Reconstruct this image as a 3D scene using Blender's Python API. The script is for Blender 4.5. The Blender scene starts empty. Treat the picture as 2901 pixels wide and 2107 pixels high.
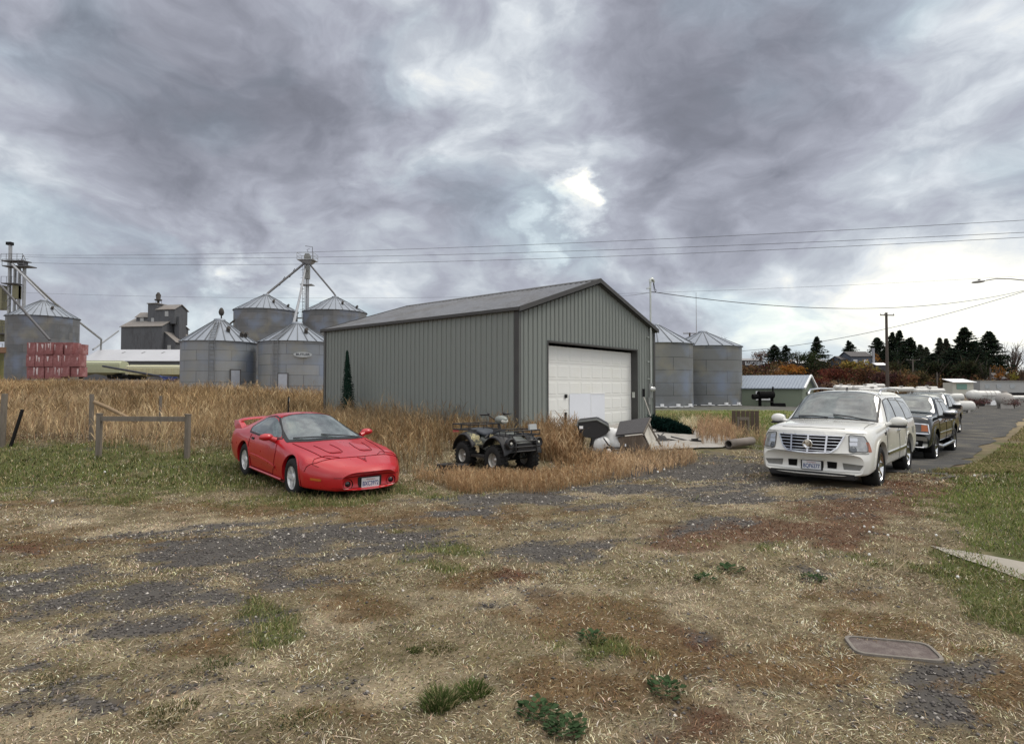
import bpy, bmesh, math, random
import numpy as np
from mathutils import Vector, Matrix, Quaternion
from mathutils.bvhtree import BVHTree
from mathutils.geometry import delaunay_2d_cdt
R = math.radians
random.seed(7)
scene = bpy.context.scene
COL = scene.collection
# ------------------------------------------------------------------ camera
CAMH = 1.85
cam_d = bpy.data.cameras.new('camera')
cam = bpy.data.objects.new('camera', cam_d)
COL.objects.link(cam)
F = 1648.0            # focal length in pixels of the 2901 px wide picture
HZ = 1097.0           # row of the horizon
cam_d.sensor_width = 36.0
cam_d.lens = 36.0*F/2901.0
cam_d.clip_start = 0.05
cam_d.clip_end = 6000.0
cam.location = (0, 0, CAMH)
cam.rotation_euler = (math.pi/2 + math.atan((HZ-1053.5)/F), 0, 0)
scene.camera = cam
# ------------------------------------------------------------------ exposure
scene.view_settings.view_transform = 'Standard'
scene.view_settings.look = 'None'
scene.view_settings.exposure = 0.12
scene.view_settings.gamma = 1.0
# ------------------------------------------------------------------ sun behind the overcast
SUN_EL, SUN_AZ = R(52), R(78)      # azimuth measured from +Y towards +X
sd = Vector((math.sin(SUN_AZ)*math.cos(SUN_EL), math.cos(SUN_AZ)*math.cos(SUN_EL), math.sin(SUN_EL)))
sl = bpy.data.lights.new('sun', 'SUN'); sl.energy = 1.5; sl.angle = R(22); sl.color = (1.0, 0.94, 0.84)
so = bpy.data.objects.new('sun', sl); COL.objects.link(so)
so.rotation_euler = sd.to_track_quat('Z', 'Y').to_euler()
# ------------------------------------------------------------------ world: sky behind broken cloud
world = bpy.data.worlds.new('World'); scene.world = world; world.use_nodes = True
nt = world.node_tree; nt.nodes.clear()
class NG:
    """small helper to write node graphs"""
    def __init__(s, nt): s.nt = nt
    def n(s, t, **kw):
        nd = s.nt.nodes.new(t)
        for k, v in kw.items(): setattr(nd, k, v)
        return nd
    def put(s, sock, v):
        if isinstance(v, bpy.types.NodeSocket): s.nt.links.new(v, sock)
        elif v is not None: sock.default_value = v
    def math(s, op, a, b=None, c=None, clamp=False):
        nd = s.n('ShaderNodeMath', operation=op); nd.use_clamp = clamp
        for i, v in enumerate((a, b, c)):
            if v is not None: s.put(nd.inputs[i], v)
        return nd.outputs[0]
    def vm(s, op, a, b=None, scale=None):
        nd = s.n('ShaderNodeVectorMath', operation=op)
        s.put(nd.inputs[0], a)
        if b is not None: s.put(nd.inputs[1], b)
        if scale is not None: s.put(nd.inputs['Scale'], scale)
        return nd.outputs['Value'] if op in ('DOT_PRODUCT', 'LENGTH', 'DISTANCE') else nd.outputs[0]
    def noise(s, vec, scale, detail=4, rough=0.55, dist=0.0, out='Fac'):
        nd = s.n('ShaderNodeTexNoise')
        if vec is not None: s.put(nd.inputs['Vector'], vec)
        s.put(nd.inputs['Scale'], scale); s.put(nd.inputs['Detail'], detail)
        s.put(nd.inputs['Roughness'], rough); s.put(nd.inputs['Distortion'], dist)
        return nd.outputs[out]
    def rng(s, v, a, b, c=0.0, d=1.0, smooth=False):
        nd = s.n('ShaderNodeMapRange'); nd.clamp = True
        if smooth: nd.interpolation_type = 'SMOOTHSTEP'
        s.put(nd.inputs['Value'], v)
        for k, x in (('From Min', a), ('From Max', b), ('To Min', c), ('To Max', d)): s.put(nd.inputs[k], x)
        return nd.outputs[0]
    def ramp(s, fac, stops, interp='LINEAR'):
        nd = s.n('ShaderNodeValToRGB'); cr = nd.color_ramp; cr.interpolation = interp
        while len(cr.elements) < len(stops): cr.elements.new(0.5)
        for e, (p, c) in zip(cr.elements, stops):
            e.position = p; e.color = (*c, 1)
        s.put(nd.inputs[0], fac)
        return nd.outputs[0]
    def mix(s, fac, a, b, blend='MIX'):
        nd = s.n('ShaderNodeMix', data_type='RGBA', blend_type=blend)
        s.put(nd.inputs[0], fac)
        s.put(nd.inputs[6], a if isinstance(a, bpy.types.NodeSocket) else (*a[:3], 1))
        s.put(nd.inputs[7], b if isinstance(b, bpy.types.NodeSocket) else (*b[:3], 1))
        return nd.outputs[2]
g = NG(nt)
tc = g.n('ShaderNodeTexCoord').outputs['Generated']
sep = g.n('ShaderNodeSeparateXYZ'); g.put(sep.inputs[0], tc)
sx, sy, sz = sep.outputs
mpn = g.n('ShaderNodeMapping'); mpn.inputs['Scale'].default_value = (1.0, 1.0, 1.75); g.put(mpn.inputs[0], tc)
P = mpn.outputs[0]
warpc = g.noise(P, 2.2, 4, 0.55, out='Color')
warp = g.vm('SUBTRACT', warpc, (0.5, 0.5, 0.5))
Pw = g.vm('ADD', P, g.vm('SCALE', warp, scale=0.34))
big = g.noise(Pw, 1.9, 3, 0.5)
mid = g.noise(Pw, 4.6, 10, 0.62, 0.0)
fine = g.noise(Pw, 13.0, 7, 0.6, 0.0)
bil = g.math('ABSOLUTE', g.math('SUBTRACT', g.noise(Pw, 5.2, 7, 0.5), 0.5))       # billowing undersides
bil2 = g.math('ABSOLUTE', g.math('SUBTRACT', g.noise(Pw, 2.6, 5, 0.5), 0.5))
b = g.math('ADD', g.math('MULTIPLY', g.math('SUBTRACT', big, 0.5), 0.75), g.math('MULTIPLY', g.math('SUBTRACT', mid, 0.5), 1.05))
b = g.math('ADD', b, g.math('MULTIPLY', g.math('SUBTRACT', fine, 0.5), 0.42))
b = g.math('ADD', b, g.math('ADD', g.math('MULTIPLY', bil, 0.75), g.math('MULTIPLY', bil2, 0.95)))
b = g.math('ADD', b, 0.262)
# big bright and dark masses of this sky: (pixel x, pixel y, radius in degrees, amount)
dirw = g.vm('NORMALIZE', g.vm('ADD', tc, g.vm('SCALE', warp, scale=0.30)))
dirf = g.vm('NORMALIZE', g.vm('ADD', dirw, g.vm('SCALE', g.vm('SUBTRACT', g.noise(P, 9.0, 6, 0.62, out='Color'), (0.5, 0.5, 0.5)), scale=0.17)))
def pdir(px, py):
    return Vector(((px-1450.5)/F, 1.0, (HZ-py)/F)).normalized()
SKY = [(1220, 110, 7, -.02), (1340, 100, 4, .02), (1500, 200, 5, .04), (1000, 190, 6, .10), (1030, 60, 7, .06), (2560, 300, 7, .12), (2420, 330, 6, .08), (2280, 480, 8, .10), (2890, 250, 7, .07),
       (1660, 590, 2.6, .32), (1690, 575, 1.6, .26), (1750, 480, 3.5, .16), (1530, 725, 1.6, .16), (1560, 720, 4.5, .12), (2650, 790, 6, .10), (2350, 870, 6, .16), (2150, 880, 5, .14), (2850, 720, 4, .16),
       (2480, 950, 8, .14), (2800, 880, 7, .12), (2300, 980, 7, .10), (2650, 1000, 7, .10), (1900, 820, 6, .10), (250, 860, 10, .12), (620, 860, 7, .10), (300, 940, 8, .12), (50, 350, 5, .10), (180, 640, 5, .06), (1000, 880, 6, .14),
       (640, 745, 2.4, .22), (740, 750, 2.0, .2), (1180, 720, 5, .10), (1600, 250, 8, .10), (1680, 430, 5, .08),
       (2000, 200, 10, -.13), (2050, 380, 8, -.13), (1850, 420, 5, -.08), (2480, 560, 9, -.14), (2750, 600, 8, -.13), (2250, 640, 7, -.10), (2870, 480, 5, -.10), (350, 200, 8, -.12), (600, 230, 8, -.12),
       (950, 320, 6, -.14), (1030, 300, 3, -.12), (350, 480, 8, -.10), (500, 620, 9, -.12), (780, 560, 8, -.08), (1400, 560, 8, -.08), (1850, 640, 8, -.08), (450, 790, 4, -.08), (130, 790, 5, -.05), (2900, 730, 3, -.15), (2100, 60, 10, -.10), (3700, 850, 20, .30)]
for px, py, rad, amt in SKY:
    d = pdir(px, py)
    dt = g.vm('DOT_PRODUCT', dirf if rad < 5 else dirw, tuple(d))
    m = g.rng(dt, math.cos(R(rad*1.45)), 1.0-(1-math.cos(R(rad)))*0.12, 0.0, amt, smooth=True)
    b = g.math('ADD', b, m)
cloud = g.ramp(g.math('ADD', g.math('MULTIPLY', b, 0.8), 0.2), [(0.0, (.17, .175, .205)), (0.20, (.225, .232, .275)), (0.38, (.315, .325, .38)), (0.50, (.40, .415, .48)), (0.62, (.50, .535, .59)), (0.76, (.70, .74, .78)), (0.88, (.93, .93, .88)), (1.0, (1.15, 1.14, 1.02))])
# cooler tint where thin cloud lets the blue through
sky = g.n('ShaderNodeTexSky', sky_type='NISHITA'); sky.sun_disc = False
sky.sun_elevation = SUN_EL; sky.sun_rotation = SUN_AZ
sky.air_density = 1.0; sky.dust_density = 2.0; sky.altitude = 300
thin = g.rng(g.noise(Pw, 3.1, 4, 0.5), 0.50, 0.66, 0.0, 0.45, smooth=True)
cloud10 = g.vm('SCALE', cloud, scale=10.0)
teal = g.mix(thin, cloud10, g.mix(1.0, cloud10, (.86, 1.03, 1.04), 'MULTIPLY'))
skyc = g.mix(0.06, teal, sky.outputs[0])
# sky gain added out of view, overhead and behind the camera, to lift the ground
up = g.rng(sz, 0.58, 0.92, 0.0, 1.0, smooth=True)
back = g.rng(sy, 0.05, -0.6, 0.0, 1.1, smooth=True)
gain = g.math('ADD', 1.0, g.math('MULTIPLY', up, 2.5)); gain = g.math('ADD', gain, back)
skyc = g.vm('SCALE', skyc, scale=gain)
skyc = g.mix(g.math('MULTIPLY', g.math('SUBTRACT', gain, 1.0), 0.5, clamp=True), skyc, g.mix(1.0, skyc, (1.10, 1.0, .84), 'MULTIPLY'))   # warm tint added with the gain to offset the blue ambient light
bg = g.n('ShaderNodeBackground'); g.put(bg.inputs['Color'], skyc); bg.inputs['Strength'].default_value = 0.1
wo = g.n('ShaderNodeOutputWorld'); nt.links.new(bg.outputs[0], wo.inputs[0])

# ------------------------------------------------------------------ materials
MATS = {}
def M(name, col=(.5, .5, .5), rough=.6, metal=0.0, var=.12, scale=4.0, bump=0.0, bscale=None, col2=None, spec=.5, coat=0.0, mix2=(.45, .6), stretch=None, attr=None, trans=0.0, ior=None, emit=None):
    """Principled material whose colour and gloss wander with procedural noise"""
    if name in MATS: return MATS[name]
    m = bpy.data.materials.new(name); m.use_nodes = True
    t = m.node_tree; t.nodes.clear(); q = NG(t)
    o = q.n('ShaderNodeOutputMaterial'); p = q.n('ShaderNodeBsdfPrincipled'); t.links.new(p.outputs[0], o.inputs[0])
    co = q.n('ShaderNodeTexCoord').outputs['Object']
    if stretch:
        mp = q.n('ShaderNodeMapping'); mp.inputs['Scale'].default_value = stretch; q.put(mp.inputs[0], co); co = mp.outputs[0]
    n1 = q.noise(co, scale, 6, .6); n2 = q.noise(co, scale*6.3, 4, .6)
    v = q.math('ADD', q.math('MULTIPLY', n1, .65), q.math('MULTIPLY', n2, .35))
    base = q.n('ShaderNodeAttribute', attribute_name=attr).outputs['Color'] if attr else (*col, 1)
    if col2 is not None:
        base = q.mix(q.rng(v, mix2[0], mix2[1]), base if attr else col, col2)
    k = q.rng(v, .25, .75, 1-var, 1+var)
    kk = q.n('ShaderNodeCombineXYZ')
    for i in range(3): q.put(kk.inputs[i], k)
    base = q.mix(1.0, base if isinstance(base, bpy.types.NodeSocket) else col, kk.outputs[0], 'MULTIPLY')
    q.put(p.inputs['Base Color'], base)
    q.put(p.inputs['Roughness'], q.rng(n2, .2, .8, max(0, rough*(1-.18)), min(1, rough*(1+.18))))
    p.inputs['Metallic'].default_value = metal
    p.inputs['Specular IOR Level'].default_value = spec
    if ior: p.inputs['IOR'].default_value = ior
    if coat: p.inputs['Coat Weight'].default_value = coat; p.inputs['Coat Roughness'].default_value = .04
    if trans: p.inputs['Transmission Weight'].default_value = trans
    if bump:
        bn = q.n('ShaderNodeBump'); bn.inputs['Strength'].default_value = bump; bn.inputs['Distance'].default_value = .02
        q.put(bn.inputs['Height'], q.noise(co, bscale or scale*8, 6, .65)); t.links.new(bn.outputs[0], p.inputs['Normal'])
    MATS[name] = m
    return m

def bin_mat(name, ringh, sheet, c1, c2, seam, rough=.5, metal=.55, streak=.25):
    """galvanised sheets in staggered rings, from the UVs (metres round, metres up)"""
    if name in MATS: return MATS[name]
    m = bpy.data.materials.new(name); m.use_nodes = True
    t = m.node_tree; t.nodes.clear(); q = NG(t)
    o = q.n('ShaderNodeOutputMaterial'); p = q.n('ShaderNodeBsdfPrincipled'); t.links.new(p.outputs[0], o.inputs[0])
    uv = q.n('ShaderNodeTexCoord').outputs['UV']
    br = q.n('ShaderNodeTexBrick'); br.offset = .5; br.squash = 1
    q.put(br.inputs['Vector'], uv); br.inputs['Color1'].default_value = (*c1, 1); br.inputs['Color2'].default_value = (*c2, 1)
    br.inputs['Mortar'].default_value = (*seam, 1); br.inputs['Scale'].default_value = 1
    br.inputs['Mortar Size'].default_value = .03; br.inputs['Mortar Smooth'].default_value = .6
    br.inputs['Brick Width'].default_value = sheet; br.inputs['Row Height'].default_value = ringh
    mp = q.n('ShaderNodeMapping'); mp.inputs['Scale'].default_value = (1.6, .16, 1); q.put(mp.inputs[0], uv)
    st = q.noise(mp.outputs[0], 1.0, 6, .65)
    dirt = q.noise(uv, .55, 5, .6)
    c = q.mix(q.rng(st, .42, .7, 0, streak), br.outputs[0], (.16, .15, .14))
    c = q.mix(q.rng(dirt, .45, .75, 0, .35), c, (.30, .34, .40))
    c = q.mix(q.rng(q.noise(uv, .28, 3, .5), .54, .66, 0, .45), c, (.20, .26, .38)); c = q.mix(q.rng(q.noise(q.vm('ADD', uv, (31, 7, 0)), .33, 3, .5), .55, .68, 0, .40), c, (.30, .275, .19))
    q.put(p.inputs['Base Color'], c); p.inputs['Metallic'].default_value = metal
    q.put(p.inputs['Roughness'], q.rng(dirt, .3, .7, rough*.8, rough*1.2))
    wv = q.n('ShaderNodeTexWave', wave_type='BANDS', bands_direction='Y'); q.put(wv.inputs['Vector'], uv); wv.inputs['Scale'].default_value = 2.9
    bn = q.n('ShaderNodeBump'); bn.inputs['Strength'].default_value = .35; bn.inputs['Distance'].default_value = .015
    q.put(bn.inputs['Height'], wv.outputs[1]); t.links.new(bn.outputs[0], p.inputs['Normal'])
    MATS[name] = m
    return m

# ------------------------------------------------------------------ object helpers
def tag(o, label=None, cat=None, group=None, kind=None):
    if label: o['label'] = label
    if cat: o['category'] = cat
    if group: o['group'] = group
    if kind: o['kind'] = kind
    return o
def empty(name, loc, rz=0, label=None, cat=None, group=None):
    o = bpy.data.objects.new(name, None); o.empty_display_size = .2; COL.objects.link(o)
    o.location = loc; o.rotation_euler = (0, 0, rz)
    return tag(o, label, cat, group)
def link_mesh(name, me, mat, parent=None):
    o = bpy.data.objects.new(name, me); COL.objects.link(o)
    if mat: me.materials.append(mat)
    if parent: o.parent = parent
    return o
def np_mesh(name, V, Fc, mat, parent=None, cols=None, smooth=False, uvs=None):
    """V (n,3); Fc (m,k) all same size"""
    V = np.asarray(V, np.float32); Fc = np.asarray(Fc, np.int32); k = Fc.shape[1]
    me = bpy.data.meshes.new(name)
    me.vertices.add(len(V)); me.vertices.foreach_set('co', V.ravel())
    me.loops.add(Fc.size); me.loops.foreach_set('vertex_index', Fc.ravel())
    me.polygons.add(len(Fc)); me.polygons.foreach_set('loop_start', np.arange(0, Fc.size, k, dtype=np.int32))
    me.update(calc_edges=True)
    if cols is not None:
        a = me.color_attributes.new('Col', 'FLOAT_COLOR', 'POINT')
        c = np.ones((len(V), 4), np.float32); c[:, :3] = cols; a.data.foreach_set('color', c.ravel())
    if smooth: me.polygons.foreach_set('use_smooth', np.ones(len(Fc), bool))
    return link_mesh(name, me, mat, parent)

class MB:
    """collects shapes and links them as ONE mesh object"""
    def __init__(s): s.v = []; s.f = []; s.uv = []; s.mx = Matrix(); s.sm = []
    def add(s, vs, fs, uvs=None, smooth=False):
        o = len(s.v)
        s.v += [tuple(s.mx @ Vector(v)) for v in vs]
        for i, f in enumerate(fs):
            s.f.append([o+j for j in f]); s.sm.append(smooth)
            s.uv.append(uvs[i] if uvs else [(0, 0)]*len(f))
    def box(s, c, d, rz=0, rx=0, ry=0, taper=1.0):
        x, y, z = (k/2 for k in d)
        m = Matrix.Translation(c) @ Matrix.Rotation(rz, 4, 'Z') @ Matrix.Rotation(ry, 4, 'Y') @ Matrix.Rotation(rx, 4, 'X')
        vs = [m @ Vector((a*x*(taper if e > 0 else 1), b_*y*(taper if e > 0 else 1), e*z)) for a, b_, e in
              ((-1, -1, -1), (1, -1, -1), (1, 1, -1), (-1, 1, -1), (-1, -1, 1), (1, -1, 1), (1, 1, 1), (-1, 1, 1))]
        s.add(vs, [(0, 3, 2, 1), (4, 5, 6, 7), (0, 1, 5, 4), (1, 2, 6, 5), (2, 3, 7, 6), (3, 0, 4, 7)])
    def bar(s, a, b, w, h=None):
        """square bar between two points"""
        s.tube([a, b], w/2*1.414, 4)
    def tube(s, pts, r, n=8, cap=True, smooth=True, closed=False):
        pts = [Vector(p) for p in pts]; rs = r if isinstance(r, (list, tuple)) else [r]*len(pts)
        vs = []; N = len(pts); up = None
        for i, p in enumerate(pts):
            if closed: t = pts[(i+1) % N]-pts[i-1]
            else: t = pts[min(i+1, N-1)]-pts[max(i-1, 0)]
            if t.length < 1e-9: t = Vector((0, 0, 1))
            t.normalize()
            if up is None: up = Vector((0, 0, 1)) if abs(t.z) < .9 else Vector((1, 0, 0))
            a = t.cross(up)
            if a.length < 1e-6: a = t.orthogonal()
            a.normalize(); b_ = a.cross(t).normalized(); up = b_
            for k in range(n):
                an = 2*math.pi*(k+.5)/n
                vs.append(p + (a*math.cos(an)+b_*math.sin(an))*rs[i])
        fs = []
        for i in range(N if closed else N-1):
            j = (i+1) % N
            for k in range(n):
                l = (k+1) % n
                fs.append((i*n+k, i*n+l, j*n+l, j*n+k))
        s.add(vs, fs, smooth=smooth and n > 5)
        if cap and not closed:
            s.add([vs[k] for k in range(n)], [tuple(reversed(range(n)))]); s.add([vs[(N-1)*n+k] for k in range(n)], [tuple(range(n))])
    def lathe(s, prof, n=32, uv=False, smooth=True, a0=0, a1=2*math.pi, c=(0, 0, 0)):
        """prof: (r, z) from bottom to top about Z"""
        full = abs(a1-a0-2*math.pi) < 1e-6
        vs = []; m = n if full else n+1
        for r, z in prof:
            for k in range(m):
                an = a0+(a1-a0)*k/n
                vs.append((c[0]+r*math.cos(an), c[1]+r*math.sin(an), c[2]+z))
        fs = []; us = []
        for i in range(len(prof)-1):
            for k in range(n):
                l = (k+1) % m
                fs.append((i*m+k, i*m+l, (i+1)*m+l, (i+1)*m+k))
                rr = max(prof[i][0], prof[i+1][0]); u0 = rr*(a0+(a1-a0)*k/n); u1 = rr*(a0+(a1-a0)*(k+1)/n)
                us.append([(u0, prof[i][1]), (u1, prof[i][1]), (u1, prof[i+1][1]), (u0, prof[i+1][1])])
        s.add(vs, fs, us, smooth=smooth)
    def prism(s, poly, axis, a, b):
        """polygon (2D) extruded between a and b along axis: 'x' -> poly is (y,z), 'y' -> (x,z), 'z' -> (x,y)"""
        def P3(p, t): return {'x': (t, p[0], p[1]), 'y': (p[0], t, p[1]), 'z': (p[0], p[1], t)}[axis]
        n = len(poly)
        vs = [P3(p, a) for p in poly]+[P3(p, b) for p in poly]
        fs = [tuple(reversed(range(n))), tuple(range(n, 2*n))]+[(i, (i+1) % n, n+(i+1) % n, n+i) for i in range(n)]
        s.add(vs, fs)
    def ball(s, c, r, nu=12, nv=8, smooth=True):
        if not isinstance(r, (tuple, list)): r = (r, r, r)
        vs = [(c[0], c[1], c[2]-r[2])]; fs = []
        for j in range(1, nv):
            ph = -math.pi/2+math.pi*j/nv
            for i in range(nu):
                th = 2*math.pi*i/nu
                vs.append((c[0]+r[0]*math.cos(ph)*math.cos(th), c[1]+r[1]*math.cos(ph)*math.sin(th), c[2]+r[2]*math.sin(ph)))
        vs.append((c[0], c[1], c[2]+r[2])); L = len(vs)-1
        for i in range(nu):
            fs.append((0, 1+(i+1) % nu, 1+i))
            fs.append((L, L-nu+i, L-nu+(i+1) % nu))
            for j in range(nv-2):
                a = 1+j*nu
                fs.append((a+i, a+(i+1) % nu, a+nu+(i+1) % nu, a+nu+i))
        s.add(vs, fs, smooth=smooth)
    def build(s, name, mat, parent=None, bevel=0):
        me = bpy.data.meshes.new(name); me.from_pydata(s.v, [], s.f)
        me.polygons.foreach_set('use_smooth', s.sm)
        u = me.uv_layers.new(name='UVMap')
        flat = [c for f in s.uv for p_ in f for c in p_]
        if len(flat) == len(u.data)*2: u.data.foreach_set('uv', flat)
        me.update()
        if bevel:
            bm = bmesh.new(); bm.from_mesh(me); bmesh.ops.remove_doubles(bm, verts=bm.verts, dist=1e-5)
            bmesh.ops.bevel(bm, geom=[e for e in bm.edges if len(e.link_faces) == 2 and e.calc_face_angle(0) > .5], offset=bevel, segments=2, affect='EDGES', clamp_overlap=True)
            bm.to_mesh(me); bm.free()
        return link_mesh(name, me, mat, parent)

def copy_tree(o, parent=None):
    c = o.copy(); COL.objects.link(c); c.parent = parent
    for ch in list(o.children): copy_tree(ch, c)
    return c
def text_mesh(name, s, size, mat, parent, mx, extrude=.002, align='CENTER', bold=0.0, xs=1.0):
    cu = bpy.data.curves.new(name, 'FONT'); cu.body = s; cu.size = size; cu.align_x = align; cu.align_y = 'CENTER'
    cu.extrude = extrude; cu.offset = bold
    t = bpy.data.objects.new(name, cu); COL.objects.link(t)
    bpy.context.view_layer.update()
    me = bpy.data.meshes.new_from_object(t.evaluated_get(bpy.context.evaluated_depsgraph_get()))
    bpy.data.objects.remove(t); bpy.data.curves.remove(cu)
    me.transform(Matrix.Diagonal((xs, 1, 1, 1))); me.transform(mx); me.materials.clear()
    return link_mesh(name, me, mat, parent)

# ------------------------------------------------------------------ noise and terrain (numpy)
def _hash(ix, iy, seed):
    h = (ix.astype(np.int64)*374761393 + iy.astype(np.int64)*668265263 + seed*1442695041) & 0xffffffff
    h = ((h ^ (h >> 13))*1274126177) & 0xffffffff
    return ((h ^ (h >> 16)) & 0xffff)/65535.0
def vnoise(x, y, s, seed=0):
    x = np.asarray(x, float)/s; y = np.asarray(y, float)/s
    ix = np.floor(x); iy = np.floor(y); fx = x-ix; fy = y-iy
    fx = fx*fx*(3-2*fx); fy = fy*fy*(3-2*fy)
    a = _hash(ix, iy, seed); b_ = _hash(ix+1, iy, seed); c = _hash(ix, iy+1, seed); d = _hash(ix+1, iy+1, seed)
    return (a*(1-fx)+b_*fx)*(1-fy)+(c*(1-fx)+d*fx)*fy
def fbm(x, y, s, oct=4, seed=0, gain=.55):
    t = 0; a = 1; n = 0
    for i in range(oct):
        t = t+a*vnoise(x+i*17.3, y-i*9.1, s/(2**i), seed+i*31); n += a; a *= gain
    return t/n
def S(a, b, x):
    t = np.clip((np.asarray(x, float)-a)/(b-a), 0, 1); return t*t*(3-2*t)
def Hs(x, y):
    """large shape of the ground"""
    x = np.asarray(x, float); y = np.asarray(y, float)
    r = x-.47*y
    mound = .45*S(11.5, 16.5, y)*(1-S(-3.6, .8, r))
    lm = 1-S(-14, -4, x)                      # left part stays high, the right falls back to the flat
    mound = mound*(lm+(1-lm)*(1-S(27, 42, y)))
    left = (1.15*S(20, 60, y)+1.15*S(58, 72, y))*(1-S(-26, -6, x+.10*(y-40)))
    dip = -.27*S(12, 18.5, y)*S(-1.2, 3, r)*(1-.4*S(25, 60, y))
    return mound+left+dip
def H(x, y):
    x = np.asarray(x, float); y = np.asarray(y, float)
    amp = .035*(1-S(20, 60, y))*(1-S(3, 8, np.abs(x-.69*y-0)*0+0))
    rough = (fbm(x, y, 1.6, 4, 5)-.5)*.075+(fbm(x, y, .28, 2, 9)-.5)*.022
    road = S(-1.5, 0.5, (x-.94*y+5.0))*(1-S(5.5, 7.5, (x-.94*y+5.0)))*S(10, 13, y)
    return Hs(x, y)+rough*(1-.8*road)
def h1(x, y): return float(H(np.array([x]), np.array([y]))[0])
def at(px, py, dz=0.0):
    """point of the ground seen at a pixel of the 2901 px picture"""
    u = (px-1450.5)/F; k = (HZ-py)/F
    Y = 1.5; step = .05; pts = np.arange(1.5, 160, .02)
    z = CAMH+k*pts; g_ = Hs(u*pts, pts)+dz
    w = np.where(z <= g_)[0]
    Y = pts[w[0]] if len(w) else 160
    return Vector((u*Y, Y, h1(u*Y, Y)))
def pt(px, py, Y):
    """point at depth Y seen at a pixel"""
    return Vector(((px-1450.5)/F*Y, Y, CAMH+(HZ-py)/F*Y))
# ------------------------------------------------------------------ what grows where on the ground
C_GRAV = np.array((.080, .075, .070)); C_STRAW = np.array((.49, .405, .27)); C_BROWN = np.array((.235, .155, .080))
C_RED = np.array((.19, .103, .065)); C_GREEN = np.array((.135, .165, .05)); C_BASE = np.array((.315, .255, .155)); C_DGREEN = np.array((.045, .075, .02))
# (centre column, centre row, half width, half height, strength), as seen on the photograph, laid on the real ground
Z_GRAV = [(150, 1640, 230, 34, 1), (620, 1555, 330, 50, 1.1), (1000, 1530, 200, 36, .9), (500, 1700, 240, 60, 1.2), (330, 1780, 200, 50, 1.1), (850, 1640, 280, 45, .9), (1180, 1640, 110, 30, .7),
          (1500, 1545, 130, 28, 1), (1380, 1490, 300, 16, .45), (1650, 1450, 260, 16, .5), (200, 1900, 300, 30, .5), (1380, 1640, 150, 40, .45), (2000, 1800, 90, 40, .5), (2400, 2000, 300, 60, .35), (1640, 1550, 70, 22, .8), (1300, 1452, 130, 13, 1), (1200, 1500, 60, 10, .5), (1500, 1412, 170, 20, 1.1), (1800, 1385, 170, 22, 1), (1960, 1330, 220, 40, 1.3),
          (2080, 1405, 110, 34, 1), (2020, 1480, 120, 26, .8), (1750, 1470, 90, 14, .6), (60, 1900, 130, 50, .9), (280, 1945, 110, 28, .8), (2700, 1960, 170, 80, .9), (2800, 2050, 150, 70, .9), (2560, 1900, 90, 60, .5), (1150, 1590, 100, 22, .6),
          (2420, 1400, 120, 24, .9), (1350, 1720, 120, 30, .4), (2350, 1640, 90, 25, .4), (120, 1720, 140, 30, .7), (2230, 1350, 160, 40, .8), (2050, 1340, 160, 50, .9)]
Z_STRAW = [(420, 1490, 420, 30, .9), (1750, 1520, 200, 20, .6), (700, 1860, 300, 40, .5), (250, 1440, 300, 16, .5), (150, 1790, 230, 45, .9), (1000, 1710, 160, 50, .8), (1500, 1690, 330, 60, .9), (1250, 1900, 420, 110, .6), (2150, 1375, 180, 28, .8), (2100, 1430, 160, 20, .9), (2080, 1960, 380, 110, .6), (650, 1960, 330, 90, .7),
           (120, 2020, 200, 60, .6), (1900, 1560, 160, 22, .7), (1700, 1400, 180, 10, .8), (2350, 1700, 250, 60, .4), (1080, 1470, 120, 10, .5), (300, 1840, 300, 30, .6), (1950, 1700, 150, 60, .5)]
Z_BROWN = [(150, 1535, 220, 18, .9), (480, 1550, 130, 18, .9), (1230, 1470, 230, 26, .7), (1750, 1740, 210, 70, 1), (1850, 1840, 220, 50, .9), (300, 1425, 320, 22, .5), (1500, 1455, 260, 22, .7), (880, 1440, 240, 20, .8), (1120, 1700, 120, 30, .7), (600, 1800, 140, 40, .6),
           (2200, 1950, 200, 70, .6), (2880, 2000, 120, 70, .8), (850, 2000, 250, 60, .4), (1400, 1620, 120, 22, .5), (2450, 1770, 150, 30, .6), (1620, 1930, 160, 60, .5), (330, 1960, 160, 40, .5)]
Z_RED = [(2200, 1510, 270, 38, 1.1), (2420, 1440, 170, 32, .9), (2580, 1385, 140, 32, .9), (1990, 1545, 130, 26, .8), (1990, 1790, 100, 30, .5), (1960, 1900, 110, 26, .4), (2050, 1850, 120, 26, .4), (1500, 1610, 140, 18, .4), (2700, 1330, 120, 16, .7), (2000, 2080, 160, 40, .5), (2000, 1400, 100, 12, .5), (60, 1545, 120, 10, .6)]
Z_GREEN = [(150, 1330, 420, 75, 1.1), (560, 1330, 350, 60, 1.1), (950, 1395, 240, 34, .9), (380, 1420, 300, 22, .6), (760, 1745, 110, 40, 1.2), (1270, 1555, 130, 16, .9), (1680, 1830, 200, 36, .8), (1230, 1405, 140, 18, .5), (2900, 1430, 215, 120, 1.4), (2890, 1300, 90, 45, 1.1), (2760, 1600, 150, 60, 1.0),
           (2830, 1720, 190, 90, 1.1), (2500, 1580, 140, 30, .7), (2760, 1850, 130, 50, .5), (2050, 1200, 300, 55, 1.6), (1240, 1600, 150, 12, .5), (100, 1820, 120, 20, .4), (1040, 1500, 130, 10, .4), (2600, 1420, 120, 60, .4), (2250, 1560, 70, 14, .5)]
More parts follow.
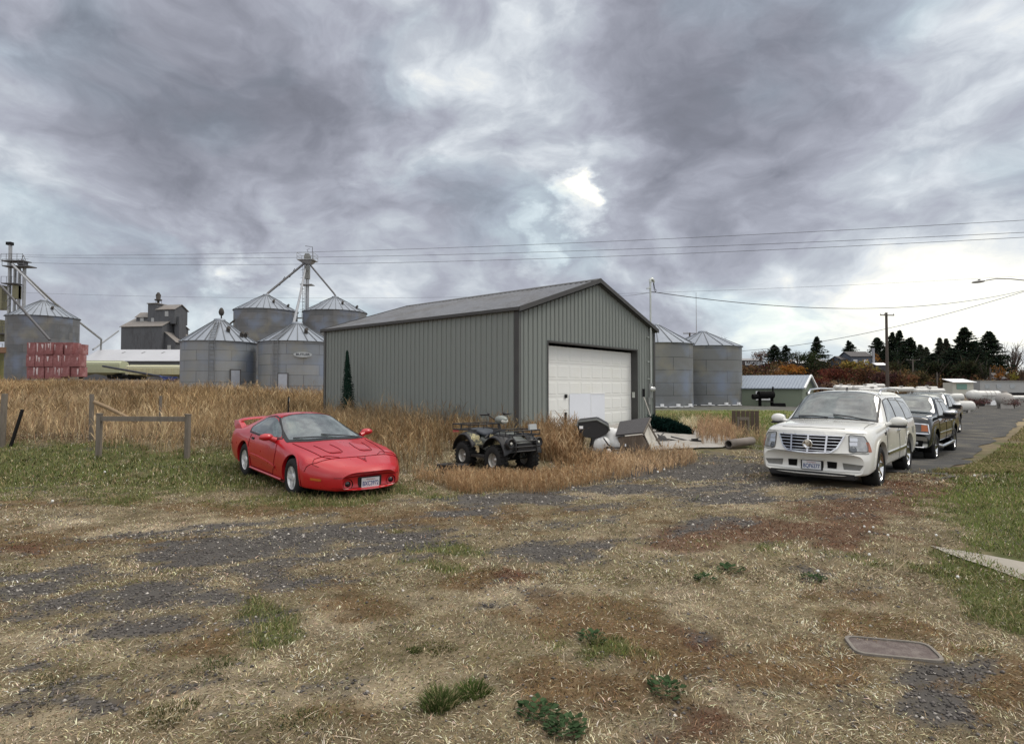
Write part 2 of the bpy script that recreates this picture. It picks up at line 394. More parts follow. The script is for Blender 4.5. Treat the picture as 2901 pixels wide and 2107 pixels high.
def zones(X, Y):
    X = np.asarray(X, float); Y = np.asarray(Y, float)
    jx = (fbm(X, Y, .9, 4, 51)-.5); jy = (fbm(X, Y, .9, 4, 77)-.5)
    Xj = X+jx*.9; Yj = Y+jy*1.1
    Yc = np.maximum(Yj, 1.2)
    u = 1450.5+F*Xj/Yc; v = HZ+F*(CAMH-Hs(Xj, Yc))/Yc
    def acc(L):
        t = np.zeros_like(X)
        for cx, cy, rx, ry, s in L:
            d = ((u-cx)/rx)**2+((v-cy)/ry)**2
            t = np.maximum(t, s*np.exp(-d*.8))
        return t
    n1 = fbm(X, Y, .45, 4, 3); n2 = fbm(X, Y, .16, 3, 13); n3 = fbm(X, Y, 1.3, 3, 23)
    Xs, Ys = (X*.90+Y*.44)/2.6, (-X*.44+Y*.90); ns = fbm(Xs, Ys, .42, 5, 31, .62); nh = fbm(Xs, Ys, .13, 3, 37)
    k = (ns-.5)*2.6+(nh-.5)*1.3
    near = (Y < 16)
    g = S(.22, .82, acc(Z_GRAV)*.95+k*.62)
    st = S(.25, .8, acc(Z_STRAW)+(n1-.5)*1.0+(n3-.5)*.6)
    n4 = fbm(X, Y, 1.0, 4, 401)
    br = S(.28, .72, acc(Z_BROWN)*1.1+(n2-.5)*.7-(n1-.5)*.8+(n4-.42)*1.3)
    rd = S(.26, .70, acc(Z_RED)*1.1+(n1-.5)*1.0+(n2-.5)*.4+(fbm(X, Y, .8, 3, 501)-.5)*.5)
    gr = S(.28, .75, acc(Z_GREEN)+(n3-.5)*.8+(n2-.5)*.7+(fbm(X, Y, .6, 3, 601)-.5)*.5)
    return g, st, br, rd, gr
def lin(c, w, t): return c*(1-w[:, None])+t*w[:, None]
def ground_col(X, Y, z=None):
    g, st, br, rd, gr = z if z is not None else zones(X, Y)
    c = np.repeat(C_BASE[None], len(g), 0)
    c = lin(c, st, C_STRAW); c = lin(c, br*.85, C_BROWN); c = lin(c, rd*.8, C_RED); c = lin(c, gr*.85, C_GREEN)
    # weeds field and far ground
    fld = np.maximum(S(15.0, 16.2, Y+1.2*(fbm(X, Y, 2, 3, 41)-.5))*(1-S(-1.5, .5, X-.0*Y)), 0)
    c = lin(c, fld, np.array((.14, .085, .042)))
    far = S(62, 74, Y); c = lin(c, far, np.array((.16, .13, .09)))
    yard = S(44, 50, Y)*(X > 5)*(1-far)
    c = lin(c, yard*.9, np.array((.10, .10, .098)))
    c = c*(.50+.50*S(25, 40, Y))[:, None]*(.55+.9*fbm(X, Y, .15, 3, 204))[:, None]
    c = lin(c, g*(1-.55*fld)*.95, C_GRAV)
    return c
# ------------------------------------------------------------------ ground: one sheet out to the horizon
def spaced(a, b, s0, fine, growth, lim):
    """coordinates: even step s0 on the fine interval, then growing steps out to the limits"""
    c = list(np.arange(fine[0], fine[1], s0)); s = s0; x = c[-1]
    while x < b: s = min(s*growth, lim); x += s; c.append(x)
    s = s0; x = c[0]; lo = []
    while x > a: s = min(s*growth, lim); x -= s; lo.append(x)
    return np.array(lo[::-1]+c)
gx = spaced(-1500, 1500, .06, (-8, 9), 1.035, 60.0)
gy = spaced(-300, 2500, .06, (2.2, 12), 1.022, 60.0)
GX, GY = np.meshgrid(gx, gy)
Xf, Yf = GX.ravel(), GY.ravel()
V = np.stack([Xf, Yf, H(Xf, Yf)], 1)
nx, ny = len(gx), len(gy)
i = np.arange(ny-1)[:, None]*nx+np.arange(nx-1)[None]
Fq = np.stack([i, i+1, i+nx+1, i+nx], -1).reshape(-1, 4)
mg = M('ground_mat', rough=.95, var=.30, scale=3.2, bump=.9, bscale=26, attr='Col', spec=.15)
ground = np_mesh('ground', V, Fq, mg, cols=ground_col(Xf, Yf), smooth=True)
tag(ground, kind='structure')
print('ground verts', len(V))
# ------------------------------------------------------------------ draped sheets: road, concrete pad, footpath
def drape(name, outline, mat, step, dz, ragged=0.0, seed=1, thick=.0):
    """sheet over the terrain inside an outline"""
    pts = []
    n = len(outline)
    for a in range(n):
        p, q_ = Vector(outline[a]), Vector(outline[(a+1) % n]); L = (q_-p).length; m = max(1, int(L/step))
        for k in range(m):
            t = p.lerp(q_, k/m)
            if ragged: t = t+Vector(((vnoise(t.x, t.y, max(.5, ragged*5), seed)-.5)*ragged*2, (vnoise(t.x+9, t.y, max(.5, ragged*5), seed+5)-.5)*ragged*2))
            pts.append(t)
    xs = [p.x for p in pts]; ys = [p.y for p in pts]
    ins = []
    X0, Y0 = np.meshgrid(np.arange(min(xs)+step, max(xs), step), np.arange(min(ys)+step, max(ys), step))
    X0 = X0.ravel(); Y0 = Y0.ravel(); inside = np.zeros(len(X0), bool); j = len(pts)-1
    for a in range(len(pts)):
        yi, yj, xi, xj = ys[a], ys[j], xs[a], xs[j]
        if yi != yj:
            c = ((yi > Y0) != (yj > Y0)) & (X0 < (xj-xi)*(Y0-yi)/(yj-yi)+xi); inside ^= c
        j = a
    allp = [Vector((p.x, p.y)) for p in pts]+[Vector((x, y)) for x, y in zip(X0[inside], Y0[inside])]
    N = len(pts)
    vo, eo, fo = delaunay_2d_cdt(allp, [(a, (a+1) % N) for a in range(N)], [list(range(N))], 1, 1e-5)[:3]
    A = np.array([(v.x, v.y) for v in vo]); z = H(A[:, 0], A[:, 1])+dz
    o = np_mesh(name, np.column_stack([A, z]), [tuple(f) for f in fo], mat, smooth=True)
    if thick:
        md = o.modifiers.new('t', 'SOLIDIFY'); md.thickness = thick; md.offset = -1
    return o
mroad = M('asphalt', (.072, .071, .069), .92, var=.30, scale=.9, bump=.8, bscale=60, col2=(.125, .115, .09), mix2=(.48, .64), spec=.15)
road = drape('road', [(7.0, 13.2), (9.2, 12.1), (8.5, 11.7), (11.4, 14.7), (16, 20), (23.4, 27.5), (38, 43), (95, 90), (95, 108), (52, 72), (30, 44), (13.5, 22), (8.8, 16.6)], mroad, .35, .018, ragged=.22, seed=8)
tag(road, kind='structure')
gvec = Vector((.6464, .763, 0)); nvec = Vector((.763, -.6464, 0)); C0 = Vector((.18, 17.5, 0))
def shed_xy(t, out): p = C0+gvec*t+nvec*out; return (p.x, p.y)
mconc = M('concrete', (.37, .355, .33), .9, var=.35, scale=1.3, bump=.5, bscale=30, col2=(.22, .20, .165), mix2=(.46, .62), spec=.2)
pad = drape('concrete_pad', [shed_xy(-.6, 4.6), shed_xy(1.4, 5.4), shed_xy(3.0, 5.5), shed_xy(4.6, 4.9), shed_xy(5.2, 3.2), shed_xy(7.3, 2.4), shed_xy(7.6, .06), shed_xy(1.0, .06), shed_xy(.4, 3)], mconc, .35, .045, ragged=.07, seed=3)
tag(pad, kind='structure')
pa, pb, pc, pd_ = at(2635, 1543), at(3080, 1622), at(3080, 1716), at(2680, 1566)
path = drape('footpath', [(pa.x, pa.y), (pb.x, pb.y), (pb.x+1.6, pb.y-.5), (pc.x+1.3, pc.y-.9), (pc.x, pc.y), (pd_.x, pd_.y)], M('path_concrete', (.33, .305, .26), .92, var=.18, scale=2.0, bump=.4, bscale=40, col2=(.34, .31, .26), mix2=(.5, .68), spec=.2), .10, .014, ragged=.06, seed=6)
tag(path, kind='structure')

# ------------------------------------------------------------------ blades
def blades(x, y, z, h, w, az, lean, curl, col, tip=None):
    """arrays -> verts and triangles of bent blades. az: direction of lean, lean: horizontal reach / h, curl: droop"""
    n = len(x); ca, sa = np.cos(az), np.sin(az)
    wx, wy = -sa*w*.5, ca*w*.5
    a2 = np.random.uniform(0, math.pi, n); wx = np.cos(a2)*w*.5; wy = np.sin(a2)*w*.5
    V = np.zeros((n, 5, 3))
    hx, hy = ca*lean*h, sa*lean*h
    mz = h*.55; tz = h*(1-curl)
    V[:, 0] = np.stack([x-wx, y-wy, z], 1); V[:, 1] = np.stack([x+wx, y+wy, z], 1)
    V[:, 2] = np.stack([x-wx*.8+hx*.4, y-wy*.8+hy*.4, z+mz], 1); V[:, 3] = np.stack([x+wx*.8+hx*.4, y+wy*.8+hy*.4, z+mz], 1)
    V[:, 4] = np.stack([x+hx, y+hy, z+tz], 1)
    b0 = np.arange(n)[:, None]*5
    T = np.concatenate([b0+np.array([[0, 1, 3]]), b0+np.array([[0, 3, 2]]), b0+np.array([[2, 3, 4]])], 0)
    C = np.repeat(col[:, None, :], 5, 1)
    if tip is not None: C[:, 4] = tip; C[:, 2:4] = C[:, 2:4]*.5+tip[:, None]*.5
    return V.reshape(-1, 3), T, C.reshape(-1, 3)
class BL:
    def __init__(s): s.V = []; s.T = []; s.C = []; s.o = 0
    def add(s, V, T, C): s.V.append(V); s.T.append(T+s.o); s.C.append(C); s.o += len(V)
    def build(s, name, mat, parent=None):
        return np_mesh(name, np.concatenate(s.V), np.concatenate(s.T), mat, parent, cols=np.concatenate(s.C))
rng = np.random.default_rng(11); np.random.seed(5)
def leafmat(name, tr=.25, rough=.75):
    if name in MATS: return MATS[name]
    m = bpy.data.materials.new(name); m.use_nodes = True; t = m.node_tree; t.nodes.clear(); q = NG(t)
    o = q.n('ShaderNodeOutputMaterial'); c = q.n('ShaderNodeAttribute', attribute_name='Col').outputs['Color']
    nz = q.noise(q.n('ShaderNodeTexCoord').outputs['Object'], 9, 3); k = q.rng(nz, .3, .7, .85, 1.15)
    kk = q.n('ShaderNodeCombineXYZ'); [q.put(kk.inputs[i], k) for i in range(3)]
    c = q.mix(1.0, c, kk.outputs[0], 'MULTIPLY')
    d = q.n('ShaderNodeBsdfDiffuse'); q.put(d.inputs[0], c); tl = q.n('ShaderNodeBsdfTranslucent'); q.put(tl.inputs[0], c)
    mx = q.n('ShaderNodeMixShader'); mx.inputs[0].default_value = tr
    t.links.new(d.outputs[0], mx.inputs[1]); t.links.new(tl.outputs[0], mx.inputs[2]); t.links.new(mx.outputs[0], o.inputs[0])
    MATS[name] = m; return m
mblade = leafmat('dry_blades')
def scatter(n, y0, y1, umax=.96, pw=1.0):
    """points with a density that falls with distance"""
    t = rng.random(n); Y = (y0**(2-pw)+(y1**(2-pw)-y0**(2-pw))*t)**(1/(2-pw)) if pw != 2 else y0*(y1/y0)**t
    return (rng.random(n)*2-1)*umax*(Y+.4), Y
def veg_col(z, X, Y, jit=.28):
    g, st, br, rd, gr = z
    n = len(g); c = np.repeat(C_BASE[None], n, 0)
    c = lin(c, st, C_STRAW); c = lin(c, br*.95, C_BROWN*1.05); c = lin(c, rd*.95, C_RED*1.1)
    pick = rng.random(n) < gr*.8; c[pick] = C_GREEN
    light = rng.random(n) < .40*(1-gr*.7)*(1-rd*.7)*(1-br*.6); c[light] = (.74, .65, .47)
    dark = rng.random(n) < .26; c[dark] *= .28
    oliv = rng.random(n) < .30*S(.5, .62, fbm(X, Y, .7, 3, 301)); c[oliv] = (.17, .165, .07)
    c *= (.42+1.15*fbm(X, Y, .26, 4, 203))[:, None]
    c = c*(1+1.3*jit*(rng.random((n, 1))*2-1))*(1+.12*(rng.random((n, 3))*2-1))
    return np.clip(c, .01, .9)
def inpoly(X, Y, poly):
    k = np.zeros(len(X), bool); j = len(poly)-1
    for a in range(len(poly)):
        xi, yi = poly[a]; xj, yj = poly[j]
        if yi != yj: k ^= ((yi > Y) != (yj > Y)) & (X < (xj-xi)*(Y-yi)/(yj-yi)+xi)
        j = a
    return k
def outside(X, Y):
    """not under a vehicle, not on concrete or road"""
    k = np.ones(len(X), bool)
    def rect(cx, cy, dx, dy, hl, hw):
        nonlocal k
        a = (X-cx)*dx+(Y-cy)*dy; b_ = -(X-cx)*dy+(Y-cy)*dx
        k &= ~((abs(a) < hl) & (abs(b_) < hw))
    rect(-4.02, 11.76, .663, -.749, 2.2, .72)
    rect(7.3, 12.85, -.678, -.735, 2.4, .9)
    rr = X-.94*Y+5.0
    k &= ~((rr > .3) & (rr < 2.45+.02*Y) & (Y > 13.2))
    d = X*0; px_ = (X-C0.x)*gvec.x+(Y-C0.y)*gvec.y; ou = (X-C0.x)*nvec.x+(Y-C0.y)*nvec.y
    k &= ~((px_ > -.3) & (px_ < 8.0) & (ou > -12) & (ou < .1))
    k &= ~((px_ > .7) & (px_ < 4.7) & (ou >= 0) & (ou < 5.8))
    k &= ~((abs(X-2.64) < .245) & (abs(Y-4.10+.25*(X-2.64)) < .15))
    k &= ~(inpoly(X, Y, [(pa.x+.45, pa.y-.14), (pb.x, pb.y-.03), (pb.x+1.6, pb.y-.5), (pc.x+1.3, pc.y-.9), (pc.x, pc.y+.03), (pd_.x+.30, pd_.y-.10)]))
    return k
# matted dry grass, thatch and straw of the foreground
B = BL()
for (n, y0, y1, hh, ww, lean) in ((175000, 2.5, 6.0, .019, .0052, 2.1), (120000, 5.5, 11.5, .028, .0080, 1.7), (75000, 11, 19, .05, .014, 1.3)):
    X, Y = scatter(n, y0, y1, pw=.9)
    z = zones(X, Y); keep = (rng.random(n) < 1-.96*z[0]) & outside(X, Y)
    X, Y = X[keep], Y[keep]; z = [a[keep] for a in z]; m = len(X)
    col = veg_col(z, X, Y)
    h = hh*(.5+1.1*rng.random(m)**1.5)*(1+.5*z[4])
    L = lean*(.35+.9*rng.random(m))*(1-.55*z[4])
    az = rng.random(m)*2*math.pi*.999
    azf = fbm(X, Y, .5, 2, 88)*12; az = np.where(rng.random(m) < .55, azf+rng.normal(0, .5, m), az)
    B.add(*blades(X, Y, H(X, Y)-.004, h, ww*(.6+.8*rng.random(m)), az, L, .15+.45*rng.random(m), col))
# long loose straws lying about
n = 3600; X, Y = scatter(n, 2.6, 12, pw=.6); z = zones(X, Y); k = outside(X, Y) & (rng.random(n) < 1-.75*z[0]); X, Y = X[k], Y[k]; m = len(X)
col = np.clip(np.array((.66, .57, .43))*(1+.35*(rng.random((m, 1))*2-1)), .02, .85)
B.add(*blades(X, Y, H(X, Y)+.012+.012*rng.random(m), .012+.018*rng.random(m), .0020+.0030*rng.random(m), rng.random(m)*6.28, 1.5+6*rng.random(m)**3, .2+.6*rng.random(m), col))
o = B.build('dry_grass', mblade); tag(o, 'short matted dry grass and straw covering the rough ground in front', 'grass', kind='stuff')
# green lawn on the right and beyond the shed, greener grass around the red car
B = BL()
for (n, y0, y1, hh, ww) in ((75000, 4.0, 10, .065, .006), (75000, 9, 20, .085, .011), (80000, 19, 46, .12, .032)):
    X, Y = scatter(n, y0, y1, 1.25, pw=.9); X = np.where((X < -.97*Y), -X*.9, X)
    z = zones(X, Y); keep = (rng.random(n) < z[4]*1.15) & outside(X, Y) & ((Y < 20) | (X > 4))
    X, Y = X[keep], Y[keep]; m = len(X)
    right = (X > 3.2+.25*Y)
    c = np.where(right[:, None], np.array((.165, .215, .058)), np.array((.195, .215, .085)))
    dry = rng.random(m) < np.where(right, .30, .38); c = c.copy(); c[dry] = (.34, .28, .15)
    c = c*(1+.35*(rng.random((m, 1))*2-1))*(.75+.55*fbm(X, Y, .8, 3, 66)[:, None])
    B.add(*blades(X, Y, H(X, Y)-.004, hh*(.5+rng.random(m)), ww*(.7+.6*rng.random(m)), rng.random(m)*6.28, .3+.7*rng.random(m), .1+.3*rng.random(m), np.clip(c, .01, .8)))
n = 95000; Y = 12.6+38*rng.random(n)**1.5; X = .95*Y-2.9+rng.random(n)*(4+.45*Y); k = outside(X, Y) & (fbm(X, Y, 1.5, 3, 12) > .33); X, Y = X[k], Y[k]; m = len(X)
c = np.where(rng.random((m, 1)) < .45, np.array((.32, .26, .15)), np.array((.17, .17, .07)))*(.55+.8*fbm(X, Y, 1.1, 3, 66)[:, None])*(1+.3*(rng.random((m, 1))*2-1))
B.add(*blades(X, Y, H(X, Y)-.004, .09*(.5+rng.random(m)), .012+.0008*Y, rng.random(m)*6.28, .3+.8*rng.random(m), .1+.3*rng.random(m), np.clip(c, .01, .8)))
o = B.build('lawn_grass', leafmat('green_blades', .3)); tag(o, 'green mown grass of the lawn and around the red car', 'grass', kind='stuff')
# gravel stones
def stones(name, n, y0, y1, s0, s1, thr):
    X, Y = scatter(n, y0, y1, pw=.8); g_ = zones(X, Y)[0]; k = (rng.random(n) < g_*1.1+thr) & outside(X, Y)
    X, Y = X[k], Y[k]; m = len(X)
    base = np.array([(1, 0, 0), (0, 1, 0), (-1, 0, 0), (0, -1, 0), (0, 0, 1), (.3, -.2, -1)])
    s = (s0+(s1-s0)*rng.random(m)**2.5)[:, None, None]*np.stack([.7+.7*rng.random((m, 6)), .7+.7*rng.random((m, 6)), .45+.5*rng.random((m, 6))], -1)
    a = rng.random(m)*6.28; Vb = np.repeat(base[None], m, 0)*s
    x = Vb[..., 0]*np.cos(a)[:, None]-Vb[..., 1]*np.sin(a)[:, None]; y = Vb[..., 0]*np.sin(a)[:, None]+Vb[..., 1]*np.cos(a)[:, None]
    Vv = np.stack([x+X[:, None], y+Y[:, None], Vb[..., 2]+H(X, Y)[:, None]+.004], -1).reshape(-1, 3)
    T = np.array([(0, 1, 4), (1, 2, 4), (2, 3, 4), (3, 0, 4), (1, 0, 5), (2, 1, 5), (3, 2, 5), (0, 3, 5)])
    T = (np.arange(m)[:, None, None]*6+T[None]).reshape(-1, 3)
    c = np.where(rng.random((m, 1)) < .90-.0*m, np.array((.115, .105, .098)), np.array((.44, .41, .37)))*(.45+1.0*rng.random((m, 1)))
    return Vv, T, np.repeat(c, 6, 0)
A_ = [stones('a', 46000, 2.6, 7.5, .006, .017, .03), stones('b', 42000, 7, 15, .010, .026, .01)]
o = 0; VV = []; TT = []; CC = []
for v, t, c in A_: VV.append(v); TT.append(t+o); CC.append(c); o += len(v)
gr_ = np_mesh('gravel', np.concatenate(VV), np.concatenate(TT), M('stone', rough=.9, var=.15, attr='Col', spec=.2), cols=np.concatenate(CC))
tag(gr_, 'loose dark and pale gravel showing through the dry grass', 'gravel', kind='stuff')

# ------------------------------------------------------------------ tall dry weeds
def weeds(B, X, Y, h, w, cols, branches=4, spread=.30, feath=1.0):
    n = len(X); z0 = H(X, Y)-.02
    az = rng.random(n)*6.28; azw = fbm(X, Y, 1.4, 2, 71)*14; az = np.where(rng.random(n) < .5, azw, az); ln = .08+.62*rng.random(n)**2
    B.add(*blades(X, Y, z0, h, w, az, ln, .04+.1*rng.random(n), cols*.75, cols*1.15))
    for b_ in range(branches):
        f = .25+.65*rng.random(n)
        bx = X+np.cos(az)*ln*h*f*.8; by = Y+np.sin(az)*ln*h*f*.8; bz = z0+h*f*.95
        hh = h*spread*(.5+rng.random(n))*(1.15-f*.6)
        cj = cols*(.8+.5*rng.random((n, 1)))
        B.add(*blades(bx, by, bz, hh, w*feath*(.7+.8*rng.random(n)), rng.random(n)*6.28, .3+.8*rng.random(n), .05+.25*rng.random(n), cj))
WC = np.array([(.35, .245, .125), (.26, .175, .09), (.44, .32, .175), (.18, .125, .07), (.47, .37, .22), (.29, .18, .095)])
def wcol(n, X, Y, pal=WC):
    i_ = rng.integers(0, len(pal), n); c = pal[i_]
    c = c*(1-.35*S(.45, .65, fbm(X, Y, 5, 2, 123)))[:, None]+np.array((.30, .26, .20))*(.35*S(.5, .7, fbm(X, Y, 7, 2, 124)))[:, None]
    m_ = fbm(X, Y, 3.0, 3, 99)[:, None]
    return np.clip(c*1.22*(.62+.75*m_)*(.8+.4*rng.random((n, 1))), .01, .8)
def g2(px, py): p = at(px, py); return (p.x, p.y)
def not_shed(X, Y):
    px_ = (X-C0.x)*gvec.x+(Y-C0.y)*gvec.y; ou = (X-C0.x)*nvec.x+(Y-C0.y)*nvec.y
    return ~((px_ > -.12) & (px_ < 9.1) & (ou > -10.8) & (ou < .15))
def field(B, n, poly, h0, h1_, w, br, edge=.25, pal=WC, **kw):
    xs = [p[0] for p in poly]; ys = [p[1] for p in poly]
    X = min(xs)+(max(xs)-min(xs))*rng.random(n); Y = min(ys)+(max(ys)-min(ys))*rng.random(n)
    jx = (fbm(X, Y, .8, 3, 4)-.5)*edge*4
    k = inpoly(X+jx, Y+jx, poly) & not_shed(X, Y); X, Y = X[k], Y[k]; m = len(X)
    clump = fbm(X, Y, 1.1, 3, 61)*.6+fbm(X, Y, 4.0, 2, 62)*.4; kp_ = rng.random(m) < .35+1.5*(fbm(X, Y, .7, 3, 63)-.2); X, Y, clump = X[kp_], Y[kp_], clump[kp_]; m = len(X)
    h = (h0*.8+(h1_*1.05-h0*.8)*rng.random(m)**1.3)*(.25+1.5*clump)
    weeds(B, X, Y, h, w*(.6+.8*rng.random(m)), wcol(m, X, Y, pal), br, **kw)
B = BL()
e1 = [g2(-300, 1262), g2(100, 1258), g2(260, 1256), g2(400, 1290), g2(560, 1296), g2(660, 1275), g2(900, 1240)]
corner = shed_xy(0, -10.5)
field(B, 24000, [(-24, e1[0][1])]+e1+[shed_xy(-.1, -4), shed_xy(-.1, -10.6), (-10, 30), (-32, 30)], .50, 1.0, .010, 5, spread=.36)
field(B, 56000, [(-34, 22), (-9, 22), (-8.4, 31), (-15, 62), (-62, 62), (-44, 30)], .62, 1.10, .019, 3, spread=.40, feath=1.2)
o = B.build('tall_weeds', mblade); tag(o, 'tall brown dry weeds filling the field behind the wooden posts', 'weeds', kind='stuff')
B = BL()
# bank of weeds along the long wall of the shed, round the quad bike and in front of the door
wall = [g2(905, 1250), g2(905, 1330), g2(1000, 1352), g2(1130, 1345), g2(1240, 1322), g2(1270, 1285), g2(1420, 1258), g2(1462, 1240), shed_xy(-.1, 0), shed_xy(-.1, -10)]
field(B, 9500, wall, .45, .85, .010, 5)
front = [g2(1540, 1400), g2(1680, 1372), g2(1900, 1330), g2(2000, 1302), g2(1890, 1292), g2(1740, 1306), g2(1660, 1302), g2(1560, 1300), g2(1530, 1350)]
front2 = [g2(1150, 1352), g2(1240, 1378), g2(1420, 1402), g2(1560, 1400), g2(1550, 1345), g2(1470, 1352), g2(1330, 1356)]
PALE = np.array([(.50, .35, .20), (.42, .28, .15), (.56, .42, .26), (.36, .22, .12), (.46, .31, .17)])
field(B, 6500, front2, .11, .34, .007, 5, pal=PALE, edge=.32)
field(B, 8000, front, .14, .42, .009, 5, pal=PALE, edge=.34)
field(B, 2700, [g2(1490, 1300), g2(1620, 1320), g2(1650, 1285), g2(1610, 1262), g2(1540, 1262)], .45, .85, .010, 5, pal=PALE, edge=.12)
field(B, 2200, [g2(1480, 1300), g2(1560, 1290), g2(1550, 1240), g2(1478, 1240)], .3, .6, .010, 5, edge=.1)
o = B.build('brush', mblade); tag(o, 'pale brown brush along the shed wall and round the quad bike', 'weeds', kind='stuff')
# rough fringe under the bumper and wheels of the red car, along track edges
B = BL(); n = 5200
X = -7.1+6.2*rng.random(n); Y = 8.9+5.4*rng.random(n); a = (X+4.02)*.663+(Y-11.76)*-.749; b_ = (X+4.02)*.749+(Y-11.76)*.663
k = (abs(a) < 2.75) & (abs(b_) < 1.25) & ~((abs(a) < 1.9) & (abs(b_) < .55)); X, Y = X[k], Y[k]; m = len(X)
c = np.where(rng.random((m, 1)) < .6, np.array((.11, .13, .05)), np.array((.33, .25, .14)))*(.7+.6*rng.random((m, 1)))
B.add(*blades(X, Y, H(X, Y)-.01, .07+.12*rng.random(m)**1.5, .006+.006*rng.random(m), rng.random(m)*6.28, .3+.5*rng.random(m), .1+.2*rng.random(m), c))
o = B.build('rough_grass', mblade); tag(o, 'longer rough grass growing up under the red car', 'grass', kind='stuff')
# ================================================================== metal shed
def shed_frame(): # local axes: x along the gable front, y inwards, z up
    return Matrix(((gvec.x, -nvec.x, 0, C0.x), (gvec.y, -nvec.y, 0, C0.y), (0, 0, 1, .45), (0, 0, 0, 1)))
m_shed = M('shed_steel', (.235, .255, .238), .6, .08, var=.20, scale=.6, col2=(.195, .215, .20), stretch=(1, 1, .25), mix2=(.4, .65), spec=.35)
m_trim = M('shed_trim', (.068, .067, .065), .55, .2, var=.2, scale=2, spec=.35)
m_roof = M('shed_roof', (.135, .145, .165), .55, .3, var=.15, scale=.5, col2=(.105, .108, .115), spec=.3)
m_white = M('door_white', (.74, .75, .72), .5, 0, var=.05, scale=.9, col2=(.66, .66, .60), mix2=(.5, .8), spec=.35)
m_dark = M('dark', (.012, .012, .013), .7, 0, var=.2, spec=.2)
m_galv = M('galvanised', (.42, .43, .44), .45, .7, var=.15, scale=3)
shed = empty('metal_shed', (0, 0, 0), 0, 'grey green ribbed metal shed with dark trim and white overhead door', 'shed')
SW, SL, SE, SR, SB = 8.93, 10.5, 3.79, 5.23, -.5     # width, length, eave, ridge, below-ground
def slope_z(x): return SE+(SR-SE)*(1-abs(x-SW/2)/(SW/2))
def ribbed(b, p0, dx, L, zf, out, pitch=.2286, zb=SB, skip=None):
    """vertical steel sheet with trapezoid ribs; zf(t) is its top"""
    pts = []; t = 0
    prof = [(0, 0), (.030, 0), (.040, .034), (.060, .034), (.070, 0), (.125, 0), (.131, .005), (.139, .005), (.145, 0)]
    k = 0
    while t < L:
        for a, d in prof:
            if t+a < L: pts.append((t+a, d))
        t += pitch
    pts.append((L, 0))
    for (a, da), (c, dc) in zip(pts, pts[1:]):
        m_ = (a+c)/2
        segs = [(zb, None)]
        lo = zb
        if skip and skip[0] < m_ < skip[1]: lo = skip[2]
        P = lambda t_, d_, z_: Vector(p0)+Vector(dx)*t_+Vector(out)*d_+Vector((0, 0, z_))
        b.add([P(a, da, lo), P(c, dc, lo), P(c, dc, zf(c)), P(a, da, zf(a))], [(0, 1, 2, 3)])
sm = shed_frame()
DX0, DX1, DZ = 1.452, 7.395, 2.88
b = MB(); b.mx = sm
ribbed(b, (0, 0, 0), (1, 0, 0), SW, lambda t: slope_z(t)-.02, (0, -1, 0), skip=(DX0, DX1, DZ))
ribbed(b, (0, SL, 0), (0, -1, 0), SL, lambda t: SE-.02, (-1, 0, 0))
ribbed(b, (SW, 0, 0), (0, 1, 0), SL, lambda t: SE-.02, (1, 0, 0))
ribbed(b, (SW, SL, 0), (-1, 0, 0), SW, lambda t: slope_z(t)-.02, (0, 1, 0))
b.build('wall', m_shed, shed)
b = MB(); b.mx = sm   # roof with ribs running up the slope
ov = .14
for sgn in (-1, 1):
    xe = SW/2+sgn*(SW/2+.10); 
    def RZ(x): return SE+(SR-SE)*(1-abs(x-SW/2)/(SW/2))+.035
    t = -ov; prof = [(0, 0), (.03, 0), (.042, .025), (.058, .025), (.07, 0), (.2286, 0)]
    row = []
    while t < SL+ov:
        for a, d in prof[:-1]:
            if t+a < SL+ov: row.append((t+a, d))
        t += .2286
    row.append((SL+ov, 0))
    for (a, da), (c, dc) in zip(row, row[1:]):
        vs = [(xe, a, RZ(xe)+da), (xe, c, RZ(xe)+dc), (SW/2, c, SR+.035+dc), (SW/2, a, SR+.035+da)]
        b.add(vs, [(0, 1, 2, 3)]); b.add([(v[0], v[1], v[2]-.03) for v in vs], [(3, 2, 1, 0)])
b.build('roof', m_roof, shed)
b = MB(); b.mx = sm   # ridge cap, barge boards, eave trim, corner posts, door frame
def slat(p, q_, w, d):   # board along the roof edge
    b.add([p, q_, (q_[0], q_[1], q_[2]-w), (p[0], p[1], p[2]-w), (p[0], p[1]+d, p[2]), (q_[0], q_[1]+d, q_[2]), (q_[0], q_[1]+d, q_[2]-w), (p[0], p[1]+d, p[2]-w)],
          [(0, 3, 2, 1), (4, 5, 6, 7), (0, 1, 5, 4), (3, 7, 6, 2), (0, 4, 7, 3), (1, 2, 6, 5)])
for y0 in (-ov-.03, SL+ov):
    slat((-.12, y0, SE+.03), (SW/2, y0, SR+.075), .15, .03); slat((SW+.12, y0, SE+.03), (SW/2, y0, SR+.075), .15, .03)
    for sg in (-1, 1):    # soffit strip under the rake
        xe = SW/2+sg*SW/2
        b.add([(xe, y0, SE-.12), (SW/2, y0, SR-.12), (SW/2, y0+.16 if y0 < 0 else y0-.14, SR-.12), (xe, y0+.16 if y0 < 0 else y0-.14, SE-.12)], [(0, 1, 2, 3)])
b.prism([(SW/2-.22, SR-.01), (SW/2, SR+.085), (SW/2+.22, SR-.01), (SW/2, SR+.05)], 'y', -ov-.035, SL+ov+.035)
b.build('barge_board', m_trim, shed)
b = MB(); b.mx = sm
for x in (-.115, SW+.085): b.box((x+.015, SL/2, SE-.03), (.07, SL+2*ov, .10))
b.build('eave_trim', m_trim, shed)
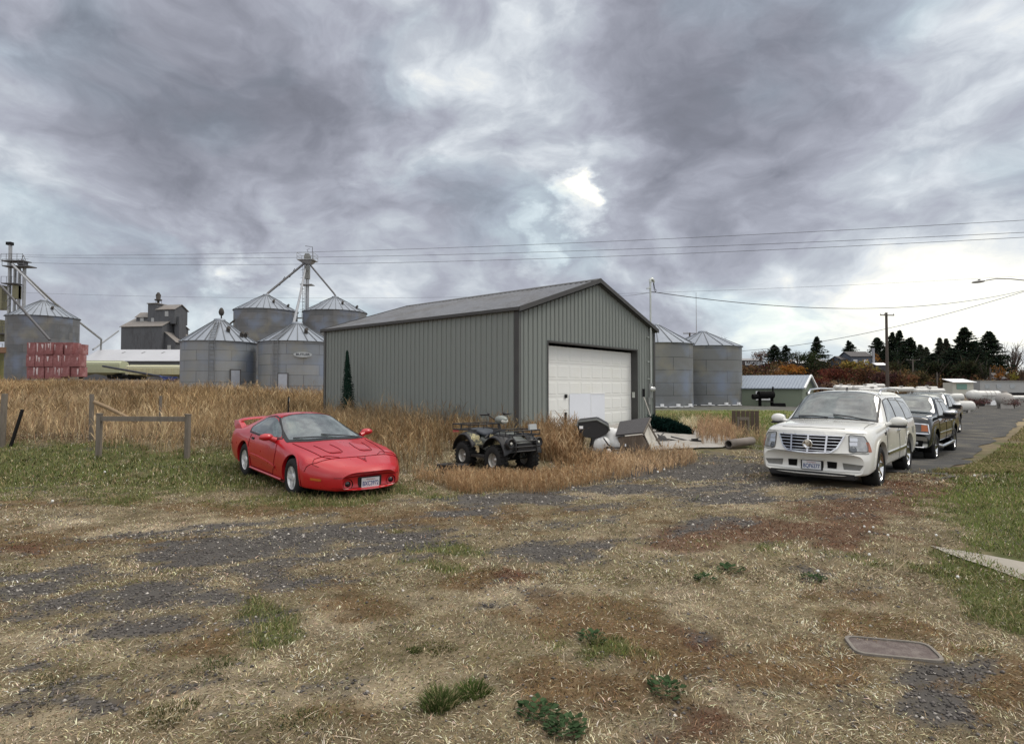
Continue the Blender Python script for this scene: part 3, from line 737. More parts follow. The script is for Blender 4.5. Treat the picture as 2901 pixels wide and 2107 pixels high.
for x, y in ((0, 0), (SW, 0), (0, SL), (SW, SL)):
    b = MB(); b.mx = sm
    sx_ = -1 if x == 0 else 1; sy_ = -1 if y == 0 else 1
    b.box((x+sx_*.0, y-sy_*.075+sy_*.025, (SE+SB)/2), (.06, .16, SE-SB-.05)); b.box((x-sx_*.07+sx_*.025, y+sy_*.003, (SE+SB)/2), (.13, .06, SE-SB-.055))
    b.build('corner_post', m_trim, shed)
b = MB(); b.mx = sm
rec = .30
b.box((DX0+.0, rec/2-.035, DZ/2+SB/2), (.045, rec+.03, DZ-SB)); b.box((DX1+.0, rec/2-.035, DZ/2+SB/2), (.045, rec+.03, DZ-SB)); b.box(((DX0+DX1)/2, rec/2-.035, DZ+.0), (DX1-DX0+.049, rec+.03, .05))
b.build('door_frame', m_trim, shed)
# overhead door: five sections of raised panels, set back in the opening
b = MB(); b.mx = sm
n_sec = 6; sh = .559; yd = rec-.07
top = DZ-.02
for k in range(n_sec):
    z1 = top-.09-k*sh; z0 = z1-sh+.006
    b.box(((DX0+DX1)/2, yd+.03, (z0+z1)/2), (DX1-DX0-.06, .05, z1-z0))
    pw = (DX1-DX0-.3)/8
    for j in range(8):
        x0 = DX0+.15+j*pw+.055; x1 = DX0+.15+(j+1)*pw-.055; a0, a1 = z0+.075, z1-.085; y_ = yd+.003; 
        for (xx0, xx1, zz0, zz1, dd) in ((x0, x1, a0, a1, .0), (x0+.03, x1-.03, a0+.03, a1-.03, .010)):
            pass
        o_ = [(x0, a0), (x1, a0), (x1, a1), (x0, a1)]; i1 = [(x0+.018, a0+.018), (x1-.018, a0+.018), (x1-.018, a1-.018), (x0+.018, a1-.018)]; i2 = [(x0+.05, a0+.05), (x1-.05, a0+.05), (x1-.05, a1-.05), (x0+.05, a1-.05)]
        vs = [(x, y_+.001, z) for x, z in o_]+[(x, y_-.010, z) for x, z in i1]+[(x, y_-.002, z) for x, z in i2]
        vs = [(x, y_+.002, z) for x, z in o_]+[(x, y_-.006, z) for x, z in i1]+[(x, y_-.006, z) for x, z in i2]
        fs = [(q_, (q_+1) % 4, 4+(q_+1) % 4, 4+q_) for q_ in range(4)]+[(4+q_, 4+(q_+1) % 4, 8+(q_+1) % 4, 8+q_) for q_ in range(4)]+[(8, 9, 10, 11)]
        b.add(vs, fs)
gd = b.build('garage_door', m_white, shed)
b = MB(); b.mx = sm; m_rub = M('door_seam', (.48, .48, .46), .8, var=.2)
for k in range(1, n_sec): b.box(((DX0+DX1)/2, yd+.009, top-.09-k*sh+.004), (DX1-DX0-.06, .012, .012))
b.build('seam', m_rub, gd)
b = MB(); b.mx = sm; m_patch = M('patch_white', (.70, .73, .78), .45, var=.04, scale=1, spec=.35)
for (x0, x1, z0, z1, d) in ((3.02, 4.36, -.1, 1.18, .018), (4.37, 5.30, -.1, 1.17, .022)):
    b.box(((x0+x1)/2, yd-d, (z0+z1)/2), (x1-x0, .008, z1-z0))
pt_ = b.build('patch_panel', m_patch, gd); pt_['label'] = 'two smooth bluish white sheets covering the lower middle of the door'
b = MB(); b.mx = sm; b.box((5.305-.47, yd-.03, 1.175), (.95, .02, .03)); b.box((4.365, yd-.028, .54), (.014, .012, 1.25)); b.build('flashing', M('bright_white', (.85, .86, .86), .4, var=.03), gd)
b = MB(); b.mx = sm; b.box((2.80, yd-.03, 1.10), (.11, .04, .12)); b.build('lock', m_dark, gd); b = MB(); b.mx = sm; b.box((2.78, yd-.03, .40), (.07, .04, .30)); b.box((2.76, yd-.035, .23), (.20, .03, .025)); b.box((2.77, yd-.03, .02), (.022, .02, .48), ry=.03)
b.build('latch', m_dark, gd)
b = MB(); b.mx = sm; b.box((DX1-.042, .12, 1.10), (.045, .10, .22)); b.build('keypad', M('keypad', (.5, .52, .48), .5), shed)
# electric service: conduit mast through the eave, weatherhead, meter
mt = 8.417; b = MB(); b.mx = sm
b.tube([(mt, -.10, 1.55), (mt, -.10, 5.74)], .038, 10); 
b.tube([(mt, -.10, 5.70), (mt+.01, -.10, 5.82), (mt+.08, -.13, 5.86), (mt+.16, -.16, 5.80), (mt+.18, -.17, 5.72)], [.05, .065, .075, .06, .045], 10)
b.bar((mt-.32, -.10, 5.42), (mt+.03, -.10, 5.47), .04); b.bar((mt-.10, -.10, 5.50), (mt+.04, -.10, 5.44), .05)
for z in (3.45, 2.45, 1.75): b.box((mt-.10, -.05, z), (.14, .05, .04))
mast = b.build('service_mast', M('conduit', (.50, .53, .50), .5, .5, var=.15, scale=5), shed)
b = MB(); b.mx = sm
b.box((mt+.0, -.055, 1.26), (.26, .11, .58)); b.box((mt-.12, -.05, .85), (.16, .09, .30)); b.tube([(mt-.1, -.04, 1.9), (mt-.1, -.04, .2)], .02, 6)
meter = b.build('meter_box', M('meter_grey', (.25, .26, .25), .5, .4), shed)
b = MB(); b.mx = sm @ Matrix.Translation((mt+.04, -.115, 1.33)) @ Matrix.Rotation(math.pi/2, 4, 'X')
b.lathe([(.0, .15), (.06, .145), (.085, .12), (.09, 0), (.10, 0), (.10, -.01)], 20); b.build('meter_glass', M('glass_pale', (.55, .56, .55), .12, .3, var=.1), meter)
b = MB(); b.mx = sm; b.tube([(mt+.17, -.17, 5.72), (mt+.2, -.19, 5.5), (mt+.26, -.2, 5.42), (mt+.33, -.2, 5.44)], .012, 5); b.tube([(mt+.15, -.16, 5.70), (mt+.16, -.19, 5.42), (mt+.24, -.21, 5.34), (mt+.34, -.2, 5.40)], .012, 5)
b.build('drip_loop', m_dark, mast)
# anchor of the service drop
drop_anchor = sm @ Vector((mt+.33, -.2, 5.42))

# ================================================================== grain bins
m_galr = M('bin_roof', (.27, .30, .34), .5, .35, var=.14, scale=.8, spec=.4)
def grain_bin(name, cx, cy, zb, r, zeave, zapex, label, tiers=1, ribs=22, ring=.9, wallm=None, capr=.45, vents=0, ladder=None, door=None, stack=False, base=False, group='round grain bins', n=48):
    t = empty(name, (cx, cy, zb), 0, label, 'grain bin', group)
    he = zeave-zb; ha = zapex-zb
    w = MB(); z = 0; prof = []
    while z < he-1e-3:
        z2 = min(z+ring, he); prof += [(r, z)]; z = z2
    prof.append((r, he)); w.lathe(prof, n, uv=True)
    w.build('wall', wallm, t)
    ro = MB(); eo = r+.14
    def zr(rr): return he-.03+(ha-he)*(1-(rr-capr)/(eo-capr))
    rim = [(eo, zr(eo)-.02)]
    if tiers == 2:
        rm = capr+(eo-capr)*.42; rim += [(eo, zr(eo)), (rm+.10, zr(rm)-.02), (rm, zr(rm)+.10), (capr, ha)]
    else: rim += [(eo, zr(eo)), (capr, ha)]
    ro.lathe(rim, ribs*2, smooth=False)
    roof = ro.build('roof', m_galr, t)
    rb = MB()
    for k in range(ribs):
        a = 2*math.pi*k/ribs; ca, sa = math.cos(a), math.sin(a)
        tiersegs = [(eo, capr)] if tiers == 1 else [(eo, rm+.1), (rm, capr)]
        for ri, (a0, a1) in enumerate(tiersegs):
            up = .03 if ri == 0 else .13
            rb.tube([(a0*ca, a0*sa, zr(a0)+(.03 if ri == 0 else .10)), (a1*ca, a1*sa, zr(a1)+(.03 if ri == 0 else .05))], .045, 4, cap=False)
    rb.build('rib', M('bin_rib', (.13, .14, .15), .5, .5, var=.1), roof)
    c = MB(); c.lathe([(capr+.03, ha-.06), (capr+.03, ha+.12), (capr*.8, ha+.18), (0, ha+.22)], 20); c.build('cap', m_galr, t)
    if stack:
        c = MB(); c.lathe([(.06, ha+.2), (.06, ha+.45), (.16, ha+.5), (.24, ha+.75), (.18, ha+1.0), (.08, ha+1.15), (0, ha+1.17)], 12, c=(.15, 0, 0)); c.build('vent_cowl', M('rust_dark', (.05, .045, .04), .8), t)
    fa = math.atan2(-cy, -cx)       # direction facing the photographer
    for k in range(vents):
        a = fa+(.75 if k else .35)*(1 if k % 2 == 0 else 1.25); rr = eo*.62 if k == 0 else eo*.80
        c = MB(); c.mx = Matrix.Translation((rr*math.cos(a), rr*math.sin(a), zr(rr))); c.tube([(0, 0, 0), (0, 0, .28), (.18*math.cos(a), .18*math.sin(a), .36)], .16, 10); c.build('roof_vent', M('rust_dark', (.05, .045, .04), .8), t)
    if ladder is not None:
        a = fa+ladder; ca, sa = math.cos(a), math.sin(a); c = MB(); rr = r+.12
        for s_ in (-.22, .22):
            c.tube([(rr*ca-s_*sa, rr*sa+s_*ca, .3), (rr*ca-s_*sa, rr*sa+s_*ca, he)], .03, 4)
            c.tube([(eo*ca-s_*sa, eo*sa+s_*ca, zr(eo)+.12), ((capr+.3)*ca-s_*sa, (capr+.3)*sa+s_*ca, zr(capr+.3)+.12)], .03, 4)
        z = .4
        while z < he: c.bar((rr*ca+.22*sa, rr*sa-.22*ca, z), (rr*ca-.22*sa, rr*sa+.22*ca, z), .04); z += .35
        k = .02
        while k < .95:
            q_ = eo+(capr+.3-eo)*k; c.bar((q_*ca+.22*sa, q_*sa-.22*ca, zr(q_)+.12), (q_*ca-.22*sa, q_*sa+.22*ca, zr(q_)+.12), .045); k += .09
        c.build('ladder', M('ladder_grey', (.20, .21, .22), .6, .5), t)
    if door is not None:
        a = fa+door; ca, sa = math.cos(a), math.sin(a); c = MB(); c.mx = Matrix.Translation((r*ca, r*sa, 0)) @ Matrix.Rotation(a, 4, 'Z')
        c.box((.03, 0, 1.15), (.10, .75, 1.5)); d_ = c.build('door', M('bin_door', (.40, .43, .48), .5, .4), t)
        c = MB(); c.mx = Matrix.Translation((r*ca, r*sa, 0)) @ Matrix.Rotation(a, 4, 'Z')
        for s_ in (-.42, .42): c.box((.04, s_, 1.15), (.12, .07, 1.64))
        c.box((.04, 0, 1.95), (.12, .91, .07)); c.build('door_frame', M('bin_seam', (.09, .09, .09), .7), d_)
    if base:
        c = MB(); c.lathe([(r+.10, -.3), (r+.10, .10), (r, .12)], n); c.build('base_ring', M('dark_conc', (.09, .09, .09), .9), t)
        for da in (-.75, -.32, .1, .5, .9):
            a = fa+da; c = MB(); c.mx = Matrix.Translation(((r+.2)*math.cos(a), (r+.2)*math.sin(a), .08)) @ Matrix.Rotation(a, 4, 'Z'); c.box((0, 0, .07), (.22, 1.3, .07)); c.box((.1, .2, .2), (.2, .3, .25)); c.build('foundation_flashing', M('bright_white', (.85, .86, .86), .4), t)
    return t
def binpx(name, pcx, Y, rpx, pyeave, pyapex, label, **kw):
    s = F/Y; x = (pcx-1450.5)/F*Y
    rpx = rpx/math.sqrt(1+(x/Y)**2)
    return grain_bin(name, x, Y, float(Hs(np.array([x]), np.array([Y]))[0])-.05, rpx/s*.995, CAMH+(HZ-pyeave)/s, CAMH+(HZ-pyapex)/s, label, **kw)
bm1 = bin_mat('bin_wall_near', .9, 2.8, (.27, .28, .275), (.19, .215, .245), (.09, .10, .11), .55, .25)
bm2 = bin_mat('bin_wall_far', .95, 2.6, (.165, .17, .175), (.11, .118, .125), (.08, .08, .08), .6, .25, .5)
bm3 = bin_mat('bin_wall_right', 1.16, 4.3, (.175, .18, .172), (.135, .148, .158), (.04, .04, .04), .6, .15, .15)
binpx('grain_bin', 620, 52, 109, 970, 908, 'low grain bin with dark cowl on its cone, foremost left of the shed', wallm=bm1, ladder=-.18, door=.42, stack=True, vents=3, ribs=26)
bB = binpx('grain_bin', 841, 52.5, 108, 971, 918, 'low grain bin half hidden by the left end of the shed', wallm=bm1, ladder=-.55, door=-.35, vents=1, ribs=26)
binpx('grain_bin', 752, 84, 92, 882, 836, 'tall grain bin under the left spout of the centre leg tower', wallm=bm2, tiers=2, ribs=30, ring=1.1, vents=2)
binpx('grain_bin', 948, 85, 91, 886, 842, 'tall grain bin under the right spout of the centre leg tower', wallm=bm2, tiers=2, ribs=30, ring=1.1, vents=2)
binpx('grain_bin', 120, 80, 107, 900, 852, 'big grain bin at the far left behind the red stack', wallm=bm2, tiers=2, ribs=32, ring=1.1, vents=1)
binpx('grain_bin', 1857, 56, 106, 976, 922, 'grain bin directly behind the right corner of the shed', wallm=bm3, ribs=18, ring=1.16, base=True)
binpx('grain_bin', 1992, 61.5, 109, 984, 942, 'grain bin standing clear between the shed and the green hut', wallm=bm3, ribs=18, ring=1.16, base=True)
# maker's oval sign on the second bin
Bc = bB.location; fa = math.atan2(-Bc.y, -Bc.x)+.13; rB = 108/F*52.5
sg = MB(); 
ax = Vector((math.cos(fa), math.sin(fa), 0)); ay = Vector((-math.sin(fa), math.cos(fa), 0))
mxs = Matrix(((ay.x, 0, ax.x, ax.x*(rB+.03)), (ay.y, 0, ax.y, ax.y*(rB+.03)), (0, 1, 0, 3.55), (0, 0, 0, 1)))
sg.mx = mxs
N = 28; vs = []
for rr, z in ((1.0, 0), (1.0, .05), (.94, .05), (.94, .04)):
    for k in range(N): a = 2*math.pi*k/N; vs.append((.75*rr*math.cos(a), .23*rr*math.sin(a), z))
fs = [(q_*N+k, q_*N+(k+1) % N, (q_+1)*N+(k+1) % N, (q_+1)*N+k) for q_ in range(3) for k in range(N)]+[tuple(range(3*N, 4*N))]
sg.add(vs, fs); sgo = sg.build('sign_plate', M('sign_grey', (.42, .45, .46), .5, .3), bB)
text_mesh('lettering', 'BUTLER', .26, M('letter_dark', (.03, .035, .05), .6), sgo, mxs @ Matrix.Translation((0, 0, .05)), .004, bold=.006, xs=1.25)

# ================================================================== leg towers and spouts
m_twr = M('tower_galv', (.34, .35, .36), .5, .5, var=.2, scale=1.5); m_spd = M('spout_dark', (.12, .12, .125), .6, .4, var=.2)
def gz(x, y): return float(Hs(np.array([x]), np.array([y]))[0])
tp = pt(868, 735, 88); tb_ = gz(tp.x, 88)
tw = empty('leg_tower', (tp.x, 88, tb_), 0, 'slim bucket leg tower rising between the two tall bins', 'elevator leg')
b = MB(); Ht = tp.z-tb_
for dx in (-.15, .15): b.box((dx, 0, Ht/2), (.19, .26, Ht))
b.build('leg_trunk', m_twr, tw)
b = MB()
for k, z in enumerate(np.arange(1, Ht-1, .5)): b.bar((-.62, -.2, z), (-.35, -.2, z), .05)
for dx in (-.62, -.38): b.tube([(dx, -.2, 0), (dx, -.2, Ht)], .035, 4)
for z in np.arange(6, Ht-1, 1.2): b.tube([(-.5+.45*math.cos(a_)*.8, -.35+.35*math.sin(a_), z) for a_ in np.linspace(3.14, 6.28, 7)], .025, 4)
b.build('ladder', m_spd, tw)
b = MB()
def plat(z, w):
    b.box((0, 0, z), (w, w*.8, .10)); 
    for a_ in (-1, 1):
        for c in (-1, 1): b.tube([(a_*w/2, c*w*.4, z), (a_*w/2, c*w*.4, z+1.0)], .035, 4)
    for zz_ in (.5, 1.0): b.tube([(-w/2, -w*.4, z+zz_), (w/2, -w*.4, z+zz_), (w/2, w*.4, z+zz_), (-w/2, w*.4, z+zz_)], .03, 4, closed=True)
plat(Ht-.1, 2.5); b.box((0, 0, Ht-.45), (1.1, .9, .45), taper=1.7); b.build('platform', m_twr, tw)
b = MB(); b.box((0, 0, Ht-3.8), (1.8, 1.4, .12)); b.build('platform', m_twr, tw)
b = MB(); b.box((-1.9, 0, Ht*.52), (2.3, 1.1, .08)); b.tube([(-3, .5, Ht*.52), (-3, .5, Ht*.52+1), (-1.0, .5, Ht*.52+1), (-1.0, .5, Ht*.52)], .03, 4); b.build('platform', m_twr, tw)
b = MB(); b.prism([(-.42, Ht-.1), (.42, Ht-.1), (.45, Ht+.55), (.28, Ht+.95), (-.28, Ht+.95), (-.45, Ht+.55)], 'y', -.3, .3); b.box((0, 0, Ht-1.9), (.66, .6, 2.0)); b.tube([(-.1, .2, Ht), (.85, .2, Ht+.3)], .05, 4)
b.build('leg_head', M('head_grey', (.22, .225, .21), .5, .4), tw)
b = MB(); b.tube([(.75, 0, Ht), (.75, 0, Ht+2.0), (-.35, 0, Ht+2.15)], .05, 5); b.tube([(.1, 0, Ht+1.2), (-.1, 0, Ht+1.6), (.3, 0, Ht+1.7)], .04, 5); b.build('hoist_arm', m_spd, tw)
def spout(name, pts, r, label, mat=m_twr, brace=True):
    P_ = [pt(*p) for p in pts]; o0 = P_[0].copy()
    b = MB(); b.tube([p-o0 for p in P_], r, 8)
    if brace:
        L = (P_[1]-P_[0]); 
        for f in (.35, .62):
            m_ = L*f; b.tube([m_+Vector((0, 0, -.2)).lerp(Vector((.5, 0, .75)), 1)*-.9, m_+Vector((.35, 0, .75))*.9], .05, 4)
    o = b.build(name, mat); o.location = o0
    return tag(o, label, 'spout', 'round grain spouts')
spout('grain_spout', [(862, 742, 87.6), (757, 829, 84.5), (752, 836, 84)], .17, 'long spout from the centre tower down left to the tall bin', m_spd)
spout('grain_spout', [(875, 748, 87.6), (944, 830, 85.3), (949, 838, 85)], .13, 'spout from the centre tower down right to the tall bin', m_spd, False)
spout('grain_spout', [(862, 760, 87.5), (845, 850, 70), (830, 918, 54)], .14, 'steep spout from the centre tower to the half hidden low bin', m_twr, False)
spout('grain_spout', [(664, 905, 81), (610, 950, 86)], .13, 'short spout slanting out left of the tall left bin', m_spd, False)
spout('grain_spout', [(27, 747, 86), (62, 782, 84), (125, 844, 80.5), (127, 850, 80)], .16, 'spout from the far left tower to the peak of the big bin', m_twr, False)
spout('grain_spout', [(29, 747, 86.3), (150, 857, 93), (285, 961, 102), (284, 992, 102)], .17, 'long spout passing over the big bin to the white roofed warehouse', m_twr, False)
spout('grain_spout', [(-30, 790, 74), (0, 812, 74), (62, 878, 74), (139, 963, 74)], .15, 'dark auger tube leaning across the big bin', m_spd, False)
spout('grain_spout', [(333, 937, 125), (262, 990, 103)], .16, 'pale spout from the old elevator down to the warehouse roof', m_twr, False)
# far left tower cluster with a dryer
tp = pt(21, 690, 87); tb_ = gz(tp.x, 87)
tw = empty('leg_tower', (tp.x, 87, tb_), 0, 'cluster of bucket legs and platforms at the left edge of the photo', 'elevator leg')
Ht = tp.z-tb_
for (dx, hh, w) in ((0, Ht, .26), (.62, Ht-3.2, .18), (1.15, Ht-3.0, .20), (1.75, Ht-3.0, .26)):
    b = MB(); b.box((dx, .3*dx, hh/2), (w, .4, hh)); b.build('leg_trunk', m_twr, tw)
b = MB(); b.box((-.1, 0, Ht+.1), (.75, .6, .45)); b.build('leg_head', m_dark, tw)
for (z, x0, x1) in ((Ht-2.6, -.7, 2.6), (Ht-3.4, -.5, 3.4), (Ht-6.0, -.6, 1.5), (Ht-13.5, -1, 1.2), (Ht-16, -1, 1.2)):
    b = MB(); b.box(((x0+x1)/2, 0, z), (x1-x0, 1.6, .14)); b.tube([(x0, -.8, z+1), (x1, -.8, z+1)], .03, 4)
    for x in np.arange(x0, x1, .8): b.tube([(x, -.8, z), (x, -.8, z+1)], .03, 4)
    b.build('platform', m_spd, tw)
b = MB(); b.box((1.9, 0, Ht-2.9), (.9, .9, .5)); b.tube([(1.7, 0, Ht-2.4), (2.0, 0, Ht-1.6), (2.3, 0, Ht-2.4)], .05, 5)
b.build('distributor', m_spd, tw)
b = MB(); 
for z in np.arange(2, Ht-6, 1.1): b.bar((-.15, -.4, z), (.6, -.4, z+.8), .05); b.tube([(.2+.4*math.cos(a_), -.6+.4*math.sin(a_), z) for a_ in np.linspace(3.14, 6.28, 6)], .03, 4)
b.build('ladder', m_spd, tw)
b = MB(); b.box((-1.5, .4, Ht-8.0), (1.3, 1.5, 3.6)); b.box((.95, .2, Ht-7.2), (.60, 1.0, 2.0)); b.box((-1.6, .3, Ht-13), (1.4, 1.4, 3.2)); b.build('dryer_box', M('dryer_olive', (.19, .18, .11), .6, .2, var=.2), tw)
b = MB(); b.box((-1.75, .2, Ht-25), (1.4, 2, 18)); b.build('tank_wall', M('dryer_yellow', (.26, .25, .10), .6, .1), tw)

# ================================================================== old elevator with stepped head house
m_elv = M('elev_siding', (.10, .105, .115), .75, .2, var=.18, scale=.35, col2=(.07, .072, .078), stretch=(1, 1, .3)); m_elr = M('elev_roof', (.22, .205, .19), .7, .1, var=.3, scale=.5, col2=(.14, .11, .09), mix2=(.5, .7))
el0 = pt(398, 1000, 132); YE = 132; s_ = F/YE
el = empty('grain_elevator', (el0.x, YE, 3.0), 0, 'old dark grey grain elevator with stepped head house', 'grain elevator')
def ex(px): return (px-1450.5)/F*YE-el0.x
def ez(py): return CAMH+(HZ-py)/s_-3.0
def gabled(b, rf, x0, x1, y0, y1, zb, ze, zr, over=.25, gable_axis='x'):
    """building with its ridge along x; walls into b, roof into rf"""
    ym = (y0+y1)/2
    b.add([(x0, y0, zb), (x1, y0, zb), (x1, y0, ze), (x0, y0, ze)], [(0, 1, 2, 3)]); b.add([(x0, y1, zb), (x1, y1, zb), (x1, y1, ze), (x0, y1, ze)], [(3, 2, 1, 0)])
    for x in (x0, x1): b.add([(x, y0, zb), (x, y1, zb), (x, y1, ze), (x, ym, zr), (x, y0, ze)], [(0, 1, 2, 3, 4) if x == x1 else (4, 3, 2, 1, 0)])
    dz = (zr-ze)/(ym-y0)*over; t = .12
    for sg in (0, 1):
        ya = y0-over if sg == 0 else y1+over
        vs = [(x0-over, ya, ze-dz+.02), (x1+over, ya, ze-dz+.02), (x1+over, ym, zr+.02), (x0-over, ym, zr+.02)]
        rf.add(vs+[(v[0], v[1], v[2]+t) for v in vs], [(0, 1, 2, 3), (7, 6, 5, 4), (0, 4, 5, 1), (1, 5, 6, 2), (3, 2, 6, 7), (0, 3, 7, 4)])
b = MB(); rf = MB()
rz = Matrix.Rotation(R(-9), 4, 'Z'); b.mx = rz; rf.mx = rz
gabled(b, rf, ex(333), ex(463), 0, 8.5, -1, ez(924), ez(907)+.9)
gabled(b, rf, ex(352), ex(394), 2.6, 5.6, ez(915), ez(893), ez(883)+.3)
b.box(((ex(394)+ex(422))/2, 4.0, (ez(856)+ez(915))/2), (ex(422)-ex(394), 3.6, ez(856)-ez(915)))
rf.box(((ex(394)+ex(422))/2, 4.0, ez(856)+.08), (ex(422)-ex(394)+.4, 4.0, .18))
gabled(b, rf, ex(422)+.01, ex(480), 2.2, 6.4, ez(915), ez(873), ez(864)+.5)
# lean-to on the right end
x0, x1 = ex(463)+.01, ex(497); b.add([(x0, 1, -1), (x1, 1, -1), (x1, 1, ez(968)), (x0, 1, ez(938))], [(0, 1, 2, 3)]); b.add([(x1, 1, -1), (x1, 8, -1), (x1, 8, ez(968)), (x1, 1, ez(968))], [(0, 1, 2, 3)])
rf.add([(x0-.2, .7, ez(937)), (x1+.4, .7, ez(970)), (x1+.4, 8.2, ez(970)), (x0-.2, 8.2, ez(937))], [(0, 1, 2, 3)])
b.box((ex(481), 4, ez(925)), (1.2, 2.2, 5))
b.build('wall', m_elv, el); rf.build('roof', m_elr, el)
m_win = M('far_window', (.32, .33, .33), .4, 0, var=.3)
for (px, py, w, h) in ((367, 901, .9, 1.2), (406, 903, .7, .9), (451, 886, .9, 1.2), (476, 985, .9, 1.2)):
    c = MB(); c.mx = rz; yy = {367: 2.55, 406: 2.15, 451: 2.15, 476: .95}[px]; c.box((ex(px)+(.35 if px != 476 else .1), yy, ez(py)), (w, .08, h)); c.build('window', m_win, el)
c = MB(); c.mx = rz; c.lathe([(.25, 0), (.25, .9), (.75, 1.0), (.8, 1.25), (.45, 1.3), (.55, 2.3), (.2, 2.9), (0, 2.95)], 10, c=(ex(408), 4, ez(856))); c.tube([(ex(400), 4, ez(856)), (ex(400), 4, ez(845)), (ex(419), 4, ez(845)), (ex(419), 4, ez(856))], .05, 4); c.build('head_vent', M('rust_dark', (.05, .045, .04), .8), el)

# ================================================================== long warehouse with pale roof
m_wroof = M('warehouse_roof', (.50, .51, .53), .5, .35, var=.10, scale=.25, spec=.4)
wl = pt(250, 1030, 103); wr_ = pt(540, 1034, 106)
wh = empty('warehouse', (wl.x, wl.y, wl.z-2.5), 0, 'long low warehouse with a pale metal roof in front of the old elevator', 'warehouse')
Lw = wr_.x-wl.x; zz0 = -2; ze = 3.05; b = MB(); rf = MB()
gabled(b, rf, -1.0, Lw, 0, 9, zz0, ze, ze+2.1, .4)
b.build('wall', M('warehouse_wall', (.13, .135, .15), .7, .2, var=.15, scale=.4), wh); rf.build('roof', m_wroof, wh)
for k in range(5):
    c = MB(); x = 3.2+k*3.6; c.add([(x, 1.2, ze+.62), (x+.28, 1.2, ze+.62), (x+.28+.9, 3.4, ze+1.76), (x+.9, 3.4, ze+1.76)], [(0, 1, 2, 3)]); c.build('skylight', M('skylight', (.10, .10, .10), .5), wh)

# ================================================================== covered hopper railcars
m_hop = M('hopper_cream', (.43, .45, .30), .6, .05, var=.15, scale=.5, col2=(.33, .34, .24), mix2=(.5, .7)); m_hopr = M('hopper_rib', (.52, .50, .33), .6, .05, var=.15, scale=.5, col2=(.36, .33, .22), mix2=(.5, .7))
def hopper(px0, px1, Y, pyt, pyb, label, ribs, mat):
    a = pt(px0, pyb, Y); c = pt(px1, pyb, Y+1.2); L = c.x-a.x; h = pt(px0, pyt, Y).z-a.z
    t = empty('hopper_railcar', (a.x, a.y, a.z), math.atan2(1.2, L), label, 'railcar', 'covered hopper railcars on the siding')
    b = MB(); w = 1.45; n = 10
    sec = [(-w*.99, h*.32), (-w, h*.5), (-w, h*.80), (-w*.8, h*.93), (-w*.5, h), (w*.5, h), (w*.8, h*.93), (w, h*.80), (w, h*.5), (w*.99, h*.32)]
    b.prism(sec, 'x', .35, L-.35); b.build('body', mat, t)
    b = MB()
    nh = max(2, int(L/4.2))
    for k in range(nh):
        x0 = .6+(L-1.2)*k/nh; x1 = .6+(L-1.2)*(k+1)/nh; xm = (x0+x1)/2
        b.add([(x0, -w, h*.33), (x1, -w, h*.33), (x1, w, h*.33), (x0, w, h*.33), (xm-.3, -.4, .35), (xm+.3, -.4, .35), (xm+.3, .4, .35), (xm-.3, .4, .35)], [(0, 1, 5, 4), (1, 2, 6, 5), (2, 3, 7, 6), (3, 0, 4, 7), (4, 5, 6, 7)])
    b.build('hopper_bay', mat, t)
    if ribs:
        b = MB()
        for x in np.arange(.8, L-.6, .95): b.box((x, -w-.05, h*.56), (.12, .12, h*.48))
        b.build('rib', m_hopr, t)
    b = MB(); b.box((L/2, 0, h+.10), (L-1.0, .7, .08)); b.box((L/2, -w*.92, h*.88), (L-.8, .12, .10)); b.build('running_board', M('hop_top', (.60, .62, .50), .5, .1), t)
    for x in (1.4, L-1.4):
        b = MB(); b.box((x, 0, .35), (2.2, 1.8, .3)); 
        for q_ in (-.75, .75): b.tube([(x+q_, -.8, .3), (x+q_, .8, .3)], .42, 14)
        b.build('truck', m_dark, t)
    return t
hopper(-130, 74, 93, 1021, 1070, 'cream hopper railcar left of the red stack', False, m_hop)
hopper(180, 360, 93.5, 1023, 1071, 'smooth cream hopper railcar just right of the red stack', False, m_hop)
hopper(362, 560, 94.5, 1035, 1073, 'ribbed yellow hopper railcar behind the blue auger', True, m_hopr)

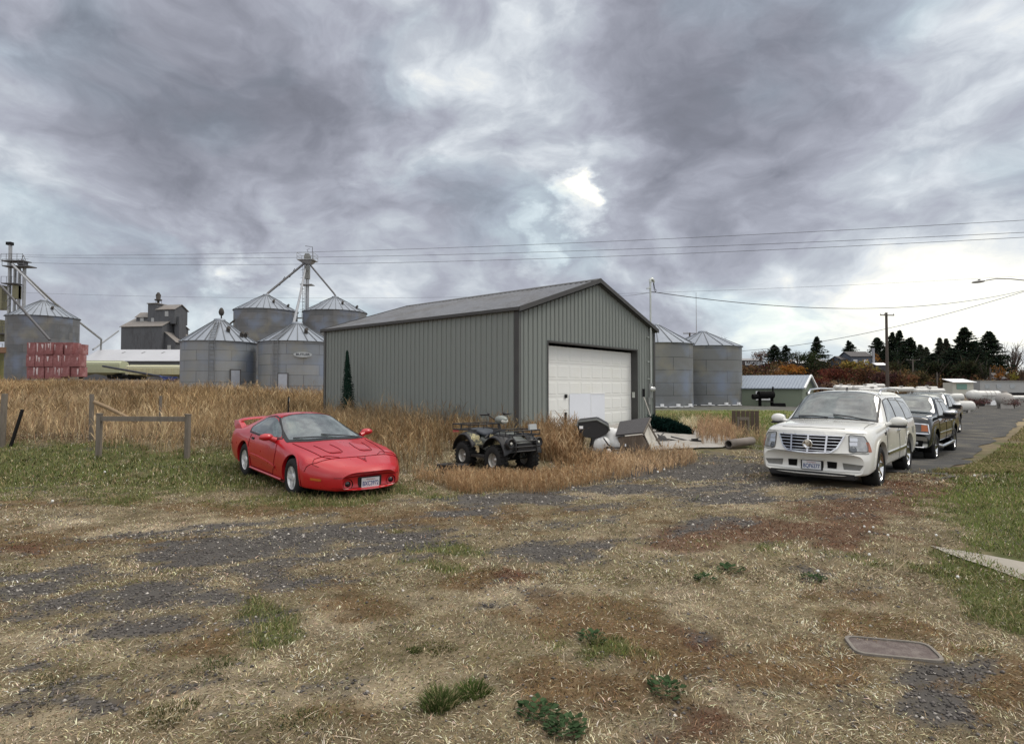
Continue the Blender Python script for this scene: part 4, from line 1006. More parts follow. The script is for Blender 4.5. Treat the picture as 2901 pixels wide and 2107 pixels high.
# ================================================================== red wrapped blocks in a stack
m_red = M('red_wrap', (.235, .085, .085), .7, 0, var=.45, scale=1.1, col2=(.33, .20, .20), mix2=(.50, .64), bump=.5, bscale=6)
m_wrapw = M('torn_wrap', (.55, .46, .46), .5, 0, var=.3, scale=3)
sb = pt(72, 1072, 72); nb = 0; bw = (pt(224, 1072, 72).x-sb.x)/6
top = pt(72, 968, 72).z; bh = (top-sb.z)/3
cols_ = {0: [0, 1, 2, 3, 4, 5], 1: [0, 1, 2, 3, 4, 5], 2: [0, 1, 2, 3, 4.15]}
rown = {0: 'bottom', 1: 'middle', 2: 'top'}; ords = ['leftmost', 'second', 'third', 'fourth', 'fifth', 'rightmost']
for r_ in (0, 1, 2):
    for ci, c_ in enumerate(cols_[r_]):
        rs = random.Random(r_*10+ci)
        low = (r_ == 0 and c_ >= 4)
        t = empty('wrapped_block', (sb.x+bw*(c_+.5)+rs.uniform(-.03, .03), 72+rs.uniform(-.16, .16), sb.z+bh*r_-.05+(.25 if low else 0)), rs.uniform(-.05, .05),
                  'red plastic wrapped block, %s from left in the %s row of the stack' % (ords[ci], rown[r_]), 'wrapped block', 'red wrapped blocks in the stack')
        b = MB(); hh = bh-.02-(.25 if low else 0)
        b.box((0, .7, hh/2), (bw-.03, 1.4, hh)); b.build('block', m_red, t, bevel=.035)
        b = MB()
        for k in range(rs.choice((1, 1, 2, 3))):
            x = rs.uniform(-.5, .5)*bw*.8; w_ = rs.uniform(.08, .28); z1 = hh*rs.uniform(.75, .98); z0 = hh*rs.uniform(.2, .55)
            b.add([(x-w_/2, -.012, z1), (x+w_/2, -.012, z1*.98), (x+w_*.2, -.03, z0), (x-w_*.15, -.02, z0*1.1)], [(0, 3, 2, 1)])
        b.build('torn_wrap', m_wrapw, t)
    if r_ == 2:      # collapsed block at the right end
        t = empty('wrapped_block', (sb.x+bw*5.6, 72.1, sb.z+bh*2-.05), 0, 'torn half empty red block slumped at the top right of the stack', 'wrapped block', 'red wrapped blocks in the stack')
        b = MB(); b.prism([(-bw*.32, 0), (bw*.38, 0), (bw*.40, bh*.85), (bw*.2, bh*.55), (-.05, bh*.15)], 'y', 0, 1.4); b.build('block', m_red, t)
# rusty belt conveyor left of the stack
a = pt(-60, 992, 77); c = pt(72, 994, 77)
b = MB(); L = c.x-a.x; b.box((L/2, 0, 0), (L, .9, .75)); 
for x in np.arange(0, L, 1.5): b.box((x, -.46, 0), (.1, .06, .75))
o = b.build('belt_conveyor', M('rust_beam', (.22, .13, .08), .8, .1, var=.3, scale=1)); o.location = a; tag(o, 'rusty brown conveyor beam running in from the left edge to the stack', 'conveyor')
b = MB(); 
# blue auger with a long dark tube
a = pt(484, 1066, 62); c = pt(291, 1037, 70); au = empty('grain_auger', (a.x, a.y, a.z-.8), 0, 'portable auger with dark tube and blue frame beside the near bin', 'auger')
b = MB(); o0 = Vector((a.x, a.y, a.z-.8)); b.tube([a-o0+Vector((.6, 0, -.3)), c-o0], .12, 8); b.build('auger_tube', M('auger_dark', (.03, .035, .05), .5, .3), au)
b = MB(); b.tube([(-1.2, 0, .85), (.4, .6, 0), (.4, -.6, 0), (-1.2, 0, .85)], .06, 5); b.box((-.1, 0, .55), (1.3, .5, .45)); b.tube([(-.9, .5, .1), (.7, .5, .1)], .06, 5); b.tube([(-.9, -.5, .1), (.7, -.5, .1)], .06, 5); b.build('frame', M('auger_blue', (.02, .04, .16), .5, .1), au)
for q_ in (-.55, .55):
    b = MB(); b.tube([(.0, q_-.08, .25), (.0, q_+.08, .25)], .25, 14); b.build('wheel', m_dark, au)
# ================================================================== vehicle bodies
def pchip(xs, ys, xq):
    xs = np.asarray(xs, float); ys = np.asarray(ys, float); h = np.diff(xs); d = np.diff(ys)/h; m = np.zeros(len(xs))
    for i in range(1, len(xs)-1):
        if d[i-1]*d[i] > 0:
            w1 = 2*h[i]+h[i-1]; w2 = h[i]+2*h[i-1]; m[i] = (w1+w2)/(w1/d[i-1]+w2/d[i])
    m[0] = d[0]; m[-1] = d[-1]
    i = np.clip(np.searchsorted(xs, xq)-1, 0, len(xs)-2); t = (xq-xs[i])/h[i]
    return ((2*t**3-3*t**2+1)*ys[i]+(t**3-2*t**2+t)*h[i]*m[i]+(-2*t**3+3*t**2)*ys[i+1]+(t**3-t**2)*h[i]*m[i+1])
def chaikin(P_, it=3):
    for _ in range(it):
        Q = [P_[0]]
        for a, b_ in zip(P_, P_[1:]): Q += [(a[0]*.75+b_[0]*.25, a[1]*.75+b_[1]*.25), (a[0]*.25+b_[0]*.75, a[1]*.25+b_[1]*.75)]
        Q.append(P_[-1]); P_ = Q
    return P_
def loft_body(stations, step=.05, it=3, plan=None):
    """stations: {x: [(y,z) x k]}, half sections from bottom centre to top centre. plan: x shift by |y| (rounds the nose in plan)"""
    xs = sorted(stations); k = len(stations[xs[0]])
    xq = []
    for a, b_ in zip(xs, xs[1:]):
        n = max(2, int(round((b_-a)/step))); xq += list(np.linspace(a, b_, n, endpoint=False))
    xq.append(xs[-1]); xq = np.array(xq)
    Yc = np.stack([pchip(xs, [stations[x][j][0] for x in xs], xq) for j in range(k)], 1)
    Zc = np.stack([pchip(xs, [stations[x][j][1] for x in xs], xq) for j in range(k)], 1)
    rings = []
    for i, x in enumerate(xq):
        h_ = chaikin(list(zip(Yc[i], Zc[i])), it)
        full = [(y, z) for y, z in h_]+[(-y, z) for y, z in reversed(h_[1:-1])]
        rings.append([((x+(plan(x, abs(y)) if plan else 0)), y, z) for y, z in full])
    n = len(rings[0]); V_ = [v for r_ in rings for v in r_]; F_ = []
    for i in range(len(rings)-1):
        for j in range(n):
            l = (j+1) % n; F_.append((i*n+j, (i+1)*n+j, (i+1)*n+l, i*n+l))
    # caps as strips across, so that they stay well shaped
    half = len(chaikin([(0, 0)]*k, it))
    for base, flip in ((0, True), ((len(rings)-1)*n, False)):
        for j in range(half-1):
            a, b_ = base+j, base+j+1; c, d = base+(n-j-1) % n, base+(n-j) % n
            q_ = [a, b_, c, d] if j > 0 else [a, b_, c]
            q_ = list(dict.fromkeys(q_))
            if len(q_) >= 3: F_.append(tuple(reversed(q_)) if not flip else tuple(q_))
    return V_, F_
def solid(name, V_, F_, mat, parent, cuts=(), smooth=40):
    """body mesh with wheel openings cut; returns object and its BVH"""
    me = bpy.data.meshes.new(name); me.from_pydata(V_, [], F_); me.update()
    bm = bmesh.new(); bm.from_mesh(me); bmesh.ops.remove_doubles(bm, verts=bm.verts, dist=1e-4); bmesh.ops.recalc_face_normals(bm, faces=bm.faces); bm.to_mesh(me); bm.free()
    o = bpy.data.objects.new(name, me); COL.objects.link(o); tmp = []
    for (x, z, r, y0, y1, sq) in cuts:
        b = MB()
        N = 40; poly = []
        for k in range(N):
            a = 2*math.pi*k/N; rr = r; poly.append((x+rr*math.copysign(abs(math.cos(a))**sq, math.cos(a)), z+rr*math.copysign(abs(math.sin(a))**sq, math.sin(a))))
        for sg in (-1, 1):
            c = MB(); c.prism(poly if sg > 0 else poly[::-1], 'y', sg*y0, sg*y1)
            co = c.build('cut', None); bmc = bmesh.new(); bmc.from_mesh(co.data); bmesh.ops.recalc_face_normals(bmc, faces=bmc.faces); bmc.to_mesh(co.data); bmc.free()
            md = o.modifiers.new('b', 'BOOLEAN'); md.operation = 'DIFFERENCE'; md.object = co; md.solver = 'EXACT'; tmp.append(co)
    bpy.context.view_layer.update(); dg = bpy.context.evaluated_depsgraph_get()
    m2 = bpy.data.meshes.new_from_object(o.evaluated_get(dg)); o.modifiers.clear(); o.data = m2; m2.name = name
    for c in tmp: bpy.data.objects.remove(c)
    m2.materials.clear(); m2.materials.append(mat)
    m2.polygons.foreach_set('use_smooth', [True]*len(m2.polygons))
    m2.set_sharp_from_angle(angle=R(smooth))
    o.parent = parent
    bm = bmesh.new(); bm.from_mesh(m2); bv = BVHTree.FromBMesh(bm); bm.free()
    return o, bv
AX = {'x': (lambda p: Vector((0, p[0], p[1])), Vector((1, 0, 0))), 'y': (lambda p: Vector((p[0], 0, p[1])), Vector((0, 1, 0))), 'z': (lambda p: Vector((p[0], p[1], 0)), Vector((0, 0, 1)))}
def cast(bv, p, ax, sgn, start=6):
    f, d = AX[ax]; o = f(p)+d*sgn*start; h = bv.ray_cast(o, -d*sgn)
    return (h[0], h[1] if h[1].dot(d*sgn) > 0 else -h[1]) if h[0] is not None else (None, None)
def patch(name, bv, poly, ax, sgn, mat, parent, off=.006, res=.035, thick=0.0, round_=0):
    """panel that follows the body surface, cut to an outline given in a flat view"""
    if round_: poly = [tuple(p) for p in rounded(poly, round_)]
    pts = []
    n = len(poly)
    for a in range(n):
        p, q_ = Vector(poly[a]), Vector(poly[(a+1) % n]); m = max(1, int((q_-p).length/res))
        pts += [p.lerp(q_, k/m) for k in range(m)]
    xs = [p.x for p in pts]; ys = [p.y for p in pts]
    X0, Y0 = np.meshgrid(np.arange(min(xs)+res*.6, max(xs), res), np.arange(min(ys)+res*.6, max(ys), res)); X0 = X0.ravel(); Y0 = Y0.ravel()
    k = inpoly(X0, Y0, [(p.x, p.y) for p in pts])
    N = len(pts); allp = pts+[Vector((x, y)) for x, y in zip(X0[k], Y0[k])]
    vo, eo, fo = delaunay_2d_cdt(allp, [(a, (a+1) % N) for a in range(N)], [list(range(N))], 1, 1e-6)[:3]
    P3 = []; ok = []
    last = None
    for v in vo:
        h, nn = cast(bv, v, ax, sgn)
        if h is None: P3.append(None)
        else: P3.append(h+nn*off)
    fo = [f for f in fo if all(P3[i] is not None for i in f)]
    P3 = [p if p is not None else Vector((0, 0, 0)) for p in P3]
    used = sorted({i for f in fo for i in f}); mp = {u: i for i, u in enumerate(used)}
    me = bpy.data.meshes.new(name); me.from_pydata([P3[u] for u in used], [], [[mp[i] for i in f] for f in fo])
    bm = bmesh.new(); bm.from_mesh(me); bmesh.ops.recalc_face_normals(bm, faces=bm.faces)
    f, d = AX[ax]
    if bm.faces:
        if sum(fc.normal.dot(d*sgn) for fc in bm.faces) < 0: bmesh.ops.reverse_faces(bm, faces=bm.faces)
    bm.to_mesh(me); bm.free(); me.polygons.foreach_set('use_smooth', [True]*len(me.polygons))
    return link_mesh(name, me, mat, parent)
def rounded(poly, r):
    out = []; n = len(poly)
    for i in range(n):
        p0, p, p1 = Vector(poly[i-1]), Vector(poly[i]), Vector(poly[(i+1) % n])
        a = p+(p0-p).normalized()*min(r, (p0-p).length*.45); b_ = p+(p1-p).normalized()*min(r, (p1-p).length*.45)
        for k in range(5): t = k/4; out.append(tuple(a*(1-t)**2+p*2*t*(1-t)+b_*t*t))
    return out
def ribbon(b, bv, pts, ax, sgn, w=.006, off=.003, h=.004, closed=False, res=.04):
    """thin strip laid along the body surface"""
    L = []; n = len(pts)
    for a in range(n if closed else n-1):
        p, q_ = Vector(pts[a]), Vector(pts[(a+1) % n]); m = max(1, int((q_-p).length/res)); L += [p.lerp(q_, k/m) for k in range(m)]
    if not closed: L.append(Vector(pts[-1]))
    H_ = [cast(bv, p, ax, sgn) for p in L]; H_ = [x for x in H_ if x[0] is not None]
    if len(H_) < 2: return
    N = len(H_); vs = []
    for i, (p, nn) in enumerate(H_):
        t = (H_[(i+1) % N][0] if closed or i < N-1 else p)-(H_[i-1][0] if closed or i > 0 else p)
        s_ = t.cross(nn); s_ = s_.normalized() if s_.length > 1e-8 else nn.orthogonal()
        vs += [p-s_*w/2+nn*(off-.004), p-s_*w/2+nn*(off+h), p+s_*w/2+nn*(off+h), p+s_*w/2+nn*(off-.004)]
    fs = [(i*4+k, i*4+k+1, ((i+1) % N)*4+k+1, ((i+1) % N)*4+k) for i in range(N if closed else N-1) for k in range(3)]
    b.add(vs, fs, smooth=False)
m_tyre = M('tyre', (.018, .018, .018), .85, 0, var=.25, scale=6, spec=.25, bump=.3, bscale=40)
m_well = M('wheel_well', (.008, .008, .008), .95, 0, var=.1, spec=.1)
m_chrome = M('chrome', (.62, .63, .64), .12, 1.0, var=.05); m_alu = M('alloy', (.55, .56, .58), .32, .75, var=.08, scale=8)
m_blk = M('black_trim', (.015, .015, .016), .55, 0, var=.15, spec=.4)
m_seam = M('seam_dark', (.085, .008, .011), .8, 0, var=.1, spec=.1)
m_glass = M('tinted_glass_glare', (.045, .06, .06), .05, 0, var=.25, scale=.9, col2=(.12, .145, .145), mix2=(.42, .62), spec=.8, ior=1.8)  # pale second tone stands in for sky glare on the glass
m_lens = M('lens', (.36, .37, .37), .10, .45, var=.35, scale=14, spec=.8); m_amber = M('amber_lens', (.42, .11, .02), .2, 0, var=.15, spec=.6)
def wheel_proto(R_, W_, rr, style, mat):
    """meshes of a tyre and its rim, axle along Y, outside towards +Y"""
    b = MB(); b.mx = Matrix.Rotation(-math.pi/2, 4, 'X'); w = W_/2
    b.lathe([(rr-.01, -w*.9), (rr+.01, -w), (R_-.05, -w*1.02), (R_-.012, -w*.86), (R_, -w*.6), (R_, w*.6), (R_-.012, w*.86), (R_-.05, w*1.02), (rr+.01, w), (rr-.01, w*.9)], 40)
    if style == 'knob':
        for k in range(22):
            a = 2*math.pi*k/22
            for s_ in (-1, 1): b.box(((R_+.004)*math.cos(a), (R_+.004)*math.sin(a), s_*w*.5), (.03, .05, w*.8), rz=a)
    ty = b.build('tyre', m_tyre)
    b = MB(); b.mx = Matrix.Rotation(-math.pi/2, 4, 'X')
    b.lathe([(rr-.012, -w*.8), (rr-.03, -w*.3), (rr-.03, w*.55), (rr-.008, w*.86), (rr+.006, w*.98), (rr+.010, w*.93), (rr-.002, w*.8)], 40)
    b.lathe([(rr-.03, -w*.1), (rr*.4, -w*.15), (0, -w*.15)], 32)
    ns = {'star': 5, 'multi': 7, 'six': 6, 'dish': 0, 'knob': 0}[style]
    for k in range(ns):
        a = 2*math.pi*k/ns+.3; ca, sa = math.cos(a), math.sin(a)
        w0, w1 = {'star': (.034, .050), 'multi': (.026, .040), 'six': (.032, .05)}[style]
        z0, z1 = w*.62, w*.80
        P0 = [(.05*ca-w0*sa, .05*sa+w0*ca), (.05*ca+w0*sa, .05*sa-w0*ca)]; q_ = rr-.02
        P1 = [(q_*ca+w1*sa, q_*sa-w1*ca), (q_*ca-w1*sa, q_*sa+w1*ca)]
        vs = [(*P0[0], z0), (*P0[1], z0), (*P1[0], z1), (*P1[1], z1), (*P0[0], z0-.04), (*P0[1], z0-.04), (*P1[0], z1-.05), (*P1[1], z1-.05)]
        b.add(vs, [(0, 1, 2, 3), (4, 7, 6, 5), (0, 3, 7, 4), (1, 5, 6, 2)])
    if style in ('dish', 'knob'): b.lathe([(rr-.02, w*.1), (rr*.72, w*.28), (rr*.62, w*.10), (rr*.3, w*.18), (rr*.25, w*.45), (0, w*.5)], 28)
    else: b.lathe([(.075, w*.5), (.07, w*.68), (.03, w*.74), (0, w*.74)], 20)
    ri = b.build('rim', mat, ty)
    b = MB(); b.mx = Matrix.Rotation(-math.pi/2, 4, 'X'); b.lathe([(rr-.035, w*.02), (0, w*.02)], 24); b.build('brake_backing', m_well, ty)
    return ty
def place_wheels(proto, parent, axles, yo, z, W_, first=True, steer=0):
    for x in axles:
        for sg in (-1, 1):
            c = proto.copy(); COL.objects.link(c); c.parent = parent
            c.location = (x, sg*(yo-W_/2), z); c.rotation_euler = (0, random.uniform(0, 6), 0 if sg > 0 else math.pi)
            if sg < 0: c.rotation_euler = (0, random.uniform(0, 6), math.pi)
            for ch in proto.children: k = ch.copy(); COL.objects.link(k); k.parent = c
    for ch in list(proto.children): bpy.data.objects.remove(ch)
    bpy.data.objects.remove(proto)
def liners(bparent, axles, z, r, y0, y1):
    for x in axles:
        for sg in (-1, 1):
            b = MB(); b.mx = Matrix.Translation((x, 0, z)) @ Matrix.Rotation(-math.pi/2, 4, 'X')
            b.lathe([(r-.006, sg*(y1-.03)), (r-.006, sg*y0), (0, sg*y0)], 32, a0=-math.pi-.35, a1=.35); b.build('wheel_well', m_well, bparent)
def plate(parent, mx, txt, top, col=(.62, .64, .66), tcol=(.02, .04, .12)):
    b = MB(); b.mx = mx; b.box((0, 0, 0), (.33, .165, .012)); p = b.build('number_plate', M('plate_white', col, .5, var=.05), parent, bevel=.003)
    b = MB(); b.mx = mx; b.box((0, 0, -.008), (.36, .19, .01)); b.build('plate_frame', m_blk, p)
    text_mesh('lettering', txt, .105, M('plate_ink', tcol, .6), p, mx @ Matrix.Translation((0, -.018, .0065)), .001, bold=.002, xs=.72)
    text_mesh('lettering', top, .034, M('plate_red', (.30, .03, .05), .6), p, mx @ Matrix.Translation((0, .055, .0065)), .001, xs=1.0)
def face_x(x, y, z, tilt=0): # frame for something flat facing forward (+x): local X -> +y, local Y -> up
    return Matrix.Translation((x, y, z)) @ Matrix.Rotation(math.pi/2, 4, 'Z') @ Matrix.Rotation(math.pi/2-tilt, 4, 'X')

# ------------------------------------------------------------------ red coupe
def paint(name, col, col2=None, var=.04, rough=.28, metal=0.0, coat=.8):
    return M(name, col, rough, metal, var=var, scale=1.2, col2=col2, mix2=(.45, .75), coat=coat, spec=.5)
m_redp = paint('red_paint', (.43, .006, .012), (.38, .009, .014), rough=.30, coat=.5)
hd = math.atan2(-.749, .663)
car = empty('red_coupe', (-4.02, 11.76, h1(-4.02, 11.76)-.02), hd, 'faded red sports coupe with a raised rear wing parked on the grass', 'car'); car.rotation_euler = (0, .03, hd); car.location.z += .03
stc = {
 -2.55: [(0, .40), (.60, .40), (.70, .50), (.74, .64), (.72, .78), (.58, .86), (.30, .89), (0, .90)],
 -2.50: [(0, .30), (.74, .30), (.82, .44), (.86, .62), (.82, .82), (.66, .91), (.33, .94), (0, .95)],
 -2.30: [(0, .24), (.84, .24), (.90, .36), (.93, .60), (.87, .88), (.70, .945), (.35, .965), (0, .97)],
 -1.95: [(0, .20), (.88, .20), (.92, .32), (.95, .58), (.885, .90), (.66, .99), (.34, 1.025), (0, 1.03)],
 -1.50: [(0, .18), (.90, .18), (.93, .30), (.955, .56), (.895, .895), (.60, 1.115), (.33, 1.17), (0, 1.18)],
 -1.10: [(0, .17), (.91, .17), (.93, .30), (.950, .55), (.895, .89), (.565, 1.215), (.33, 1.265), (0, 1.275)],
 -.75: [(0, .17), (.91, .17), (.93, .30), (.945, .55), (.89, .89), (.56, 1.25), (.33, 1.30), (0, 1.31)],
 -.40: [(0, .17), (.91, .17), (.93, .30), (.94, .55), (.885, .885), (.57, 1.235), (.33, 1.285), (0, 1.295)],
 -.20: [(0, .17), (.91, .17), (.93, .30), (.94, .55), (.885, .88), (.60, 1.17), (.34, 1.225), (0, 1.24)],
 .20: [(0, .17), (.91, .17), (.93, .30), (.94, .55), (.885, .87), (.665, 1.01), (.36, 1.07), (0, 1.085)],
 .52: [(0, .17), (.91, .17), (.93, .30), (.94, .54), (.885, .85), (.70, .90), (.37, .945), (0, .96)],
 .66: [(0, .17), (.91, .17), (.93, .30), (.94, .54), (.885, .84), (.71, .87), (.37, .90), (0, .915)],
 1.0: [(0, .17), (.90, .17), (.93, .30), (.945, .53), (.885, .80), (.68, .825), (.36, .855), (0, .87)],
 1.35: [(0, .17), (.89, .17), (.925, .30), (.945, .52), (.885, .765), (.66, .785), (.35, .815), (0, .825)],
 1.75: [(0, .17), (.87, .17), (.91, .29), (.935, .49), (.87, .69), (.62, .725), (.34, .75), (0, .755)],
 2.02: [(0, .17), (.79, .17), (.84, .28), (.865, .45), (.80, .62), (.57, .675), (.33, .695), (0, .70)],
 2.20: [(0, .18), (.70, .18), (.75, .27), (.775, .43), (.71, .56), (.52, .615), (.31, .635), (0, .64)],
 2.34: [(0, .19), (.60, .19), (.64, .27), (.66, .42), (.60, .51), (.46, .56), (.29, .578), (0, .583)],
 2.41: [(0, .22), (.46, .22), (.50, .29), (.51, .40), (.46, .455), (.36, .50), (.23, .513), (0, .517)]}
V_, F_ = loft_body(stc, .05, 3, plan=lambda x, y: .13*max(0, (x-1.7)/.6)*(.75-(y/.55)**2)+(.17*max(0, (-x-1.35)/1.2) if x < 0 else 0))
AXC = (1.283, -1.283)
body, bv = solid('body', V_, F_, m_redp, car, cuts=[(1.283, .335, .375, .62, 1.2, 1.0), (-1.283, .335, .375, .62, 1.2, 1.0)])
liners(car, AXC, .335, .372, .60, .92)
# glass
ws = [(.58, -.70), (.70, -.42), (.735, 0), (.70, .42), (.58, .70), (.10, .635), (-.30, .53), (-.345, .30), (-.36, 0), (-.345, -.30), (-.30, -.53), (.10, -.635)]
patch('windscreen_surround', bv, [(.63, -.78), (.76, -.42), (.80, 0), (.76, .42), (.63, .78), (.10, .70), (-.33, .565), (-.385, .30), (-.40, 0), (-.385, -.30), (-.33, -.565), (.10, -.70)], 'z', 1, m_blk, car, .003)
patch('windscreen', bv, ws, 'z', 1, m_glass, car, .008)
for sg in (1, -1):
    patch('side_window', bv, [(.36, .915), (-.02, 1.075), (-.36, 1.20), (-.62, 1.225), (-.86, 1.20), (-1.18, .995), (-1.10, .925), (-.60, .905)], 'y', sg, m_glass, car, .008, round_=.02)
    b = MB(); ribbon(b, bv, [(.43, .895), (-.02, 1.095), (-.36, 1.222), (-.62, 1.248), (-.87, 1.222), (-1.22, 1.0), (-1.13, .905), (-.60, .887)], 'y', sg, w=.03, closed=True); b.build('window_trim', m_blk, car)
    b = MB(); ribbon(b, bv, [(.44, .84), (.50, .70), (.47, .45), (.40, .24)], 'y', sg); ribbon(b, bv, [(-.98, .87), (-1.0, .60), (-.86, .42), (-.80, .24)], 'y', sg); ribbon(b, bv, [(.40, .26), (-.80, .26)], 'y', sg)
    ribbon(b, bv, [(1.62, .52), (1.68, .40), (1.70, .22)], 'y', sg); b.build('door_seam', m_seam, car)
    b = MB(); h_, n_ = cast(bv, (-.82, .80), 'y', sg); b.box(h_+n_*.002, (.15, .02, .05)); b.build('door_handle', m_blk, car, bevel=.006)
    # rub strip with a highlight along the door
    b = MB(); ribbon(b, bv, [(.52, .40), (.1, .445), (-.4, .475), (-.84, .485)], 'y', sg, w=.05, off=.004, h=.016); b.build('side_moulding', m_redp, car)
    b = MB(); ribbon(b, bv, [(.86, .215), (0, .215), (-.86, .215)], 'y', sg, w=.09, off=.006, h=.022); b.build('side_skirt', m_redp, car)
    # mirror on a short stalk
    b = MB(); b.ball((.30, sg*1.02, .935), (.085, .13, .068), 14, 10); b.tube([(.34, sg*.86, .87), (.32, sg*.97, .915)], [.06, .045], 8); mr = b.build('door_mirror', m_redp, car)
    b = MB(); b.box((.226, sg*1.02, .935), (.012, .20, .095)); b.build('mirror_glass', m_glass, mr)
    patch('marker_light', bv, [(1.93, .36), (2.12, .355), (2.12, .395), (1.93, .40)], 'y', sg, m_amber, car, .006, res=.02)
    patch('side_light', bv, [(-2.05, .56), (-2.22, .56), (-2.22, .60), (-2.05, .60)], 'y', sg, M('red_lens', (.25, .01, .01), .25), car, .006, res=.02)
    # wheel arch lip
    for ax_ in AXC:
        b = MB(); ribbon(b, bv, [(ax_+.392*math.cos(a_), .335+.392*math.sin(a_)) for a_ in np.linspace(-.25, math.pi+.25, 26)], 'y', sg, w=.030, off=.002, h=.010); b.build('wheel_arch', m_redp, car)
    # hood extractor, headlamp cover
    b = MB(); ribbon(b, bv, [(1.15, sg*.47), (1.55, sg*.43), (1.70, sg*.40), (1.74, sg*.36), (1.75, sg*.22), (1.70, sg*.17), (1.50, sg*.16), (1.20, sg*.19)], 'z', 1, w=.006)
    ribbon(b, bv, [(1.98, sg*.36), (1.80, sg*.52), (1.82, sg*.74), (1.90, sg*.80), (2.02, sg*.74)], 'z', 1, w=.006)
    b.build('hood_crease', m_seam, car)
    # the nostril itself: flat patch, shade of the recess put in as darker red
    patch('hood_scoop', bv, [(1.64, sg*.19), (1.72, sg*.21), (1.72, sg*.36), (1.64, sg*.39)], 'z', 1, M('scoop_shadow', (.33, .012, .018), .45), car, .005, res=.03)
b = MB(); ribbon(b, bv, [(.80, -.72), (1.35, -.66), (1.80, -.60), (1.97, -.50), (2.03, -.25), (2.05, 0), (2.03, .25), (1.97, .50), (1.80, .60), (1.35, .66), (.80, .72)], 'z', 1, w=.009)
ribbon(b, bv, [(1.97, -.5), (1.93, -.74), (1.80, -.90)], 'z', 1, w=.007); ribbon(b, bv, [(1.97, .5), (1.93, .74), (1.80, .90)], 'z', 1, w=.007)
ribbon(b, bv, [(-.39, -.53), (-.42, 0), (-.39, .53)], 'z', 1, w=.007); ribbon(b, bv, [(-1.30, -.5), (-1.33, 0), (-1.30, .5)], 'z', 1, w=.007); b.build('panel_seam', m_seam, car)
# cowl, wipers
patch('cowl', bv, [(.60, -.76), (.77, -.42), (.81, 0), (.77, .42), (.60, .76), (.68, .78), (.86, .42), (.90, 0), (.86, -.42), (.68, -.78)], 'z', 1, m_blk, car, .006, res=.03)
for (y0, y1) in ((.62, -.08), (-.02, -.62)):
    b = MB(); p = cast(bv, (.74, y0), 'z', 1)[0]; q_ = cast(bv, (.56, y1), 'z', 1)[0]; m_ = cast(bv, (.68, (y0+y1)/2), 'z', 1)[0]
    b.tube([p+Vector((0, 0, .03)), m_+Vector((0, 0, .035)), q_+Vector((0, 0, .022))], .010, 6); b.build('wiper', m_blk, car)
# fog lamps in round holes, grille strip, plate, emblem
for sg in (1, -1):
    h_, n_ = cast(bv, (sg*.40, .315), 'x', 1)
    b = MB(); b.mx = Matrix.Translation(h_-Vector((.02, 0, 0))) @ Matrix.Rotation(math.pi/2, 4, 'Y'); b.lathe([(.085, .040), (.075, .012), (.074, -.02), (0, -.02)], 24); fl = b.build('fog_lamp', m_well, car)
    b = MB(); b.mx = Matrix.Translation(h_+Vector((-.008, 0, 0))) @ Matrix.Rotation(math.pi/2, 4, 'Y'); b.lathe([(.050, 0), (.048, .016), (0, .026)], 20); b.build('lens', M('fog_glass', (.015, .012, .014), .15, spec=.5), fl)
    patch('intake', bv, [(sg*.53, .20), (sg*.68, .21), (sg*.66, .30), (sg*.53, .29)], 'x', 1, m_redp, car, .004, res=.03)
h_, n_ = cast(bv, (0, .33), 'x', 1)
b = MB(); b.box(h_+Vector((-.01, 0, -.01)), (.05, .44, .21)); b.build('plate_recess', m_blk, car, bevel=.01)
plate(car, face_x(h_.x+.03, 0, .315, -.06), 'BXC3972', 'Washington', tcol=(.03, .06, .20))
b = MB(); ribbon(b, bv, [(-.60, .42), (-.3, .435), (0, .44), (.3, .435), (.60, .42)], 'x', 1, w=.006); ribbon(b, bv, [(-.62, .255), (-.3, .245), (0, .24), (.3, .245), (.62, .255)], 'x', 1, w=.006); b.build('bumper_crease', m_seam, car)
b = MB(); 
for sg in (1, -1):
    ribbon(b, bv, [(2.12, 0), (2.20, sg*.012), (2.12, sg*.035), (2.08, sg*.075), (2.13, sg*.045), (2.27, 0)], 'z', 1, w=.010, res=.02)
b.build('emblem', M('emblem_red', (.20, .01, .015), .4), car)
# raised wing
b = MB(); ys_w = np.linspace(-.80, .80, 17); sec = [(-.18, -.012), (-.12, .012), (.0, .022), (.12, .016), (.20, .0), (.10, -.014), (-.05, -.018)]; K = len(sec); vs = []
for y_ in ys_w:
    k_ = abs(y_)/.80; zc_ = 1.105-.035*k_**2-.05*max(0, k_-.85)/.15; xc_ = -2.30+.10*k_**2.5; ch = 1-.15*k_**3
    vs += [(xc_-a_*ch, y_, zc_+c_*(1-.4*k_**6)) for a_, c_ in sec]
N = len(ys_w); b.add(vs, [(i*K+k, (i+1)*K+k, (i+1)*K+(k+1) % K, i*K+(k+1) % K) for i in range(N-1) for k in range(K)]+[tuple(range(K)), tuple(reversed(range((N-1)*K, N*K)))], smooth=True)
for sg in (1, -1):      # broad fins sweeping up from the rear quarters
    P0 = [(-1.72, .905), (-2.06, 1.03), (-2.14, 1.06), (-2.42, 1.05), (-2.34, .955), (-2.22, .885), (-2.0, .86)]
    inn = [(x, sg*.70, z) for x, z in P0]; out = [(x, sg*(.845-.05*(z-.86)/.2), z) for x, z in P0]; n = len(P0)
    b.add(inn+out, [tuple(range(n)), tuple(reversed(range(n, 2*n)))]+[(i, (i+1) % n, n+(i+1) % n, n+i) for i in range(n)])
b.build('rear_wing', m_redp, car)
wp = wheel_proto(.335, .235, .212, 'star', M('alloy_white', (.62, .63, .64), .4, .35, var=.1, scale=6)); place_wheels(wp, car, AXC, .925, .315, .235)
